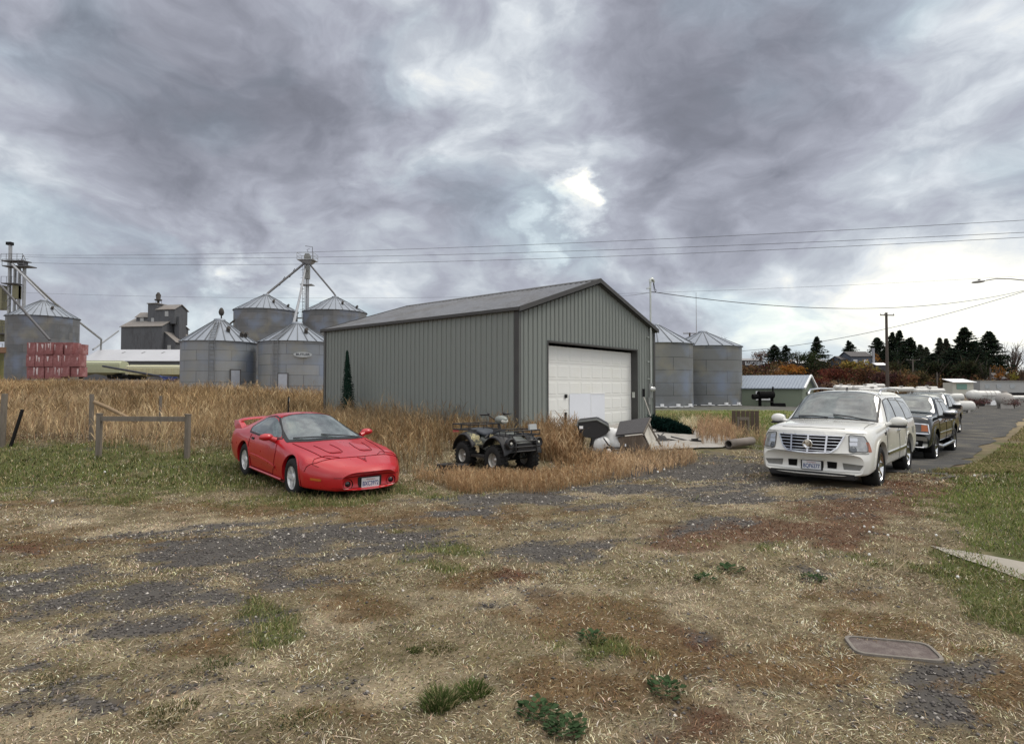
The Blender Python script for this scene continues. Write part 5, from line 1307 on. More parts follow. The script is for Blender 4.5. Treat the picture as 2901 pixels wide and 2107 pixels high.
b = MB(); b.box((0, 0, .22), (4.2, 1.3, .14)); b.build('underbody', m_well, car)

# ------------------------------------------------------------------ white SUV
m_pearl = paint('pearl_paint', (.70, .70, .66), (.66, .655, .60), rough=.25)
hd = math.atan2(-.735, -.678)
suv = empty('white_suv', (7.30, 12.85, h1(7.3, 12.85)-.05), hd, 'large pearl white luxury SUV with chrome grille, parked first at the road', 'car'); suv.scale = (1, 1, .975)
sts = {
 -2.62: [(0, .55), (.60, .55), (.72, .65), (.78, .80), (.78, 1.10), (.62, 1.50), (.35, 1.60), (0, 1.62)],
 -2.56: [(0, .40), (.86, .40), (.93, .55), (.95, .75), (.93, 1.15), (.70, 1.66), (.38, 1.77), (0, 1.79)],
 -2.40: [(0, .36), (.93, .36), (.98, .50), (.995, .75), (.97, 1.16), (.735, 1.75), (.40, 1.84), (0, 1.855)],
 -1.9: [(0, .34), (.95, .34), (.99, .50), (1.0, .75), (.975, 1.17), (.745, 1.79), (.41, 1.87), (0, 1.885)],
 -.5: [(0, .33), (.95, .33), (.99, .48), (1.0, .74), (.975, 1.165), (.755, 1.80), (.42, 1.88), (0, 1.89)],
 .10: [(0, .33), (.95, .33), (.99, .48), (1.0, .74), (.975, 1.165), (.765, 1.765), (.43, 1.845), (0, 1.86)],
 .28: [(0, .33), (.95, .33), (.99, .48), (1.0, .74), (.975, 1.165), (.785, 1.665), (.43, 1.755), (0, 1.775)],
 .62: [(0, .33), (.95, .33), (.99, .48), (1.0, .74), (.975, 1.155), (.835, 1.415), (.44, 1.50), (0, 1.52)],
 .88: [(0, .33), (.95, .33), (.99, .48), (1.0, .74), (.975, 1.14), (.86, 1.25), (.44, 1.315), (0, 1.33)],
 1.0: [(0, .33), (.95, .33), (.99, .48), (1.0, .74), (.975, 1.13), (.86, 1.225), (.44, 1.275), (0, 1.285)],
 1.5: [(0, .32), (.95, .32), (.99, .48), (1.0, .73), (.97, 1.10), (.855, 1.20), (.44, 1.25), (0, 1.26)],
 2.0: [(0, .30), (.94, .30), (.98, .46), (.995, .70), (.955, 1.06), (.82, 1.165), (.43, 1.22), (0, 1.23)],
 2.22: [(0, .28), (.92, .28), (.965, .44), (.975, .66), (.93, 1.0), (.78, 1.12), (.42, 1.185), (0, 1.20)],
 2.33: [(0, .27), (.90, .27), (.95, .42), (.955, .62), (.90, .82), (.74, 1.02), (.40, 1.13), (0, 1.145)],
 2.38: [(0, .27), (.88, .27), (.93, .42), (.935, .60), (.88, .72), (.70, .80), (.38, .96), (0, 1.00)],
 2.45: [(0, .29), (.82, .29), (.87, .42), (.87, .58), (.82, .66), (.66, .70), (.36, .70), (0, .70)]}
V_, F_ = loft_body(sts, .05, 3, plan=lambda x, y: .13*max(0, (x-1.7)/.7)*(1-(y/.62)**2))
AXS = (1.475, -1.475)
body, bv = solid('body', V_, F_, m_pearl, suv, cuts=[(1.475, .42, .475, .62, 1.3, .92), (-1.475, .42, .475, .62, 1.3, .92)])
liners(suv, AXS, .42, .468, .60, .96)
patch('windscreen_surround', bv, [(.93, -.84), (1.0, -.5), (1.03, 0), (1.0, .5), (.93, .84), (.13, .75), (.07, .4), (.05, 0), (.07, -.4), (.13, -.75)], 'z', 1, m_blk, suv, .004)
patch('windscreen', bv, [(.88, -.79), (.95, -.5), (.98, 0), (.95, .5), (.88, .79), (.17, .715), (.125, .4), (.11, 0), (.125, -.4), (.17, -.715)], 'z', 1, m_glass, suv, .009)
m_sglass = M('side_glass', (.38, .39, .38), .04, .55, var=.2, scale=1, spec=1.0, ior=2.3)  # pale, part metallic base stands in for bright sky reflections
for sg in (1, -1):
    b = MB()
    for poly in ([(.62, 1.20), (.16, 1.66), (-.28, 1.70), (-.28, 1.20)], [(-.38, 1.20), (-.38, 1.70), (-1.12, 1.70), (-1.30, 1.40), (-1.30, 1.20)], [(-1.40, 1.22), (-1.40, 1.42), (-1.24, 1.70), (-2.20, 1.68), (-2.34, 1.24)]):
        patch('side_window', bv, poly, 'y', sg, m_sglass, suv, .008, round_=.04); ribbon(b, bv, rounded(poly, .05), 'y', sg, w=.035, off=.002, h=.003, closed=True)
    b.build('window_trim', m_blk, suv)
    b = MB(); ribbon(b, bv, [(.92, 1.10), (.93, .80), (.98, .40)], 'y', sg, w=.008); ribbon(b, bv, [(-.33, 1.72), (-.33, .40)], 'y', sg, w=.008); ribbon(b, bv, [(-1.36, 1.25), (-1.32, 1.05), (-1.02, .72), (-.96, .40)], 'y', sg, w=.008); ribbon(b, bv, [(.98, .42), (-.96, .42)], 'y', sg, w=.008); ribbon(b, bv, [(-1.95, 1.02), (-1.95, .88), (-2.1, .88), (-2.1, 1.02)], 'y', sg, w=.006, closed=True)
    b.build('door_seam', M('seam_grey', (.10, .10, .09), .8), suv)
    for x in (-.20, -1.12):
        b = MB(); h_, n_ = cast(bv, (x, 1.03), 'y', sg); b.tube([h_+Vector((-.10, 0, 0))+n_*.01, h_+Vector((-.05, 0, 0))+n_*.035, h_+Vector((.05, 0, 0))+n_*.035, h_+Vector((.10, 0, 0))+n_*.01], .015, 8); b.build('door_handle', m_chrome, suv)
    b = MB(); ribbon(b, bv, [(.95, .62), (-.95, .62)], 'y', sg, w=.055, off=.004, h=.022); b.build('side_moulding', m_chrome, suv)
    b = MB(); h_, n_ = cast(bv, (1.02, 1.02), 'y', sg); b.mx = Matrix.Translation(h_) ; b.box((0, 0, 0), (.13, .012, .07)); b.build('fender_vent', m_blk, suv, bevel=.01)
    # mirror: painted shell with dark lower edge
    b = MB(); b.ball((.68, sg*1.14, 1.25), (.10, .155, .105), 16, 12); b.tube([(.74, sg*.93, 1.18), (.70, sg*1.05, 1.22)], [.05, .045], 8); mr = b.build('door_mirror', m_pearl, suv)
    b = MB(); b.box((.70, sg*1.13, 1.155), (.17, .29, .045)); b.build('mirror_base', m_blk, mr, bevel=.015)
    b = MB(); b.box((.585, sg*1.14, 1.25), (.012, .25, .16)); b.build('mirror_glass', m_glass, mr)
    # wheel arches
    for ax_ in AXS:
        b = MB(); ribbon(b, bv, [(ax_+.50*math.copysign(abs(math.cos(a_))**.92, math.cos(a_)), .42+.50*abs(math.sin(a_))**.92*math.copysign(1, math.sin(a_))) for a_ in np.linspace(-.15, math.pi+.15, 26)], 'y', sg, w=.05, off=.002, h=.012)
        b.build('wheel_arch', m_pearl, suv)
    # roof rails
    b = MB(); b.tube([(.0, sg*.70, 1.80), (-.15, sg*.70, 1.90), (-1.0, sg*.70, 1.93), (-2.0, sg*.69, 1.91), (-2.25, sg*.68, 1.84)], .022, 8); b.build('roof_rail', m_chrome, suv)
    # tall lamp clusters wrapping the corner, lit lenses inside
    hl = patch('headlight', bv, [(sg*.63, 1.05), (sg*.84, 1.03), (sg*.895, .92), (sg*.905, .74), (sg*.65, .74)], 'x', 1, m_lens, suv, .010, res=.03, round_=.02)
    b = MB(); ribbon(b, bv, rounded([(sg*.63, 1.05), (sg*.84, 1.03), (sg*.895, .92), (sg*.905, .74), (sg*.65, .74)], .03), 'x', 1, w=.014, off=.004, h=.010, closed=True, res=.03); b.build('rim', M('seam_grey', (.10, .10, .09), .8), hl)
    for z, rr in ((.965, .052), (.885, .052), (.785, .066)):
        h_, n_ = cast(bv, (sg*.70, z), 'x', 1); b = MB(); b.mx = Matrix.Translation(h_+n_*.008) @ n_.to_track_quat('Z', 'Y').to_matrix().to_4x4()
        if z > .8: b.box((0, 0, .006), (.13 if abs(n_.x) > .2 else .1, .065, .012)); b.build('lamp', m_chrome, hl, bevel=.004)
        else: b.lathe([(rr, 0), (rr*.9, .012), (rr*.55, .005), (0, .014)], 20); b.build('lamp', M('projector', (.10, .11, .12), .08, .5, spec=1), hl)
    patch('marker_light', bv, [(2.13, .74), (2.20, .74), (2.19, .92), (2.15, .93)], 'y', sg, M('orange_lens', (.40, .13, .07), .25, spec=.6), suv, .012, res=.03)
    # bumper intakes and fogs
    patch('bumper_intake', bv, [(sg*.26, .53), (sg*.43, .525), (sg*.42, .40), (sg*.27, .40)], 'x', 1, m_well, suv, .008, res=.03)
    fg = patch('fog_lamp', bv, [(sg*.52, .52), (sg*.86, .50), (sg*.80, .40), (sg*.54, .40)], 'x', 1, M('fog_dark', (.16, .16, .15), .2, .2, var=.3, scale=9), suv, .008, res=.03)
    b = MB(); ribbon(b, bv, [(sg*.20, .365), (sg*.5, .365), (sg*.82, .385)], 'x', 1, w=.030, off=.006, h=.014); b.build('bumper_strip', M('strip_white', (.72, .72, .68), .2, .3), suv)
    b = MB(); ribbon(b, bv, [(1.95, sg*.80), (1.5, sg*.78), (1.05, sg*.80)], 'z', 1, w=.008); b.build('hood_seam', M('seam_grey', (.10, .10, .09), .8), suv)
b = MB(); ribbon(b, bv, [(-.86, 1.07), (-.56, 1.075), (-.52, 1.02)], 'x', 1, w=.008); ribbon(b, bv, [(.86, 1.07), (.56, 1.075), (.52, 1.02)], 'x', 1, w=.008); ribbon(b, bv, [(-.92, .71), (-.5, .705), (0, .70), (.5, .705), (.92, .71)], 'x', 1, w=.010); ribbon(b, bv, [(-.55, 1.16), (0, 1.175), (.55, 1.16)], 'x', 1, w=.006); b.build('panel_seam', M('seam_grey', (.10, .10, .09), .8), suv)
# grille: dark opening, bright bars, round crest
gp = [(-.56, 1.03), (.56, 1.03), (.46, .80), (.36, .715), (0, .70), (-.36, .715), (-.46, .80)]
gr = patch('grille', bv, gp, 'x', 1, m_well, suv, .006, res=.03)
b = MB(); ribbon(b, bv, rounded(gp, .02), 'x', 1, w=.026, off=.008, h=.020, closed=True); b.build('surround', m_chrome, gr)
b = MB(); ribbon(b, bv, [(-.58, 1.06), (0, 1.075), (.58, 1.06)], 'x', 1, w=.075, off=.006, h=.022); b.build('top_bar', M('strip_white', (.72, .72, .68), .2, .3), gr)
b = MB()
for z, wd in ((.975, .53), (.915, .505), (.855, .475), (.795, .44), (.745, .37)): ribbon(b, bv, [(-wd, z), (0, z), (wd, z)], 'x', 1, w=.012, off=.010, h=.022)
for y in (-.30, 0, .30): ribbon(b, bv, [(y, 1.03), (y*.96, .71)], 'x', 1, w=.030, off=.012, h=.026)
b.build('bar', m_chrome, gr)
h_, n_ = cast(bv, (0, .86), 'x', 1); b = MB(); b.mx = face_x(h_.x+.035, 0, .865)
b.lathe([(.085, -.02), (.092, 0), (.088, .018), (.072, .020), (.068, .012), (0, .012)], 32); em = b.build('emblem', m_chrome, gr)
b = MB(); b.mx = face_x(h_.x+.035, 0, .865); b.prism([(-.040, .035), (.040, .035), (.040, 0), (0, -.048), (-.040, 0)], 'z', .012, .026)
for k in range(14):
    a_ = math.pi*.15+k*(math.pi*1.7)/13-math.pi/2-.85*math.pi+math.pi; b.box((.076*math.cos(a_), .076*math.sin(a_), .022), (.012, .022, .008), rz=a_)
b.build('shield', M('shield', (.55, .50, .42), .25, .8, var=.3, scale=60), em)
h_, n_ = cast(bv, (0, .44), 'x', 1)
b = MB(); b.box(h_+Vector((-.02, 0, -.01)), (.07, .40, .20)); b.build('plate_recess', m_blk, suv, bevel=.01)
b = MB(); b.box((h_.x+.03, 0, .548), (.05, .46, .022)); b.build('plate_trim', M('strip_white', (.72, .72, .68), .2, .3), suv, bevel=.006)
plate(suv, face_x(h_.x+.045, 0, .44, 0), 'BQF6277', 'Washington', tcol=(.02, .03, .07))
b = MB(); b.box((2.30, 0, .27), (.30, 1.50, .10)); b.build('air_dam', m_blk, suv, bevel=.02)
for (y0, y1) in ((.70, .02), (-.05, -.66)):
    b = MB(); p = cast(bv, (1.0, y0), 'z', 1)[0]; q_ = cast(bv, (.86, y1), 'z', 1)[0]; m_ = cast(bv, (.94, (y0+y1)/2), 'z', 1)[0]
    b.tube([p+Vector((0, 0, .03)), m_+Vector((0, 0, .045)), q_+Vector((0, 0, .03))], .012, 6); b.build('wiper', m_blk, suv)
b = MB(); b.prism([(-.42, 1.885), (-.30, 1.885), (-.40, 1.955)], 'y', -.015, .015); b.build('roof_antenna', m_blk, suv)
b = MB(); b.tube([(.33, .0, 1.60), (.33, .0, 1.64)], .03, 8); b.build('rear_view_mirror', m_blk, suv)
wp = wheel_proto(.405, .285, .285, 'multi', m_chrome); place_wheels(wp, suv, AXS, .985, .40, .285)
b = MB(); b.box((0, 0, .34), (4.4, 1.3, .18)); b.build('underbody', m_well, suv)

# ------------------------------------------------------------------ dark pickup
m_dgrn = paint('dark_paint', (.006, .010, .011), (.010, .013, .013), rough=.12, coat=.6)
hd = math.atan2(-.72, -.694)
pk = empty('pickup_truck', (12.92, 19.0, h1(12.92, 19.0)-.06), hd, 'dark pickup truck with chrome bumper and amber lamp right behind the white SUV', 'pickup truck', 'dark pickup trucks parked in line')
stp = {
 -2.95: [(0, .60), (.85, .60), (.93, .70), (.95, .85), (.94, 1.10), (.92, 1.34), (.5, 1.37), (0, 1.37)],
 -2.90: [(0, .58), (.93, .58), (.98, .70), (1.0, .88), (.985, 1.15), (.955, 1.37), (.5, 1.39), (0, 1.39)],
 -1.35: [(0, .50), (.95, .50), (1.0, .64), (1.015, .86), (.99, 1.15), (.955, 1.37), (.5, 1.39), (0, 1.39)],
 -1.28: [(0, .50), (.95, .50), (1.0, .62), (1.015, .86), (.985, 1.20), (.93, 1.42), (.5, 1.45), (0, 1.46)],
 -1.12: [(0, .50), (.95, .50), (1.0, .62), (1.015, .86), (.985, 1.22), (.775, 1.78), (.45, 1.85), (0, 1.86)],
 -.6: [(0, .50), (.95, .50), (1.0, .62), (1.015, .86), (.985, 1.225), (.765, 1.83), (.45, 1.90), (0, 1.91)],
 .35: [(0, .50), (.95, .50), (1.0, .62), (1.015, .86), (.985, 1.22), (.77, 1.82), (.45, 1.89), (0, 1.905)],
 .62: [(0, .50), (.95, .50), (1.0, .62), (1.015, .86), (.985, 1.22), (.80, 1.70), (.45, 1.79), (0, 1.81)],
 1.18: [(0, .50), (.95, .50), (1.0, .62), (1.015, .86), (.985, 1.20), (.87, 1.34), (.46, 1.40), (0, 1.42)],
 1.32: [(0, .48), (.95, .48), (1.0, .62), (1.015, .86), (.99, 1.22), (.91, 1.33), (.46, 1.375), (0, 1.385)],
 2.2: [(0, .46), (.95, .46), (1.0, .62), (1.015, .84), (.99, 1.20), (.90, 1.31), (.45, 1.35), (0, 1.36)],
 2.60: [(0, .44), (.93, .44), (.98, .60), (.99, .80), (.97, 1.14), (.87, 1.26), (.44, 1.305), (0, 1.315)],
 2.68: [(0, .42), (.91, .42), (.96, .56), (.96, .76), (.92, .98), (.78, 1.12), (.43, 1.20), (0, 1.21)],
 2.74: [(0, .42), (.88, .42), (.93, .54), (.93, .68), (.89, .78), (.74, .84), (.42, .86), (0, .86)]}
V_, F_ = loft_body(stp, .06, 3, plan=lambda x, y: .10*max(0, (x-2.1)/.6)*(1-(y/.65)**2))
AXP = (1.82, -1.82)
pk.scale = (1, 1, 1.03)
body, bv = solid('body', V_, F_, m_dgrn, pk, cuts=[(1.82, .47, .50, .62, 1.3, .86), (-1.82, .47, .50, .62, 1.3, .86)])
liners(pk, AXP, .47, .49, .60, .97)
patch('windscreen', bv, [(1.17, -.80), (1.25, -.5), (1.28, 0), (1.25, .5), (1.17, .80), (.46, .735), (.42, .4), (.41, 0), (.42, -.4), (.46, -.735)], 'z', 1, m_glass, pk, .009)
for sg in (1, -1):
    b = MB()
    for poly in ([(.98, 1.27), (.45, 1.74), (.05, 1.76), (.05, 1.26)], [(-.05, 1.26), (-.05, 1.76), (-.85, 1.75), (-1.05, 1.45), (-1.08, 1.27)]):
        patch('side_window', bv, poly, 'y', sg, m_sglass, pk, .008, round_=.04); ribbon(b, bv, rounded(poly, .05), 'y', sg, w=.03, off=.002, h=.006, closed=True)
    b.build('window_trim', m_blk, pk)
    b = MB(); ribbon(b, bv, [(1.25, 1.15), (1.27, .85), (1.30, .52)], 'y', sg, w=.01); ribbon(b, bv, [(.0, 1.8), (.0, .52)], 'y', sg, w=.01); ribbon(b, bv, [(-1.15, 1.4), (-1.15, .52)], 'y', sg, w=.012); b.build('door_seam', m_well, pk)
    for x in (.16, -.92):
        b = MB(); h_, n_ = cast(bv, (x, 1.10), 'y', sg); b.tube([h_+Vector((-.1, 0, 0))+n_*.01, h_+Vector((-.05, 0, 0))+n_*.035, h_+Vector((.05, 0, 0))+n_*.035, h_+Vector((.1, 0, 0))+n_*.01], .016, 8); b.build('door_handle', m_chrome, pk)
    b = MB(); ribbon(b, bv, [(1.28, .80), (-1.12, .80)], 'y', sg, w=.03, off=.004, h=.014); b.build('side_moulding', m_chrome, pk)
    b = MB(); b.tube([(1.28, sg*.95, .46), (1.22, sg*1.04, .42), (-1.10, sg*1.04, .42), (-1.18, sg*.95, .46)], .045, 10); b.build('side_step', m_chrome, pk)
    b = MB(); b.ball((.95, sg*1.20, 1.34), (.09, .17, .10), 14, 10); b.tube([(1.0, sg*.94, 1.25), (.97, sg*1.08, 1.28)], [.05, .045], 8); b.box((.95, sg*1.18, 1.24), (.15, .34, .06)); mr = b.build('door_mirror', m_blk, pk)
    b = MB(); b.ball((.965, sg*1.20, 1.385), (.085, .165, .07), 14, 10); b.build('mirror_cap', m_chrome, mr)
    hp = [(sg*.46, 1.13), (sg*.90, 1.09), (sg*.93, .84), (sg*.48, .86)]
    hl = patch('headlight', bv, hp, 'x', 1, M('lamp_dark', (.09, .09, .09), .12, .4, var=.4, scale=10, spec=.8), pk, .010, res=.035, round_=.02)
    patch('turn_lamp', bv, [(sg*.76, 1.085), (sg*.885, 1.075), (sg*.91, .90), (sg*.76, .91)], 'x', 1, m_amber, pk, .016, res=.03)
    b = MB(); ribbon(b, bv, hp, 'x', 1, w=.030, off=.010, h=.014, closed=True); b.build('rim', m_chrome, hl)
    h_, n_ = cast(bv, (sg*.60, .97), 'x', 1); b = MB(); b.ball(h_+n_*.012, .05, 12, 8); b.build('lamp', m_lens, hl)
    fo = patch('fog_lamp', bv, [(sg*.46, .66), (sg*.80, .65), (sg*.78, .48), (sg*.48, .48)], 'x', 1, m_well, pk, .020, res=.035)
    h_, n_ = cast(bv, (sg*.64, .57), 'x', 1); b = MB(); b.ball(h_+n_*.02, .048, 12, 8); b.build('lens', m_lens, fo)
    for ax_ in AXP:
        b = MB(); ribbon(b, bv, [(ax_+.52*math.copysign(abs(math.cos(a_))**.86, math.cos(a_)), .47+.52*abs(math.sin(a_))**.86*math.copysign(1, math.sin(a_))) for a_ in np.linspace(-.1, math.pi+.1, 26)], 'y', sg, w=.06, off=.002, h=.014)
        b.build('wheel_arch', m_dgrn, pk)
patch('bumper', bv, [(-.90, .76), (-.3, .78), (.3, .78), (.90, .76), (.90, .44), (-.90, .44)], 'x', 1, m_chrome, pk, .014, res=.05)
gr = patch('grille', bv, [(-.42, 1.17), (.42, 1.17), (.42, .84), (-.42, .84)], 'x', 1, m_well, pk, .008, res=.05)
b = MB()
for z in (1.16, 1.06, .96, .86): ribbon(b, bv, [(-.43, z), (.43, z)], 'x', 1, w=.04, off=.010, h=.02)
b.build('bar', m_chrome, gr)
b = MB(); b.prism([(-.75, 1.90), (-.62, 1.90), (-.73, 1.97)], 'y', -.015, .015); b.build('roof_antenna', m_blk, pk)
wp = wheel_proto(.41, .28, .262, 'six', m_chrome); place_wheels(wp, pk, AXP, 1.0, .41, .28)
b = MB(); b.box((0, 0, .45), (5.0, 1.3, .2)); b.build('underbody', m_well, pk)
pk2 = copy_tree(pk); pk2.location = (19.1, 26.8, h1(19.1, 26.8)-.05)
pk2['label'] = 'farther dark pickup of which only mirror, pillars and roof show'

# ------------------------------------------------------------------ quad bike
a0 = at(1395, 1351); fr = Vector((1395-1450.5, 0, 0))
Yq = 12.1; Xq = (1395-1450.5)/F*Yq; 
# right front wheel outer at (Xq,Yq); bike heads to the right and towards the camera
ha = R(-52); hv = Vector((math.cos(ha), math.sin(ha), 0)); lv = Vector((-hv.y, hv.x, 0))
cq = Vector((Xq, Yq, 0))-hv*.63+lv*.55
atv = empty('quad_bike', (cq.x, cq.y, h1(cq.x, cq.y)-.05), ha, 'black and olive quad bike with front and rear racks in the brush', 'quad bike'); atv.scale = (.92, .92, .94)
m_camo = M('camo_plastic', (.10, .105, .075), .5, 0, var=.3, scale=5, col2=(.46, .41, .22), mix2=(.48, .54)); m_quad = M('quad_black', (.016, .016, .017), .45, 0, var=.2, spec=.5); m_gry = M('quad_grey', (.11, .12, .11), .4, 0, var=.15, spec=.5)
wp = wheel_proto(.315, .24, .165, 'knob', M('quad_rim', (.42, .41, .38), .4, .6, var=.15, scale=9)); place_wheels(wp, atv, (.63, -.62), .57, .31, .24)
for x, a0_, a1_ in ((.63, 8, 158), (-.62, 22, 176)):   # fenders standing clear above each pair of wheels
    for sg in (1, -1):
        b = MB(); prof = [(x+.43*math.cos(R(a_)), .40+.42*math.sin(R(a_))) for a_ in np.linspace(a0_, a1_, 12)]
        vs = []
        for (px_, pz_) in prof: vs += [(px_, sg*.20, pz_+.07), (px_, sg*.38, pz_+.05), (px_, sg*.52, pz_+.015), (px_, sg*.56, pz_-.02), (px_, sg*.54, pz_-.025), (px_, sg*.38, pz_+.03), (px_, sg*.20, pz_+.04)]
        n = len(prof); fs = [(i*7+k, i*7+(k+1) % 7, (i+1)*7+(k+1) % 7, (i+1)*7+k) for i in range(n-1) for k in range(7)]
        b.add(vs, fs if sg > 0 else [tuple(reversed(f)) for f in fs], smooth=True); b.build('fender', m_quad, atv)
for x in (.63, -.62):                       # suspension arms and coil springs
    for sg in (1, -1):
        b = MB(); b.tube([(x-.12, sg*.16, .34), (x, sg*.46, .30), (x+.12, sg*.16, .34)], .016, 6); b.tube([(x, sg*.40, .32), (x-.02, sg*.22, .66)], .035, 8); b.build('suspension_arm', m_gry, atv)
b = MB(); V_, F_ = loft_body({-.95: [(0, .62), (.20, .62), (.24, .66), (.26, .72), (.20, .76), (0, .77)], -.5: [(0, .55), (.26, .55), (.30, .62), (.30, .74), (.22, .79), (0, .80)], -.1: [(0, .42), (.22, .42), (.26, .50), (.25, .66), (.18, .73), (0, .74)],
   .15: [(0, .38), (.20, .38), (.25, .48), (.25, .70), (.17, .84), (0, .87)], .42: [(0, .40), (.20, .40), (.25, .50), (.27, .72), (.20, .90), (0, .92)], .75: [(0, .45), (.22, .45), (.27, .52), (.32, .70), (.25, .80), (0, .82)], 1.02: [(0, .50), (.2, .50), (.22, .55), (.26, .66), (.22, .72), (0, .73)]}, .08, 2)
b.add(V_, F_, smooth=True); b.build('body', m_gry, atv)
b = MB(); V_, F_ = loft_body({-.78: [(0, .77), (.15, .77), (.20, .80), (.19, .86), (.10, .89), (0, .89)], -.5: [(0, .76), (.18, .76), (.22, .80), (.20, .86), (.10, .89), (0, .885)], -.15: [(0, .70), (.14, .70), (.18, .75), (.16, .80), (.10, .825), (0, .83)], .18: [(0, .80), (.10, .80), (.13, .84), (.12, .88), (.06, .90), (0, .90)]}, .08, 2); b.add(V_, F_, smooth=True); b.mx = Matrix.Identity(4); b.v = [(v[0], v[1]*1.15, v[2]+.045) for v in b.v]; b.build('seat', M('seat_vinyl', (.045, .052, .062), .45, 0, var=.15, spec=.5), atv)
for sg in (1, -1):
    b = MB(); b.add([(-.56, sg*.47, .87), (-.18, sg*.36, .80), (-.02, sg*.36, .60), (-.20, sg*.42, .56), (-.34, sg*.52, .70)], [(0, 1, 2, 3, 4) if sg < 0 else (4, 3, 2, 1, 0)]); b.add([(.16, sg*.275, .86), (.50, sg*.29, .80), (.62, sg*.31, .66), (.15, sg*.27, .50), (.04, sg*.27, .60)], [(0, 1, 2, 3, 4) if sg < 0 else (4, 3, 2, 1, 0)]); b.build('side_panel', m_camo, atv)
    b = MB(); b.box((.05, sg*.42, .34), (.62, .24, .05)); b.build('footwell', m_quad, atv)
b = MB(); b.box((.1, 0, .40), (1.1, .34, .26)); b.tube([(.63, -.5, .31), (.63, .5, .31)], .03, 8); b.tube([(-.62, -.5, .31), (-.62, .5, .31)], .035, 8); b.box((.15, 0, .58), (.4, .4, .3)); b.build('engine', m_well, atv)
def rack(name, x0, x1, w, z, hrail):
    b = MB(); r_ = .013
    b.tube([(x0, -w, z), (x1, -w*.85, z), (x1, w*.85, z), (x0, w, z)], r_, 6, closed=True); b.tube([(x0, -w, z+hrail), (x1, -w*.85, z+hrail), (x1, w*.85, z+hrail), (x0, w, z+hrail)], r_*1.1, 6, closed=True)
    for y in np.linspace(-w*.75, w*.75, 6): b.tube([(x0, y, z), (x1, y, z)], r_*.8, 5)
    for (x, y) in ((x0, -w), (x0, w), (x1, -w*.85), (x1, w*.85), (x0, 0), (x1, 0), ((x0+x1)/2, -w*.92), ((x0+x1)/2, w*.92), (x0, w/2), (x0, -w/2)): b.tube([(x, y, z), (x, y, z+hrail)], r_*.9, 5)
    b.build(name, m_quad, atv)
rack('front_rack', 1.05, .50, .50, .86, .10); rack('rear_rack', -1.10, -.50, .52, .90, .13)
b = MB(); b.tube([(.22, 0, .85), (.10, 0, 1.14)], .03, 8); hb = [(-.04, -.42, 1.29), (.02, -.24, 1.28), (.10, -.08, 1.16), (.10, .08, 1.16), (.02, .24, 1.28), (-.04, .42, 1.29)]; b.tube(hb, .016, 8); hbo = b.build('handlebar', m_quad, atv)
for sg in (1, -1):
    b = MB(); b.tube([(-.04, sg*.43, 1.29), (-.01, sg*.29, 1.285)], .024, 8); b.tube([(.04, sg*.25, 1.29), (.09, sg*.41, 1.30)], .009, 5); b.ball((.02, sg*.24, 1.30), .04, 8, 6); b.build('grip', m_quad, hbo)
b = MB(); b.ball((.22, 0, 1.17), (.20, .135, .10), 14, 10); pod = b.build('headlight_pod', M('pod_grey', (.20, .22, .20), .4, 0, var=.2, spec=.5), atv)
b = MB(); b.ball((.355, 0, 1.145), (.06, .10, .06), 12, 8); b.build('lens', M('pale_lens', (.60, .60, .54), .25), pod)
b = MB(); 
for sg in (1, -1): b.tube([(1.05, sg*.30, .40), (1.17, sg*.30, .50), (1.17, sg*.30, .74), (1.03, sg*.30, .84)], .018, 6)
for z in (.52, .62, .74): b.tube([(1.16, -.34, z), (1.16, .34, z)], .016, 6)
b.box((1.10, 0, .60), (.05, .40, .18)); b.build('bumper', m_quad, atv)
for sg in (1, -1):
    b = MB(); b.mx = Matrix.Translation((1.10, sg*.40, .70)) @ Matrix.Rotation(math.pi/2, 4, 'Y'); b.lathe([(.10, -.08), (.115, .03), (.10, .05), (.075, .02), (0, .02)], 20); hl = b.build('headlight', m_quad, atv)
    b = MB(); b.mx = Matrix.Translation((1.125, sg*.40, .70)); b.ball((0, 0, 0), (.02, .032, .032), 10, 8); b.build('lens', M('pale_lens', (.60, .60, .54), .25), hl)
b = MB(); b.box((-1.12, -.42, .86), (.03, .16, .07)); b.build('tail_light', M('red_pale', (.45, .10, .09), .3), atv)
b = MB(); b.box((.95, .36, 1.02), (.05, .22, .14), ry=-.2); b.tube([(.9, .36, .90), (.95, .36, 1.0)], .015, 5); b.build('winch_box', M('box_grey', (.36, .38, .38), .5), atv)
b = MB(); b.mx = Matrix(); b.tube([(.55, -.62, .86), (.55, -.70, .80)], .03, 6); b.build('bracket', m_quad, atv)
# black mower deck lying behind the quad bike
p = at(1275, 1340); dk = empty('mower_deck', (p.x+.05, p.y+.1, p.z-.02), R(-12), 'flat black metal deck lying in the grass behind the quad bike', 'metal deck'); dk.scale = (.66, .66, .62)
b = MB(); b.prism([(-.46, 0), (-.40, -.18), (.42, -.20), (.48, .05), (.34, .22), (-.30, .24)], 'z', .12, .30); b.prism([(-.52, 0), (-.46, -.22), (.48, -.24), (.54, .05), (.38, .26), (-.34, .28)], 'z', .30, .325); b.build('shell', m_quad, dk)
b = MB(); b.tube([(-.5, .05, .30), (-.62, -.05, .05)], .02, 6); b.build('bracket', m_quad, dk); b = MB(); b.box((.0, 0, .34), (.3, .14, .03)); b.build('belt_cover', m_quad, dk)
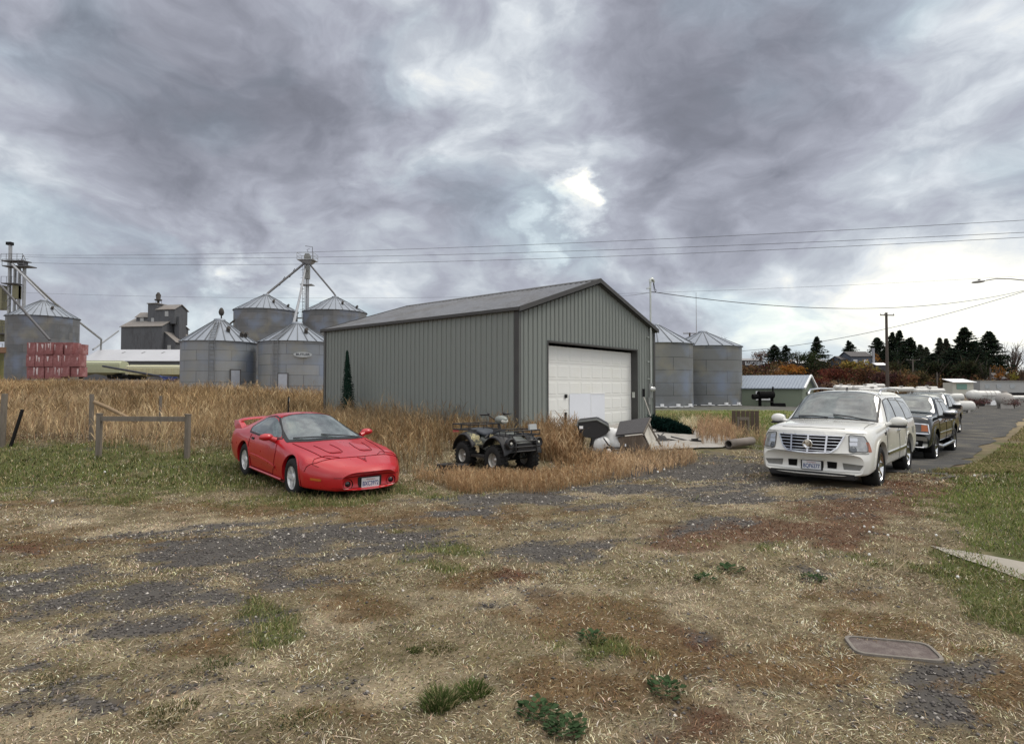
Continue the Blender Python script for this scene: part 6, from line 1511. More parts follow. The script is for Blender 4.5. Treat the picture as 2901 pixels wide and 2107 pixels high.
# ================================================================== hill on the right and wheat hill on the left
def hz_right(x, y):
    u = x/np.maximum(y, 1)
    return (S(112, 215, y)*(9.6-4.4*S(.55, .85, u)-1.2*S(.45, .40, u)))*S(.30, .40, u)*(1-.25*S(260, 420, y))+S(112, 150, y)*.8*(fbm(x, y, 18, 3, 19)-.4)-.6*(1-S(105, 116, y))
xs_ = np.arange(20, 420, 3.0); ys_ = np.arange(100, 430, 3.0); HX, HY = np.meshgrid(xs_, ys_); hx, hy = HX.ravel(), HY.ravel()
V = np.stack([hx, hy, hz_right(hx, hy)], 1); nx = len(xs_); ii = np.arange(len(ys_)-1)[:, None]*nx+np.arange(nx-1)[None]
hill = np_mesh('hill', V, np.stack([ii, ii+1, ii+nx+1, ii+nx], -1).reshape(-1, 4), M('hill_mat', (.13, .088, .05), .95, var=.35, scale=.06, col2=(.075, .045, .03), mix2=(.40, .55), bump=.5, bscale=.6, spec=.1), smooth=True)
tag(hill, kind='structure')
xs_ = np.arange(-520, 40, 10.0); ys_ = np.arange(300, 640, 10.0); HX, HY = np.meshgrid(xs_, ys_); hx, hy = HX.ravel(), HY.ravel()
V = np.stack([hx, hy, 1.0+S(300, 470, hy)*(11+5*fbm(hx, hy, 160, 2, 7))*S(40, -60, hx)*.85], 1); nx = len(xs_); ii = np.arange(len(ys_)-1)[:, None]*nx+np.arange(nx-1)[None]
hill2 = np_mesh('stubble_hill', V, np.stack([ii, ii+1, ii+nx+1, ii+nx], -1).reshape(-1, 4), M('stubble', (.20, .135, .085), .95, var=.2, scale=.02, spec=.1), smooth=True)
tag(hill2, kind='structure')
def ph(px, py):
    """where the line of sight meets the hill"""
    u = (px-1450.5)/F; k = (HZ-py)/F; Y = np.arange(105, 330, .5); z = CAMH+k*Y; g_ = hz_right(u*Y, Y); w = np.where(z <= g_)[0]
    Y = float(Y[w[0]]) if len(w) else 230.0
    return Vector((u*Y, Y, float(hz_right(np.array([u*Y]), np.array([Y]))[0])))

# ================================================================== trees and shrubs
def tree_conifer(px, pyt, pyb, Y, wpx, label, seed=0, lean=0, base=None, dens=1.0, col=(.022, .034, .020)):
    s = F/Y; x = (px-1450.5)/F*Y; zb = float(hz_right(np.array([x]), np.array([Y]))[0]) if Y > 104 else 0
    zt = CAMH+(HZ-pyt)/s; h = zt-zb; r = wpx/s/2; rs = np.random.default_rng(seed)
    t = empty('conifer', (x, Y, zb-.3), 0, label, 'tree', 'dark conifers on the hill')
    b = MB(); b.tube([(0, 0, 0), (0, 0, h*.5), (0, 0, h*.97)], [h*.018, h*.012, .03], 7)
    b.build('trunk', M('bark', (.06, .045, .035), .9, var=.2), t)
    nb = int(150*dens); m = 26; fb = (np.arange(nb)+rs.random(nb))/nb; fb = fb**.9
    ab = rs.random(nb)*6.28; lb = r*(1-fb)**.92*(.50+.62*rs.random(nb)**.7)*(1+.25*np.sin(ab+seed))+.05*r
    lb *= np.where(fb < .12, .4+fb*5, 1)
    t_ = rs.random((nb, m))**.75; n = nb*m
    rr = lb[:, None]*t_; sw = rr*.16*rs.normal(0, 1, (nb, m)); ca_, sa_ = np.cos(ab)[:, None], np.sin(ab)[:, None]
    cx = rr*ca_-sw*sa_; cy = rr*sa_+sw*ca_
    cz = h*(.06+.94*fb[:, None])-rr*(.42-.55*fb[:, None])+rr**2/(r+.1)*.22+h*.006*rs.normal(0, 1, (nb, m))
    c = np.stack([cx, cy, cz], -1).reshape(-1, 3)
    L = (h*.022+.10)*(.6+.9*rs.random(n)); w = L*.42
    out_ = np.stack([np.repeat(np.cos(ab), m), np.repeat(np.sin(ab), m), np.full(n, -.15)], 1)+.55*rs.normal(0, 1, (n, 3)); ax_ = out_/np.linalg.norm(out_, axis=1)[:, None]
    sd_ = np.cross(ax_, rs.normal(0, 1, (n, 3))); sd_ /= np.linalg.norm(sd_, axis=1)[:, None]+1e-9
    Vv = np.stack([c-ax_*L[:, None]*.6-sd_*w[:, None], c-ax_*L[:, None]*.6+sd_*w[:, None], c+ax_*L[:, None]], 1).reshape(-1, 3)
    cc = np.array(col)*(.55+1.1*rs.random((n, 1)))*(1+.15*rs.normal(0, 1, (n, 3)))
    np_mesh('crown', Vv, np.arange(n*3).reshape(-1, 3), leafmat('needles', .1), t, cols=np.repeat(np.clip(cc, .002, .3), 3, 0))
    return t
def bush(name, px, py, Y, wpx, hpx, col, label, cat='shrub', group='autumn shrubs on the hillside', seed=0, n=700, z=None, bare=False, trunk=False, loc=None, leaf=None, tr=.2):
    s = F/Y; x = (px-1450.5)/F*Y; zb = CAMH+(HZ-py)/s if z is None else z
    if loc: x, Y, zb = loc
    r = wpx/s/2; h = hpx/s; rs = np.random.default_rng(seed)
    t = empty(name, (x, Y, zb), 0, label, cat, group)
    b = MB()
    for k in range(5 if not bare else 26):
        a = rs.random()*6.28; q_ = .3+.6*rs.random(); th = h*(.02 if not bare else .012)
        p1 = (r*.25*q_*math.cos(a), r*.25*q_*math.sin(a), h*.35); p2 = (r*q_*math.cos(a), r*q_*math.sin(a), h*(.62+.36*rs.random()))
        b.tube([(0, 0, -.2), p1, p2], [th*1.4, th, th*.3], 5)
        if bare:
            for j in range(5):
                f = .35+.6*rs.random(); m_ = Vector(p1).lerp(Vector(p2), f); d = Vector((rs.normal()*.25*r, rs.normal()*.25*r, h*(.10+.15*rs.random()))); b.tube([m_, m_+d], [th*.5, th*.15], 4, cap=False)
    if trunk: b.tube([(0, 0, -.3), (0, 0, h*.5)], [h*.035, h*.02], 7)
    b.build('branches' if not trunk else 'trunk', M('twig', (.13, .105, .09), .9, var=.2) if bare else M('bark', (.06, .045, .035), .9, var=.2), t)
    ncl = 9; C = []
    for k in range(ncl): a = rs.random()*6.28; q_ = rs.random()**.5*.62; C.append((r*q_*math.cos(a), r*q_*math.sin(a), h*(.28+.46*rs.random())*(1-.25*q_), .28+.26*rs.random()))
    C = np.array(C); ci = rs.integers(0, ncl, n); d = rs.normal(0, 1, (n, 3)); d /= np.linalg.norm(d, axis=1)[:, None]
    rad = rs.random(n)**.4
    c = np.stack([C[ci, 0]+d[:, 0]*C[ci, 3]*r*rad, C[ci, 1]+d[:, 1]*C[ci, 3]*r*rad, C[ci, 2]+d[:, 2]*C[ci, 3]*min(h*.7, r)*rad*1.0], 1); c[:, 2] = np.clip(c[:, 2], 0, h)
    L = leaf or (min(r, h)*.10); L = L*(.5+.9*rs.random(n)); u = rs.normal(0, 1, (n, 3)); u /= np.linalg.norm(u, axis=1)[:, None]; v = np.cross(u, rs.normal(0, 1, (n, 3))); v /= np.linalg.norm(v, axis=1)[:, None]
    Vv = np.stack([c-u*L[:, None]*.5-v*L[:, None]*.4, c-u*L[:, None]*.5+v*L[:, None]*.4, c+u*L[:, None]*.8], 1).reshape(-1, 3)
    cc = np.array(col)*(.55+1.0*rs.random((n, 1)))*(1+.12*rs.normal(0, 1, (n, 3)))*(.8+.5*(ci[:, None] % 3)/2)
    if not bare or n: np_mesh('foliage' if not trunk else 'crown', Vv, np.arange(n*3).reshape(-1, 3), leafmat('leaves', tr), t, cols=np.repeat(np.clip(cc, .004, .6), 3, 0))
    return t
CON = [(2512, 985, 70, 200, 'conifer right under the utility pole crossarm, behind the red thicket'), (2560, 1000, 90, 195, 'dark conifer below the tall ragged one'), (2608, 975, 60, 215, 'middling conifer left of the thin young one'), (2680, 992, 90, 195, 'squat dark conifer under the pale pair'), (2762, 965, 70, 206, 'conifer between the tallest one and the last tall one'), (2830, 1010, 60, 200, 'low dark conifer under the bare grey tree'), (2640, 1030, 110, 180, 'lowest broad conifer at the centre foot of the dense group'), (2745, 1020, 110, 182, 'lowest broad conifer above the white booth'), (2194, 975, 62, 205, 'broad dark conifer just right of the low hilltop house'), (2226, 976, 52, 212, 'slimmer dark conifer beside the broad one near the hilltop house'), (2315, 952, 54, 200, 'pointed lone conifer standing tallest left of the two storey house'),
       (2406, 963, 56, 215, 'two topped conifer directly behind the two storey house'), (2486, 955, 70, 205, 'dark conifer between the two storey house and the big utility pole'), (2530, 940, 54, 214, 'conifer with feathery twin tops right behind the utility pole'),
       (2551, 935, 60, 222, 'tall ragged conifer just right of the utility pole'), (2580, 955, 86, 205, 'wide dark conifer above the small white crossarm pole'), (2626, 982, 46, 225, 'thin young conifer left of the pair of pale larches'), (2664, 956, 48, 232, 'pale slim conifer, left one of the close pair'),
       (2682, 958, 46, 234, 'pale slim conifer, right one of the close pair'), (2733, 927, 108, 198, 'tallest broad conifer of the right hand group'), (2700, 985, 90, 190, 'squat dark conifer in front of the tallest one'), (2770, 990, 80, 188, 'dark conifer filling the right side of the dense group'), (2804, 938, 96, 200, 'last tall conifer before the bare grey tree'),
       (2645, 1000, 90, 186, 'dark bushy conifer low in the middle of the dense group'), (2610, 1005, 80, 192, 'dark conifer under the thin young one')]
for k, (px, pyt, w, Y, lab) in enumerate(CON): tree_conifer(px, pyt, 0, Y, w*1.55, lab, seed=k*7+1, dens=1.9 if w > 60 else 1.3, col=(.045, .05, .036) if 'pale' in lab or 'thin' in lab else (.022, .030, .020))
rb = random.Random(4)
GRN, BRN, RED_, ORG, YEL, DKG, PUR = (.035, .045, .02), (.11, .06, .035), (.10, .035, .025), (.26, .12, .03), (.26, .21, .045), (.028, .032, .018), (.075, .04, .035)
BU = [(2155, 1024, 52, 32, BRN, 'rounded brown tree behind the low hilltop house'), (2262, 1040, 60, 46, GRN, 'dark green shrub below the slim conifer'), (2295, 1050, 74, 52, GRN, 'broad green brown shrub left of the lone conifer'), (2250, 1062, 84, 32, ORG, 'golden brown shrub under the hilltop trees'), (2215, 1072, 60, 24, (.19, .10, .04), 'rusty shrub above the ridge of the green hut'),
      (2330, 1062, 110, 36, DKG, 'long dark green shrub below the lone conifer'), (2375, 1082, 120, 40, RED_, 'deep red thicket behind the gable of the green hut'), (2420, 1058, 100, 40, (.19, .14, .04), 'olive gold shrub in front of the two storey house'), (2455, 1080, 80, 46, BRN, 'brown thicket under the two storey house'), (2474, 1068, 44, 30, YEL, 'yellow green shrub left of the utility pole'),
      (2482, 1030, 26, 32, ORG, 'bright orange tree at the right end of the two storey house'), (2500, 1095, 90, 46, PUR, 'purple brown thicket at the foot of the utility pole'), (2560, 1096, 90, 44, BRN, 'brown thicket under the small crossarm pole'), (2605, 1092, 70, 50, (.07, .06, .03), 'dull green thicket left of the dark trees'), (2320, 1092, 90, 24, RED_, 'low dark red bushes right behind the green hut roof'),
      (2655, 1080, 110, 60, DKG, 'dark evergreen mass at the foot of the dense group'), (2740, 1082, 120, 70, DKG, 'dark evergreen mass behind the small white booth'), (2790, 1086, 60, 60, DKG, 'dark evergreen shrub left of the orange tree'), (2828, 1082, 44, 52, ORG, 'orange tree standing left of the white gabled house'), (2876, 1086, 34, 38, (.20, .18, .04), 'yellow green tree right of the white gabled house'),
      (2895, 1080, 40, 46, (.10, .06, .04), 'brown tree at the right edge of the photo'), (2150, 1075, 60, 14, (.20, .11, .055), 'low tawny bushes on the slope left of the green hut ridge'), (2540, 1060, 60, 40, (.05, .05, .025), 'dull shrub between the utility pole and small crossarm pole'), (2640, 1108, 70, 14, PUR, 'low purple scrub left of the white booth')]
for k, (px, py, w, h, c, lab) in enumerate(BU): bush('shrub', px, py, 178-(py-1040)*.9, w, h*1.15, c, lab, seed=k*5+2, n=1100 if w > 60 else 600)
bush('bare_tree', 2868, 1086, 205, 90, 112, (.20, .18, .165), 'bare pale grey tree at the right end of the skyline', 'tree', None, 77, 420, bare=True, leaf=.28)
bush('bare_tree', 2040, 975, 150, 44, 44, (.16, .12, .08), 'thin leafed tree showing above the cone of the right bin', 'tree', None, 78, 420, z=CAMH+(HZ-1000)/F*150, bare=True, leaf=.3)

# rough scrub over the whole slope, nobody could count it
n = 26000; rs = np.random.default_rng(3); Y_ = 118+85*rs.random(n); X_ = Y_*(.37+.55*rs.random(n)); cl = fbm(X_, Y_, 9, 3, 44)
k_ = cl > .40; X_, Y_, cl = X_[k_], Y_[k_], cl[k_]; n = len(X_); zz_ = hz_right(X_, Y_)+(cl-.38)*9*rs.random(n)**1.3
u_ = rs.normal(0, 1, (n, 3)); u_ /= np.linalg.norm(u_, axis=1)[:, None]; v_ = np.cross(u_, rs.normal(0, 1, (n, 3))); v_ /= np.linalg.norm(v_, axis=1)[:, None]; c_ = np.stack([X_, Y_, zz_], 1); L_ = (.35+.5*rs.random(n))[:, None]
pal_ = np.array([(.10, .06, .035), (.13, .085, .04), (.085, .035, .025), (.05, .05, .025), (.17, .11, .05), (.06, .035, .03)]); pi_ = (fbm(X_, Y_, 14, 2, 90)*11).astype(int) % 6
cc_ = pal_[pi_]*(.5+1.0*rs.random((n, 1)))
o = np_mesh('hillside_scrub', np.stack([c_-u_*L_*.5-v_*L_*.4, c_-u_*L_*.5+v_*L_*.4, c_+u_*L_*.7], 1).reshape(-1, 3), np.arange(n*3).reshape(-1, 3), leafmat('leaves', .2), cols=np.repeat(cc_, 3, 0))
tag(o, 'brown and dull green scrub covering the hillside between the trees', 'scrub', kind='stuff')
# ================================================================== houses
m_sid = M('house_blue', (.085, .10, .125), .8, var=.1, scale=.5); m_shg = M('shingle', (.085, .08, .08), .9, var=.2, scale=2); m_wht = M('bright_white', (.85, .86, .86), .4, var=.03); m_hgl = M('house_glass', (.30, .33, .35), .15, 0, var=.3, spec=.8)
def house(px0, px1, py0, pyb, pye, pyr, label, wall, roof, wins, rot=0, Y=None, depth=7, name='house', trimw=True, ext=2.0):
    p = ph((px0+px1)/2, pyb) if Y is None else None
    Y = p.y if Y is None else Y; s = F/Y; a = pt(px0, pyb, Y); L = (px1-px0)/s
    t = empty(name, (a.x, Y, a.z), rot, label, 'house' if name == 'house' else 'building')
    b = MB(); rf = MB(); ze = (pyb-pye)/s; zr = (pyb-pyr)/s
    gabled(b, rf, 0, L, 0, depth, -ext, ze, zr, .35)
    b.build('wall', wall, t); rf.build('roof', roof, t)
    for (fx, fz, w, h) in wins:
        c = MB(); c.box((L*fx, -.04, ze*fz), (w, .10, h)); wn = c.build('window', m_hgl, t)
        c = MB(); c.box((L*fx, -.06, ze*fz+h/2), (w+.24, .10, .12)); c.box((L*fx, -.06, ze*fz-h/2), (w+.24, .10, .12)); c.box((L*fx-w/2, -.065, ze*fz), (.12, .10, h)); c.box((L*fx+w/2, -.065, ze*fz), (.12, .10, h)); c.box((L*fx, -.065, ze*fz), (.08, .10, h)); c.build('window_frame', m_wht, wn)
    return t
house(2104, 2161, 0, 1036, 1021, 1015, 'long low dark house with white windows on the hilltop left', M('house_dark', (.06, .06, .065), .8), M('roof_pale', (.26, .26, .26), .8), [(.25, .5, 1.5, 1.1), (.5, .5, 1.3, 1.1), (.8, .5, 2.0, 1.3)], Y=195)
h2 = house(2412, 2470, 0, 1034, 1009, 995, 'two storey blue grey house with two white framed windows on the hill', m_sid, m_shg, [(.20, .34, 1.0, 1.4), (.72, .34, 1.1, 1.5)], Y=185)
c = MB(); s = F/185; c.box((58/s+.5, -.1, 1.7), (.7, .5, 7.4)); c.build('chimney', M('chimney_grey', (.30, .31, .33), .8), h2)
house(2385, 2413, 0, 1024, 1018, 1008, 'lower side wing house left of the two storey house', m_sid, m_shg, [], Y=187)
house(2259, 2290, 0, 1034, 1028, 1021, 'small shed with a bright white roof below the hilltop trees', M('house_dark', (.06, .06, .065), .8), m_wht, [], Y=180, depth=4, name='outbuilding')
house(2322, 2350, 0, 1030, 1022, 1014, 'little white edged roof peeking between the lone and two topped conifers', M('house_dark', (.06, .06, .065), .8), M('roof_pale', (.26, .26, .26), .8), [], Y=190, rot=.5, depth=6)
house(2832, 2862, 0, 1088, 1072, 1056, 'white gabled house among the trees at the far right', M('house_white', (.55, .56, .56), .7), m_shg, [(.55, .55, 1.1, 1.0)], Y=175, rot=.35, depth=6)
house(2484, 2512, 0, 1040, 1034, 1028, 'pale lean-to roof left of the utility pole on the hill', M('house_dark', (.06, .06, .065), .8), m_wht, [], Y=183, depth=4, name='outbuilding')
# white booth with a green window band
Y = 108; s = F/Y; a = pt(2698, 1114, Y); bo = empty('booth', (a.x, Y, a.z-.3), 0, 'small white booth with pale green panel at the far side of the yard', 'building')
b = MB(); b.box((1.95, 1.2, 1.15), (3.9, 2.4, 2.3)); b.build('wall', M('booth_wall', (.48, .48, .42), .7, var=.1), bo)
b = MB(); b.add([(-.25, -.5, 2.30), (4.2, -.5, 2.30), (4.0, 2.6, 2.95), (0.0, 2.6, 2.95), (-.25, -.5, 2.38), (4.2, -.5, 2.38), (4.0, 2.6, 3.03), (0.0, 2.6, 3.03)], [(0, 3, 2, 1), (4, 5, 6, 7), (0, 1, 5, 4), (1, 2, 6, 5), (2, 3, 7, 6), (3, 0, 4, 7)]); b.build('roof', m_wht, bo)
b = MB(); b.box((1.7, -.03, 1.55), (1.9, .1, 1.0)); b.build('green_panel', M('green_panel', (.16, .28, .24), .6), bo)
# long pale trailers behind
Y = 112; a = pt(2776, 1112, Y); tr = empty('trailer_home', (a.x, Y, a.z-.3), 0, 'long pale grey trailer behind the tanks at the right edge', 'trailer')
s = F/Y; L = 150/s; b = MB(); b.prism([(0, .3), (L, .3), (L, 2.35), (0, 2.5)], 'y', 0, 3); b.build('body', M('trailer_wall', (.34, .35, .35), .6, .1, var=.15, scale=.4), tr)
b = MB(); b.prism([(-.1, 2.5), (L+.1, 2.35), (L+.1, 2.5), (-.1, 2.66)], 'y', -.15, 3.15); b.build('roof', M('trailer_roof', (.26, .26, .24), .7), tr)
for x in (1.4, 3.6, 6.2): b = MB(); b.box((x, -.02, 1.5), (.9, .08, .8)); b.build('window', m_hgl, tr)
b = MB(); b.box((L/2, 1.5, .1), (L, 2.8, .5)); b.build('skirt', m_dark, tr)

# ================================================================== green hut with metal roof
a = pt(2272, 1157, 58); gb = pt(2100-70, 1149, 63); gr3 = pt(2345, 1155, 63)
m_gh = M('hut_green', (.155, .185, .135), .8, 0, var=.08, scale=.8); m_ghr = M('hut_roof', (.24, .28, .335), .5, .2, var=.08, scale=.5)
s = F/58; hut = empty('green_hut', (a.x, a.y, a.z), 0, 'pale green hut with blue grey metal roof and one small window', 'building')
dl = Vector((-8.6, 2.4, 0)); dgv = Vector((3.0, 3.6, 0)); ze = (1157-1097)/s; zr = ze+1.15; b = MB()
A0 = Vector((0, 0, 0)); A1 = dl; A2 = dl+dgv; A3 = dgv; up_ = Vector((0, 0, 1)); gm = dgv/2; lo = Vector((0, 0, -.4))
b.add([A1+lo, A0+lo, A0+up_*ze, A1+up_*ze], [(0, 1, 2, 3)]); b.add([A0+lo, A3+lo, A3+up_*ze, gm+up_*zr, A0+up_*ze], [(0, 1, 2, 3, 4)]); b.add([A3+lo, A2+lo, A2+up_*ze, A3+up_*ze], [(0, 1, 2, 3)]); b.add([A2+lo, A1+lo, A1+up_*ze, A1+gm+up_*zr, A2+up_*ze], [(0, 1, 2, 3, 4)])
b.build('wall', m_gh, hut)
b = MB(); el_ = dl.normalized()*.3; eg = dgv.normalized()*.3
for sg in (0, 1):
    e0 = (A0-eg-up_*.14 if sg == 0 else A3+eg-up_*.14)+up_*ze; r0 = gm+up_*(zr+.03)
    q0 = [e0-el_, e0+dl+el_, r0+dl+el_, r0-el_]; b.add(q0+[p+up_*.07 for p in q0], [(3, 2, 1, 0), (4, 5, 6, 7), (0, 1, 5, 4), (1, 2, 6, 5), (2, 3, 7, 6), (3, 0, 4, 7)])
rfo = b.build('roof', m_ghr, hut)
b = MB()
for k in range(30):
    f = k/29; e0 = A0-eg+up_*(ze-.14)+dl*f+up_*.09; r0 = gm+up_*(zr+.03)+dl*f+up_*.09; b.bar(e0, r0, .045)
b.build('rib', M('hut_rib', (.26, .30, .36), .5, .4), rfo)
b = MB(); 
for e0 in (A0-eg, A3+eg):
    p = e0+up_*(ze-.08)-el_*1.03; q_ = gm+up_*(zr+.08)-el_*1.03; b.bar(p, q_, .16)
b.build('barge_board', m_wht, hut)
wpos = dl*.40+up_*ze*.60; nrm = Vector((-dl.y, dl.x, 0)).normalized()*-1; nrm = nrm if nrm.y < 0 else -nrm; ang = math.atan2(-dl.y, -dl.x)
b = MB(); b.box(wpos+nrm*.02, (1.0, .08, .62), rz=ang); wn = b.build('window', m_dark, hut)
b = MB(); d_ = -dl.normalized()
for sx_ in (-.62, .62): b.box(wpos+nrm*.05+d_*sx_, (.22, .10, .92), rz=ang)
for sz_ in (-.38, .38): b.box(wpos+nrm*.05+up_*sz_, (1.02, .10, .16), rz=ang)
b.build('window_frame', m_wht, wn)
b = MB(); b.box(gm*1.15+Vector((.05, -.02, 1.6)), (2.4, .08, .07), rz=math.atan2(dgv.y, dgv.x)); b.build('door_track', M('track', (.10, .09, .08), .7), hut)
b = MB(); b.box(gm*1.2+Vector((.05, -.04, .75)), (1.9, .06, 1.6), rz=math.atan2(dgv.y, dgv.x)); b.build('door', M('hut_door', (.30, .32, .26), .7), hut)
# barrel smoker in front of the hut
p = pt(2163, 1151, 57.5); sm_ = empty('barrel_smoker', p, .1, 'black barrel smoker on legs against the green hut wall', 'smoker')
b = MB(); b.tube([(-.55, 0, 1.15), (1.0, 0, 1.15)], .36, 16); b.build('barrel', m_well, sm_); b = MB(); b.tube([(-1.15, 0, .95), (-.55, 0, .98)], .25, 14); b.build('firebox', m_well, sm_)
b = MB(); b.tube([(.95, 0, 1.4), (.97, 0, 1.95)], .08, 8); b.build('chimney', m_well, sm_)
for x in (-.4, .85): b = MB(); b.box((x, 0, .4), (.06, .5, .8)); b.build('leg', m_well, sm_)
b = MB(); b.box((.25, 0, .45), (1.2, .5, .05)); b.build('shelf', M('rust_dark', (.05, .045, .04), .8), sm_)
p = pt(2205, 1154, 57); b = MB(); b.box((0, 0, .2), (1.2, .6, .45), taper=.9); o = b.build('planter_box', m_well); o.location = p; tag(o, 'low black box on the ground right of the smoker', 'box')
# dark green roof edge behind the hut
a = pt(2095, 1093, 75); b = MB(); b.box((1.1, 0, .25), (2.6, 3, 1.5)); o = b.build('container', M('teal_dark', (.03, .08, .08), .6)); o.location = a; tag(o, 'dark teal container with white top showing left of the green hut roof', 'container')
c = MB(); c.box((1.1, 0, 1.07), (2.8, 3.2, .14)); k = c.build('lid', m_wht, o)

# ================================================================== propane tanks
m_tank = M('tank_white', (.56, .56, .53), .4, 0, var=.10, scale=1.2, col2=(.50, .47, .42), mix2=(.55, .75)); m_tankg = M('tank_grey', (.38, .36, .33), .6, 0, var=.15, scale=2)
def tank(px, py, Y, Lpx, dpx, rz, label, mat=m_tank, legs=True, end=False):
    s = F/Y; p = pt(px, py, Y); r = dpx/s/2; L = Lpx/s; gzz = gz(p.x, p.y); hh = max(p.z-gzz, r+.1)
    t = empty('propane_tank', (p.x, p.y, gzz), rz, label, 'propane tank', 'white propane tanks in the yard')
    b = MB(); b.mx = Matrix.Translation((0, 0, hh)) @ Matrix.Rotation(math.pi/2, 4, 'Y')
    pr = [(0, -L/2)]+[(r*math.sin(a_), -L/2+r*.75*(1-math.cos(a_))) for a_ in np.linspace(.25, math.pi/2, 6)]; pr = pr+[(q_, -z_) for q_, z_ in reversed(pr)]
    b.lathe(pr, 20); b.build('vessel', mat, t)
    for x in (-L*.3, L*.3): b = MB(); b.box((x, 0, (hh-r*.6)/2), (.15, r*1.5, max(.1, hh-r*.6))); b.build('leg', m_tankg, t)
    b = MB(); b.tube([(0, 0, hh+r-.03), (0, 0, hh+r+.16)], .2, 12); b.build('valve_dome', m_tankg, t)
    return t
tank(2382, 1098, 70, 50, 15, .3, 'short grey ended tank at the left start of the row over the SUV roof')
tank(2405, 1100, 68, 62, 17, .15, 'white tank second in the row over the SUV roof'); tank(2450, 1099, 66, 74, 15, .05, 'white tank in the middle of the row over the SUV roof'); tank(2470, 1106, 60, 76, 15, -.05, 'nearer white tank lying low at the right of the SUV roof row')
tank(2478, 1093, 80, 60, 12, .1, 'small far tank behind the row, left of the utility pole'); tank(2500, 1104, 72, 70, 14, .1, 'white tank just left of the foot of the utility pole'); tank(2552, 1103, 70, 80, 14, .08, 'white tank just right of the foot of the utility pole')
tank(2632, 1107, 66, 90, 14, .05, 'long white tank above the roof of the pickup'); tank(2625, 1100, 74, 66, 11, .1, 'far thin tank resting behind the long one over the pickup'); tank(2692, 1125, 60, 66, 22, -.25, 'stout white tank right above the pickup side windows')
tank(2710, 1150, 47, 84, 30, -.45, 'nearest white tank, rounded end pointing right beside the pickup'); tank(2845, 1131, 55, 46, 38, 1.2, 'weathered grey tank seen end on at the right', m_tankg); tank(2915, 1126, 62, 110, 12, .02, 'long thin white tank at the right edge')
tank(2690, 1139, 54, 40, 16, -.3, 'small tank tucked between the stout and the nearest ones')
# tank on a trailer
Y = 62; s = F/Y; p = pt(2786, 1120, Y); g0 = gz(p.x, p.y); tt = empty('tank_trailer', (p.x, p.y, g0), -.05, 'big white tank with grey bands mounted on a trailer', 'tank trailer'); hh = p.z-g0
b = MB(); b.mx = Matrix.Translation((0, 0, hh)) @ Matrix.Rotation(math.pi/2, 4, 'Y'); r = .52; L = 3.5; pr = [(0, -L/2)]+[(r*math.sin(a_), -L/2+r*.75*(1-math.cos(a_))) for a_ in np.linspace(.25, math.pi/2, 6)]; pr += [(q_, -z_) for q_, z_ in reversed(pr)]; b.lathe(pr, 24); b.ball((0, 0, -1.0), (.60, .58, .8), 16, 10); b.build('vessel', m_tank, tt)
b = MB()
for x in (0, .45, .9): b.mx = Matrix.Translation((x, 0, hh)) @ Matrix.Rotation(math.pi/2, 4, 'Y'); b.lathe([(r+.015, -.03), (r+.015, .03)], 20)
b.mx = Matrix(); b.box((.4, -.55, hh), (1.8, .04, .06)); b.build('band', m_tankg, tt)
b = MB(); b.box((.9, -.3, hh-.75), (1.2, .5, .5)); b.build('pump_box', m_wht, tt)
b = MB(); b.box((0, 0, .45), (3.4, .9, .15)); b.build('frame', M('trailer_frame', (.10, .05, .05), .8), tt)
for q_ in (-.5, .5): b = MB(); b.tube([(-.6, q_-.1, .33), (-.6, q_+.1, .33)], .33, 14); b.build('wheel', m_tyre, tt)
bush('scrub', 2770, 1150, 55, 76, 26, (.10, .055, .05), 'dark purple scrub growing in front of the tank trailer', 'shrub', None, 91, 500); bush('scrub', 2872, 1150, 52, 66, 24, (.10, .055, .05), 'dark purple scrub right of the end on tank', 'shrub', None, 92, 420)

# ================================================================== poles, lamp, wires
m_pole = M('pole_wood', (.075, .060, .050), .9, 0, var=.25, scale=1.5, stretch=(3, 3, .3)); m_ins = M('insulator', (.45, .46, .46), .3)
def pole(px, pyt, pyb, Y, r, label, arms=(), zb=None, mat=m_pole, trans=False):
    top = pt(px, pyt, Y); zb = (gz(top.x, Y) if Y < 104 else float(hz_right(np.array([top.x]), np.array([Y]))[0])) if zb is None else zb
    zb -= .4; t = empty('utility_pole', (top.x, Y, zb), 0, label, 'utility pole', 'wooden utility poles'); h = top.z-zb
    b = MB(); b.tube([(0, 0, 0), (0, 0, h)], [r*1.25, r*.85], 10); b.build('pole', mat, t)
    for (dz, w, rz) in arms:
        b = MB(); b.box((0, -r, h-dz), (w, .12, .13), rz=rz); b.build('crossarm', M('arm_wood', (.12, .105, .09), .9), t)
        for f in (-.46, -.2, .46): b = MB(); b.tube([(w*f*math.cos(rz), w*f*math.sin(rz)-r, h-dz), (w*f*math.cos(rz), w*f*math.sin(rz)-r, h-dz+.25)], .045, 6); b.build('insulator', m_ins, t)
    return t
pole(2514, 885, 1107, 74, .17, 'tallest dark wooden pole with one crossarm behind the SUV', [(.35, 1.9, .1)])
pole(2587, 1017, 1108, 150, .16, 'pole with a pale crossarm in front of the dark trees', [(.25, 3.6, .05)], mat=M('pole_pale', (.15, .13, .11), .9))
pole(2551, 1045, 1100, 130, .11, 'short thin pole between the two crossarm poles'); pole(2655, 1054, 1104, 140, .12, 'thin grey pole in front of the dense dark group', mat=M('pole_pale', (.15, .13, .11), .9))
pole(2806, 1040, 1108, 120, .16, 'dark pole beside the orange tree above the tank trailer'); pole(2447, 1030, 1090, 165, .12, 'thin pole in the shrubs under the two storey house'); pole(2442, 1030, 1062, 170, .10, 'thinner pole left beside its neighbour under the two storey house')
pole(1955, 942, 1000, 95, .17, 'pole top with crossarm showing between the two right bins', [(.15, 2.2, .0), (1.6, 1.2, .3)])
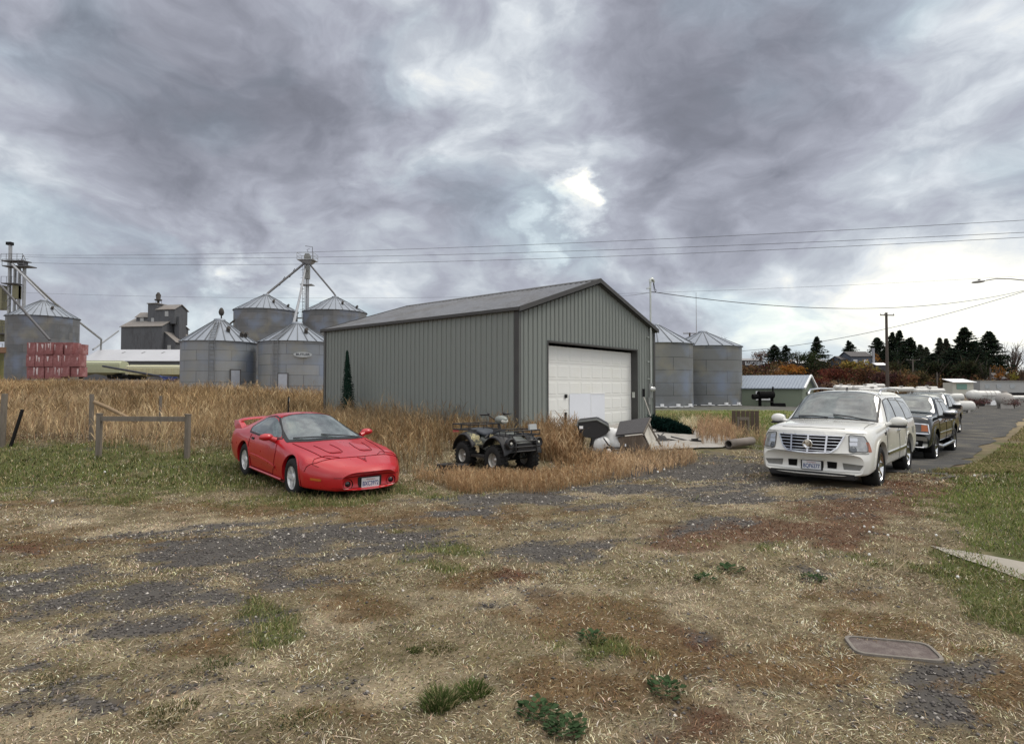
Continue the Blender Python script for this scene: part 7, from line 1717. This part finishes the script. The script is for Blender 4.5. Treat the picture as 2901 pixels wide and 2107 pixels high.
a = pt(1974, 828, 100); b = MB(); b.tube([(0, 0, -11), (0, 0, 0)], [.07, .03], 6); o = b.build('antenna_mast', M('mast_thin', (.30, .29, .29), .5, .4)); o.location = a; tag(o, 'thin bare antenna mast rising between the two right bins', 'antenna')
b = MB(); [b.bar((-.12, 0, z), (.12, 0, z), .03) for z in (-9, -7.5, -6)]; b.build('rung', M('mast_thin', (.30, .29, .29), .5, .4), o)
# street lamp reaching in from the right
Yl = 37; hd_ = pt(2778, 797, Yl); mp_ = pt(3010, 800, Yl); zb = gz(mp_.x, Yl); sl_ = empty('street_lamp', (mp_.x, Yl, zb), 0, 'street lamp head on a long curved arm at the top right', 'street lamp')
o0 = Vector((mp_.x, Yl, zb)); b = MB(); b.tube([pt(2800, 793, Yl)-o0, pt(2830, 788, Yl)-o0, pt(2870, 789, Yl)-o0, pt(2930, 795, Yl)-o0, pt(3010, 812, Yl)-o0], .035, 8); b.build('arm', M('lamp_arm', (.22, .22, .22), .5, .5), sl_)
b = MB(); b.mx = Matrix.Translation(hd_-o0) @ Matrix.Rotation(-.12, 4, 'Y'); b.ball((0, 0, 0), (.46, .14, .085), 16, 8); b.box((.05, 0, .10), (.10, .10, .10)); b.build('lamp_head', M('lamp_head', (.20, .20, .20), .5, .3), sl_)
b = MB(); b.tube([(0, 0, 0), (0, 0, mp_.z-zb+.6)], [.16, .12], 10); b.build('pole', m_pole, sl_)
def wire(pts, r, label, name='overhead_wire', group='overhead wires across the sky'):
    W = [pt(*p) for p in pts]; n = len(W); out = []
    t_ = np.array([0]+list(np.cumsum([(W[i+1]-W[i]).length for i in range(n-1)]))); q_ = np.linspace(0, t_[-1], 50)
    deg = min(2, n-1); co = [np.polyfit(t_, [w[i] for w in W], 1 if i < 2 else deg) for i in range(3)]
    P_ = [Vector([float(np.polyval(co[i], a_)) for i in range(3)]) for a_ in q_]; o0 = P_[0].copy()
    b = MB(); b.tube([p-o0 for p in P_], r, 5); o = b.build(name, M('wire_dark', (.07, .07, .075), .7)); o.location = o0; tag(o, label, 'wire', group); return o
wire([(-60, 713, 92), (896, 723, 75), (1451, 704, 66), (2218, 659, 55), (3000, 596, 46)], .020, 'uppermost of the three long wires crossing the sky')
wire([(-60, 717, 92), (896, 737, 75), (1451, 726, 66), (2150, 690, 56), (3000, 633, 46)], .020, 'middle one of the three long wires crossing the sky')
wire([(-60, 733, 92), (832, 755, 76), (1451, 744, 66), (2150, 712, 56), (3000, 645, 46)], .020, 'lowest of the three long wires crossing the sky')
wire([(-60, 820, 130), (500, 838, 125), (960, 850, 120), (1757, 838, 110), (2474, 806, 100), (3000, 765, 92)], .020, 'faint far wire running behind shed and bins', )
wire([(2080, 992, 62), (2346, 972, 56), (2589, 917, 50), (2750, 868, 46), (3000, 790, 41)], .022, 'thick wire rising from behind the right bin to the right edge')
da = drop_anchor; 
wa = [((da.x/da.y)*F+1450.5, HZ-(da.z-CAMH)/da.y*F, da.y)]
wire(wa+[(2090, 854, 26.5), (2378, 877, 30), (2602, 868, 33), (3000, 800, 38)], .016, 'sagging service cable from the shed mast to the right edge', 'service_cable', None)
wire([(1840, 828, 24.0), (1790, 836, 40), (1757, 838, 60)], .010, 'short guy wire going back from the shed mast', 'guy_wire', None)
wire([(2835, 1077, 120), (3000, 1079, 118)], .03, 'short low wire over the white gabled house')
# ================================================================== posts and rails on the left
m_wood = M('weathered_wood', (.19, .165, .135), .9, 0, var=.3, scale=3, col2=(.11, .095, .075), stretch=(3, 3, .4), bump=.5, bscale=25); m_wdk = M('dark_wood', (.085, .062, .045), .9, 0, var=.3, scale=3, stretch=(3, 3, .4))
def post(px, pyt, pyb, w, label, mat=m_wood, lean=(0, 0), name='fence_post', cat='post', Yo=None, group='old wooden posts', top_col=None, rnd=False):
    p = at(px, pyb) if Yo is None else None
    if Yo is not None: x = (px-1450.5)/F*Yo; p = Vector((x, Yo, h1(x, Yo)))
    s = F/p.y; h = CAMH+(HZ-pyt)/s-p.z; b = MB()
    t = (lean[0], lean[1], h)
    if rnd: b.tube([(0, 0, -.2), (t[0]*.5, t[1]*.5, h*.5), t], [w/s/2, w/s/2*.95, w/s/2*.85], 9)
    else: b.tube([(0, 0, -.2), t], w/s*.707, 4)
    o = b.build(name, mat); o.location = p; return tag(o, label, cat, group)
post(8, 1115, 1240, 17, 'thick grey leaning post cut by the left edge of the photo', rnd=True, lean=(.06, 0), Yo=14.8)
post(28, 1160, 1232, 6, 'thin black stake leaning right near the left edge', m_dark, lean=(.34, 0), name='leaning_stake', cat='stake', Yo=14.9, group=None)
post(261, 1116, 1250, 13, 'grey post behind the rail, with a broken pole leaning on it', rnd=True, Yo=15.6); post(456, 1121, 1260, 9, 'slim grey post standing in the weeds behind the rail', rnd=True, Yo=17.5)
p = pt(268, 1138, 15.5); q_ = pt(348, 1176, 15.5); b = MB(); b.tube([(0, 0, 0), (q_-p)*.5+Vector((0, 0, .02)), (q_-p)*1.5], [.05, .05, .045], 8); o = b.build('broken_pole', M('bare_pole', (.24, .17, .10), .8, 0, var=.25, scale=4)); o.location = p; tag(o, 'broken bare pole leaning down to the right from the grey post', 'pole')
A = at(283, 1292); Bp = at(533, 1297); fr_ = empty('rail_fence', A, 0, 'low rail on two square weathered posts in front of the weeds', 'fence')
d = Bp-A; s = F/A.y; hA = CAMH+(HZ-1173)/s-A.z
for off in (Vector((0, 0, 0)), d):
    b = MB(); b.tube([off+Vector((0, 0, -.2)), off+Vector((.01, 0, hA+.0))], .068, 4); b.box(off+Vector((.01, 0, hA+.012)), (.12, .12, .02), ry=.06); b.build('post', m_wood, fr_)
b = MB(); u_ = d.normalized(); m_ = d/2+Vector((0, 0, hA-.10)); b.box(m_, (d.length-.10, .06, .11), rz=math.atan2(d.y, d.x)); b.build('rail', m_wood, fr_)
o = post(818, 1124, 1200, 4, 'thin dark steel post with a white tip behind the red car', m_dark, name='steel_post', Yo=17.2, group=None)
p = o.location; b = MB(); b.tube([(0, 0, 0), (0, 0, .13)], .024, 6); wt = b.build('white_tip', m_wht, o); s = F/17.2; wt.location = (0, 0, CAMH+(HZ-1139)/s-p.z)
# ================================================================== folded artificial tree against the wall
px_, out_ = -6.75, 0; base = C0-nvec*0
bp = C0+Vector((-nvec.x, -nvec.y, 0))*6.75-gvec*.30*1.0; bx, by = bp.x, bp.y
Yt = by; s = F/Yt; fx = (bx/Yt)*F+1450.5
Yt = 21.9; bx = (983-1450.5)/F*Yt; s = F/Yt; zt = CAMH+(HZ-992)/s; zb = h1(bx, Yt)
# keep it just outside the wall plane
dd = (Vector((bx, Yt, 0))-C0).dot(gvec)
if dd > -.35:
    v = Vector((bx, Yt, 0))-gvec*(dd+.35); Yt = v.y; bx = v.x; s = F/Yt; bx = (983-1450.5)/F*Yt; zt = CAMH+(HZ-992)/s; zb = h1(bx, Yt)
t = empty('artificial_tree', (bx, Yt, zb), 0, 'narrow dark green folded artificial tree standing against the long shed wall', 'artificial tree'); h = zt-zb; rs = np.random.default_rng(5)
b = MB(); b.tube([(0, 0, 0), (0, 0, h*.98)], .03, 6); b.build('pole', m_dark, t)
n = 5200; f = rs.random(n); az = rs.random(n)*6.28; rr = (.035+.46*(1-f)**1.05)*(.6+.4*np.sin(f*95)**2)*(.45+.55*rs.random(n)); c = np.stack([rr*np.cos(az)+.06*(1-f), rr*np.sin(az), h*f], 1); ax_ = np.stack([np.cos(az)*.4, np.sin(az)*.4, -.9+.3*rs.random(n)], 1); sd_ = np.stack([-np.sin(az), np.cos(az), 0*az], 1); L = .05+.05*rs.random(n)
Vv = np.stack([c-sd_*.016, c+sd_*.016, c+ax_*L[:, None]], 1).reshape(-1, 3); cc = np.array((.012, .028, .020))*(.5+1.3*rs.random((n, 1)))
np_mesh('needles', Vv, np.arange(n*3).reshape(-1, 3), leafmat('needles', .1), t, cols=np.repeat(cc, 3, 0))
# ================================================================== junk in front of the door
m_tarp = M('white_tarp', (.62, .63, .62), .45, 0, var=.15, scale=3, col2=(.45, .45, .43), mix2=(.5, .7))
def crumple(name, c, r, mat, parent=None, seed=0, nu=26, nv=16, amp=.22):
    rs = np.random.default_rng(seed); b = MB(); b.ball((0, 0, 0), 1.0, nu, nv, smooth=True); vs = []
    for v in b.v:
        v = Vector(v); a_ = math.atan2(v.y, v.x); n_ = float(fbm(np.array([v.x*1.7+seed+v.z]), np.array([v.y*1.7-v.z*1.3]), .8, 4, seed)[0])-.5
        k = 1+amp*2.2*n_; vs.append((v.x*r[0]*k, v.y*r[1]*k, max(v.z*r[2]*k, -r[2]*.8)))
    b.v = vs; o = b.build(name, mat, parent); o.location = c; return o
# black plastic cargo box, tipped
k0 = at(1700, 1293); Yk = k0.y; s = F/Yk
def on(px, py, Y): return pt(px, py, Y)
o0 = Vector((k0.x, k0.y, k0.z)); box = empty('cargo_box', o0, 0, 'black plastic cargo lid propped on the junk pile left of the kennel', 'cargo lid')
fp = [(1634, 1207), (1636, 1196), (1690, 1190), (1722, 1208), (1725, 1221), (1716, 1230), (1690, 1243), (1655, 1238), (1640, 1222)]
b = MB(); fr1 = [on(px, py, Yk-.15)-o0 for px, py in fp]; bk = [v+Vector((.10, .55, .06)) for v in fr1]; n = len(fp)
b.add([*fr1, *bk], [tuple(range(n)), tuple(reversed(range(n, 2*n)))]+[(i, n+i, n+(i+1) % n, (i+1) % n) for i in range(n)]); b.build('shell', m_quad, box, bevel=.02)
b = MB(); rim = [on(px, py, Yk-.18)-o0 for px, py in [(1635, 1206), (1637, 1195), (1690, 1189), (1723, 1207), (1726, 1220)]]; b.tube(rim, .022, 8); b.build('rim', m_gry, box)
b = MB(); v = on(1646, 1210, Yk-.20)-o0; b.box(v, (.085, .02, .065)); b.build('label_patch', m_wht, box)
o = crumple('brown_board', (0, 0, 0), (.01, .01, .01), m_wood); bpy.data.objects.remove(o)
b = MB(); pp = [on(px, py, Yk+.1)-o0 for px, py in [(1610, 1240), (1634, 1207), (1652, 1240), (1645, 1262)]]; b.add([*pp, *[v+Vector((0, .03, 0)) for v in pp]], [(0, 1, 2, 3), (7, 6, 5, 4), (0, 4, 5, 1), (1, 5, 6, 2), (2, 6, 7, 3), (3, 7, 4, 0)]); o = b.build('brown_board', M('board_brown', (.20, .15, .11), .8)); o.location = o0; tag(o, 'thin brown board leaning left behind the black cargo lid', 'board')
# riding mower remains: white bag, wheel, axle
o = crumple('white_bag', on(1735, 1252, Yk+.25), (.30, .25, .36), m_tarp, seed=3); tag(o, 'crumpled white plastic sack between the cargo lid and kennel', 'sack')
o = crumple('pale_bag', on(1700, 1262, Yk), (.25, .20, .24), m_tarp, seed=8); tag(o, 'lower dirty white sack under the black cargo lid', 'sack')
cart = empty('push_cart', at(1735, 1300), 0, 'small wheeled cart half buried in brush below the sacks', 'cart'); o1 = cart.location.copy()
b = MB(); b.mx = Matrix.Translation(on(1722, 1279, Yk-.3)-o1) @ Matrix.Rotation(R(75), 4, 'X') @ Matrix.Rotation(R(20), 4, 'Y'); b.lathe([(.06, -.05), (.11, -.06), (.125, -.03), (.125, .03), (.11, .06), (.06, .05)], 24); b.build('tyre', m_tyre, cart)
b = MB(); b.mx = Matrix.Translation(on(1722, 1279, Yk-.3)-o1) @ Matrix.Rotation(R(75), 4, 'X') @ Matrix.Rotation(R(20), 4, 'Y'); b.lathe([(0, .05), (.03, .06), (.07, .05), (.07, -.05), (0, -.05)], 20); b.build('rim', m_wht, cart)
b = MB(); b.tube([on(1709, 1240, Yk-.25)-o1, on(1722, 1258, Yk-.25)-o1, on(1735, 1267, Yk-.2)-o1, on(1755, 1267, Yk-.1)-o1], .016, 6); b.tube([on(1715, 1270, Yk-.2)-o1, on(1765, 1278, Yk)-o1], .025, 6); b.tube([on(1680, 1240, Yk-.1)-o1, on(1676, 1265, Yk-.1)-o1], .05, 6); b.build('handle', m_quad, cart)
b = MB(); b.box(on(1748, 1284, Yk-.1)-o1, (.28, .2, .10)); b.build('tray', M('galv_dull', (.25, .25, .24), .6), cart)
# tipped wooden kennel with a grey shingle lid and open pale side
kn = empty('dog_kennel', at(1810, 1285), 0, 'tipped wooden kennel with dark grey shingled roof and open white side', 'kennel'); o1 = kn.location.copy(); Yn = o1.y
def kp(px, py, dy=0): return on(px, py, Yn+dy)-o1
def slab3(b, pts, t):
    pts = [Vector(p) for p in pts]; nn = (pts[1]-pts[0]).cross(pts[2]-pts[0]).normalized()*t; n = len(pts)
    b.add([*pts, *[p+nn for p in pts]], [tuple(reversed(range(n))), tuple(range(n, 2*n))]+[(i, (i+1) % n, n+(i+1) % n, n+i) for i in range(n)])
b = MB(); slab3(b, [kp(1743, 1235, -.35), kp(1821, 1227, -.35), kp(1841, 1184, .35), kp(1755, 1197, .35)], .035); b.build('roof', M('kennel_felt', (.055, .053, .055), .9, 0, var=.15, scale=9, bump=.5, bscale=60), kn)
b = MB(); slab3(b, [kp(1750, 1238, -.28), kp(1819, 1231, -.28), kp(1845, 1277, -.20), kp(1758, 1287, -.20)], .02); b.build('front_panel', M('kennel_wood', (.14, .11, .085), .85, 0, var=.35, scale=4, col2=(.20, .165, .13), stretch=(1, 1, .3)), kn)
b = MB(); slab3(b, [kp(1823, 1230, -.28), kp(1845, 1277, -.20), kp(1855, 1252, .42), kp(1838, 1196, .34)], .02); b.build('open_side', M('kennel_white', (.52, .50, .44), .8, 0, var=.2, scale=5), kn)
b = MB(); b.tube([kp(1822, 1228, -.36), kp(1842, 1185, .36)], .03, 4); b.tube([kp(1836, 1200, .1), kp(1872, 1264, .1)], .028, 4); b.build('edge_board', m_wood, kn)
b = MB(); b.box(kp(1771, 1260, -.26), (.03, .02, .06)); b.build('latch', m_wht, kn)
b = MB(); slab3(b, [kp(1755, 1239, .34), kp(1838, 1230, .36), kp(1850, 1272, .40), kp(1760, 1280, .36)], .02); b.build('back_panel', m_wdk, kn)
# heap of dark green artificial branches
def heap(px, py, w, h, Y, label, seed, col=(.008, .022, .018)):
    p = pt(px, py, Y); g0 = h1(p.x, Y); t = empty('artificial_branches', (p.x, Y, g0), 0, label, 'artificial branches', 'dark green artificial branches'); s = F/Y; rs = np.random.default_rng(seed)
    b = MB(); pa_ = Vector((-w/s*.45, 0, h/s*.7)); pb_ = Vector((w/s*.45, .1, .1)); b.tube([pa_, pb_], .02, 5); b.build('stem', m_dark, t)
    n = 2600; f = rs.random(n); q_ = np.array(pa_)[None]*(1-f[:, None])+np.array(pb_)[None]*f[:, None]; d = rs.normal(0, 1, (n, 3)); d /= np.linalg.norm(d, axis=1)[:, None]; r_ = h/s*.42*rs.random(n)**.5
    c = q_+d*r_[:, None]*np.array((1, 1, .8)); c[:, 2] = np.maximum(c[:, 2], .01); L = .07+.06*rs.random(n); u = d+.6*rs.normal(0, 1, (n, 3)); v = np.cross(u, rs.normal(0, 1, (n, 3))); v /= np.linalg.norm(v, axis=1)[:, None]; u /= np.linalg.norm(u, axis=1)[:, None]
    Vv = np.stack([c-v*.018, c+v*.018, c+u*L[:, None]], 1).reshape(-1, 3); np_mesh('needles', Vv, np.arange(n*3).reshape(-1, 3), leafmat('needles', .1), t, cols=np.repeat(np.array(col)*(.5+1.2*rs.random((n, 1))), 3, 0)); return t
Yh = 17.6
heap(1872, 1222, 60, 50, Yh+.3, 'upright dark green artificial branches right of the kennel', 21); heap(1908, 1228, 62, 44, Yh, 'middle clump of dark green artificial branches on the slab', 22); heap(1925, 1236, 60, 32, Yh-.3, 'low right end clump of dark artificial branches on the slab', 23)
fc = empty('folding_chair', at(1880, 1252), 0, 'folded black chair frame lying before the green branches', 'chair'); o1 = fc.location.copy(); Yc_ = o1.y
b = MB(); [b.tube([pt(a_[0], a_[1], Yc_)-o1, pt(c_[0], c_[1], Yc_+.3)-o1], .018, 6) for a_, c_ in (((1862, 1230), (1888, 1246)), ((1858, 1247), (1880, 1225)), ((1900, 1236), (1950, 1248)), ((1890, 1243), (1935, 1250)))]; b.build('frame', m_quad, fc)
b = MB(); slab3(b, [pt(1862, 1232, Yc_)-o1, pt(1866, 1248, Yc_-.1)-o1, pt(1893, 1247, Yc_-.1)-o1, pt(1882, 1234, Yc_)-o1], .01); b.build('seat', m_blk, fc)
ht = empty('hitch_plate', at(1967, 1254), .1, 'small black hitch plate with a bar lying on the concrete', 'hitch'); b = MB(); b.box((0, 0, .03), (.30, .16, .05)); b.box((0, 0, .075), (.16, .10, .04)); b.build('plate', m_quad, ht); b = MB(); b.tube([(.05, 0, .09), (.32, .12, .20)], .012, 6); b.build('bar', m_quad, ht)
# white and red striped scrap and a plank in the weeds
p = pt(1985, 1208, 20.5); b = MB(); V_, F_ = loft_body({-.48: [(0, 0), (.02, 0), (.02, .02), (0, .02)], -.2: [(0, -.04), (.12, -.03), (.14, .02), (0, .04)], .2: [(0, -.06), (.17, -.05), (.18, .03), (0, .07)], .42: [(0, -.03), (.1, -.03), (.1, .02), (0, .04)]}, .06, 2); b.mx = Matrix.Rotation(.28, 4, 'Y'); b.add(V_, F_, smooth=True); o = b.build('broken_hull', m_tarp); o.location = p; o.scale = (1.35, 1, 1.0); tag(o, 'white pointed plastic scrap with a red edge lying in the brush', 'scrap')
b = MB(); b.mx = Matrix.Rotation(.28, 4, 'Y'); b.tube([(-.5, -.02, .03), (-.2, -.14, .045), (.2, -.17, .05)], .018, 6); b.build('red_edge', M('red_stripe', (.35, .05, .04), .5), o)
p = pt(2035, 1195, 21); q_ = pt(2052, 1206, 21); b = MB(); b.tube([(0, 0, 0), q_-p+Vector((.0, 0, -.1))], [.03, .055], 6); o = b.build('bleached_stick', M('bleached', (.50, .47, .36), .8)); o.location = p; tag(o, 'bleached stick standing up out of the brush', 'stick')
# wooden gate frame
gt = empty('timber_frame', at(2097, 1240), 0, 'dark weathered timber frame with two posts left of the SUV', 'timber frame'); o1 = gt.location.copy(); Yg = o1.y
for (px, t_, b_) in ((2091, 1181, 1245), (2120, 1183, 1236)): b = MB(); b.tube([pt(px, b_, Yg)-o1, pt(px-1, t_, Yg)-o1], .032, 4); b.build('post', m_wood, gt)
b = MB(); b.box(pt(2107, 1185, Yg)-o1, (.30, .04, .09)); b.build('rail', m_wood, gt)
b = MB()
for k in range(6): x = 2078+k*13; a_ = pt(x, 1238, Yg+.35)-o1; c_ = pt(x, 1163, Yg+.35)-o1; b.box((a_+c_)/2, (.125, .03, (c_-a_).length))
b.build('board_panel', m_wdk, gt)
# concrete pipe
p = at(2062, 1272); q_ = at(2128, 1268); pp_ = empty('concrete_pipe', (p.x, p.y, p.z), 0, 'short length of grey brown concrete pipe lying at the slab edge', 'pipe'); d = (q_-p); d.z = 0; b = MB(); L = d.length; dn = d.normalized()
r_ = .115; b.mx = Matrix.Translation((0, 0, r_+.01)) @ Matrix(((dn.x, -dn.y, 0, 0), (dn.y, dn.x, 0, 0), (0, 0, 1, 0), (0, 0, 0, 1))) @ Matrix.Rotation(math.pi/2, 4, 'Y')
b.lathe([(r_*.78, 0), (r_, 0), (r_, L), (r_*.78, L), (r_*.78, 0)], 28); b.build('pipe_shell', M('pipe_conc', (.20, .175, .155), .9, 0, var=.2, scale=5, bump=.4, bscale=30), pp_)
# broom leaning at the wall, tool head
bt = sm @ Vector((8.05, -.35, .0)); tp_ = sm @ Vector((7.85, -.06, 1.05)); br_ = empty('broom', (bt.x, bt.y, bt.z), 0, 'broom with pale handle leaning on the wall left of the meter', 'broom')
b = MB(); b.tube([(0, 0, 0), tp_-bt], .018, 8); b.build('handle', M('handle_pale', (.62, .58, .52), .5), br_); b = MB(); b.box(tp_-bt+Vector((0, 0, .13)), (.10, .06, .32)); b.build('brush_head', m_dark, br_)
# brush around the slab and gate
B = BL()
field(B, 2600, [g2(1985, 1262), g2(2080, 1266), g2(2110, 1255), g2(2070, 1215), g2(2000, 1215), g2(1960, 1235)], .30, .55, .010, 6, pal=np.array([(.30, .17, .085), (.24, .13, .07), (.36, .24, .13)]), edge=.12)
field(B, 1100, [g2(2090, 1262), g2(2160, 1275), g2(2170, 1240), g2(2110, 1230)], .25, .5, .010, 5, pal=np.array([(.26, .16, .09), (.14, .15, .05), (.36, .26, .14)]), edge=.12)
field(B, 500, [g2(1925, 1222), g2(1990, 1226), g2(1990, 1208), g2(1930, 1206)], .25, .45, .012, 5, pal=np.array([(.48, .44, .30), (.38, .33, .2)]), edge=.1)
field(B, 2200, [g2(1560, 1318), g2(1990, 1302), g2(1960, 1290), g2(1830, 1290), g2(1700, 1292)], .10, .26, .008, 5, pal=PALE, edge=.08)
o = B.build('slab_weeds', mblade); tag(o, 'reddish brown tumbleweed brush along the right side of the concrete', 'weeds', kind='stuff')
# ================================================================== small things on the ground in front
va = at(2472, 1838); vb = empty('meter_vault', (va.x+.12, va.y+.02, va.z+.020), R(-14), 'sunken utility vault with brown lid and concrete rim in the foreground', 'utility lid'); vb.scale = (.84, .80, 1); vb.location.z -= .012
b = MB(); o_ = rounded([(-.33, -.19), (.33, -.19), (.33, .19), (-.33, .19)], .10); i_ = rounded([(-.305, -.17), (.305, -.17), (.305, .165), (-.305, .165)], .09); n = len(o_)
b.add([(x, y, -.1) for x, y in o_]+[(x, y, .006) for x, y in o_]+[(x, y, .008) for x, y in i_]+[(x, y, -.03) for x, y in i_], [(r0*n+k, r0*n+(k+1) % n, (r0+1)*n+(k+1) % n, (r0+1)*n+k) for r0 in range(3) for k in range(n)]); b.build('rim', M('vault_rim', (.20, .18, .155), .9, 0, var=.3, scale=8, bump=.5, bscale=50), vb)
b = MB(); b.prism(i_, 'z', -.03, -.003); ld = b.build('lid', M('vault_lid', (.115, .088, .08), .85, 0, var=.3, scale=9, col2=(.16, .135, .12), bump=.6, bscale=60), vb)
def tuft(px, py, r, h, n, col, label, seed, name='grass_tuft', cat='grass tuft', w=.006, group='dark green tufts in the foreground'):
    p = at(px, py); rs = np.random.default_rng(seed); a = rs.random(n)*6.28; q_ = r*rs.random(n)**.6; x = q_*np.cos(a); y = q_*np.sin(a)
    c = np.array(col)*(.6+1.1*rs.random((n, 1)))*np.array((1.15, 1.0, 1.0)); sw_ = rs.random(n) < .16; c[sw_] = (.42, .35, .2); x = x+.25*r*np.sin(y/r*4+seed); y = y*(.75+.5*rs.random(n))
    V, T, C = blades(x, y, np.full(n, -.01), h*(.45+.7*rs.random(n)), w*(.6+.8*rs.random(n)), a+rs.normal(0, .5, n), .2+.9*q_/r*rs.random(n), .05+.3*rs.random(n), c)
    o = np_mesh(name, V, T, leafmat('green_blades', .3), cols=C); o.location = p; return tag(o, label, cat, group)
tuft(1250, 1985, .085, .10, 1300, (.065, .10, .035), 'tallest bright tuft at the bottom middle of the photo', 1); tuft(1345, 1950, .09, .065, 900, (.06, .10, .03), 'lower tuft just right of the tallest one', 2)
tuft(1245, 1830, .11, .035, 450, (.07, .09, .03), 'flat tuft above the two bottom middle tufts', 3); tuft(1180, 1838, .045, .04, 300, (.06, .09, .03), 'very small tuft left of the flat one', 4)
tuft(485, 2010, .14, .035, 650, (.06, .075, .03), 'dark tuft at the bottom left', 5); tuft(850, 2030, .13, .035, 450, (.06, .08, .035), 'tuft right of the bottom left one', 6); tuft(620, 1880, .15, .035, 550, (.06, .085, .035), 'tuft in the straw at the left middle', 7); tuft(150, 1925, .14, .03, 450, (.055, .07, .03), 'tuft at the far left beside gravel', 8)
def weed(px, py, r, n, label, seed, col=(.045, .075, .035)):
    p = at(px, py); rs = np.random.default_rng(seed); VV = []; 
    for k in range(n):
        a = rs.random()*6.28; q_ = r*rs.random()**.6; L = r*(.22+.25*rs.random()); c = Vector((q_*math.cos(a), q_*math.sin(a), .012+.03*rs.random())); d = Vector((math.cos(a), math.sin(a), .15+.3*rs.random()))*L; sd_ = Vector((-math.sin(a), math.cos(a), .2*rs.normal()))*L*.45
        VV += [c, c+d*.5-sd_, c+d, c+d*.5+sd_]
    F4 = np.arange(len(VV)).reshape(-1, 4); cc = np.repeat(np.array(col)*(.6+.9*rs.random((n, 1))), 4, 0)
    o = np_mesh('broadleaf_weed', np.array([tuple(v) for v in VV]), F4, leafmat('green_blades', .3), cols=cc); o.location = p; return tag(o, label, 'weed', 'broadleaf weeds in the foreground')
weed(1520, 2015, .10, 90, 'leafy weed at the bottom middle, right of the tufts', 31); weed(1600, 2060, .10, 110, 'biggest leafy weed at the bottom edge', 32); weed(1880, 1950, .10, 90, 'leafy weed right of the bottom middle', 33); weed(2065, 1615, .12, 60, 'small leafy weed centre right in the straw', 34); weed(2300, 1635, .10, 60, 'leafy weed left of the dandelion heads', 35); weed(1995, 1640, .10, 50, 'tiny weed left of its centre right neighbour', 36); weed(1675, 1810, .09, 70, 'leafy weed in the green patch at the middle right', 37)
# dandelion clocks and a dead stalk
B_ = [(2442, 1488, 'leftmost dandelion head of the close cluster'), (2467, 1490, 'dandelion head at the right top of the cluster'), (2456, 1503, 'dandelion head in the middle of the cluster'), (2508, 1512, 'dandelion head alone right of the cluster'), (2644, 1512, 'dandelion head at the edge of the right lawn'), (2455, 1566, 'low dandelion head below the cluster'), (2702, 1628, 'dandelion head beside the footpath'), (2310, 1612, 'dandelion head left in the straw'), (2755, 1345, 'far dandelion head in the right lawn'), (302, 1335, 'white seed head in the lawn below the left rail post'), (156, 1417, 'white seed head in the lawn at the far left'), (1862, 1335, 'white seed head on the track edge below the slab, left one'), (1880, 1328, 'white seed head on the track edge below the slab, right one')]
for k, (px, py, lab) in enumerate(B_):
    hh = .10+.06*(k % 3); p = at(px, py+hh*F/9); s = F/p.y; hgt = CAMH+(HZ-py)/s-p.z
    hgt = max(.04, min(hgt, .35)); t = empty('dandelion', p, 0, lab, 'dandelion', 'white dandelion heads')
    b = MB(); b.tube([(0, 0, 0), (.01, 0, hgt*.5), (0, 0, hgt)], .0025, 4); b.build('stem', M('stem_green', (.16, .17, .08), .8), t)
    b = MB(); b.ball((0, 0, hgt), .014*(1.0 if p.y < 8 else 1.4), 10, 7); b.build('seed_head', M('seed_white', (.72, .72, .68), .9, var=.15, scale=60), t)
p = at(2520, 1640); ds = empty('dead_stalk', p, 0, 'tall dry branching stalk standing left of the footpath', 'dead stalk'); b = MB()
for (pts_, r_) in (([(0, 0, 0), (.02, 0, .2), (.04, .02, .42)], .005), ([(.01, 0, .08), (.16, .02, .2)], .004), ([(0, 0, .05), (-.14, 0, .10), (-.22, 0, .06)], .004), ([(.02, 0, .22), (-.02, .02, .36)], .003), ([(.03, 0, .3), (.08, 0, .44)], .003)): b.tube(pts_, r_, 5)
b.build('stem', M('dry_stem', (.42, .34, .22), .9), ds)
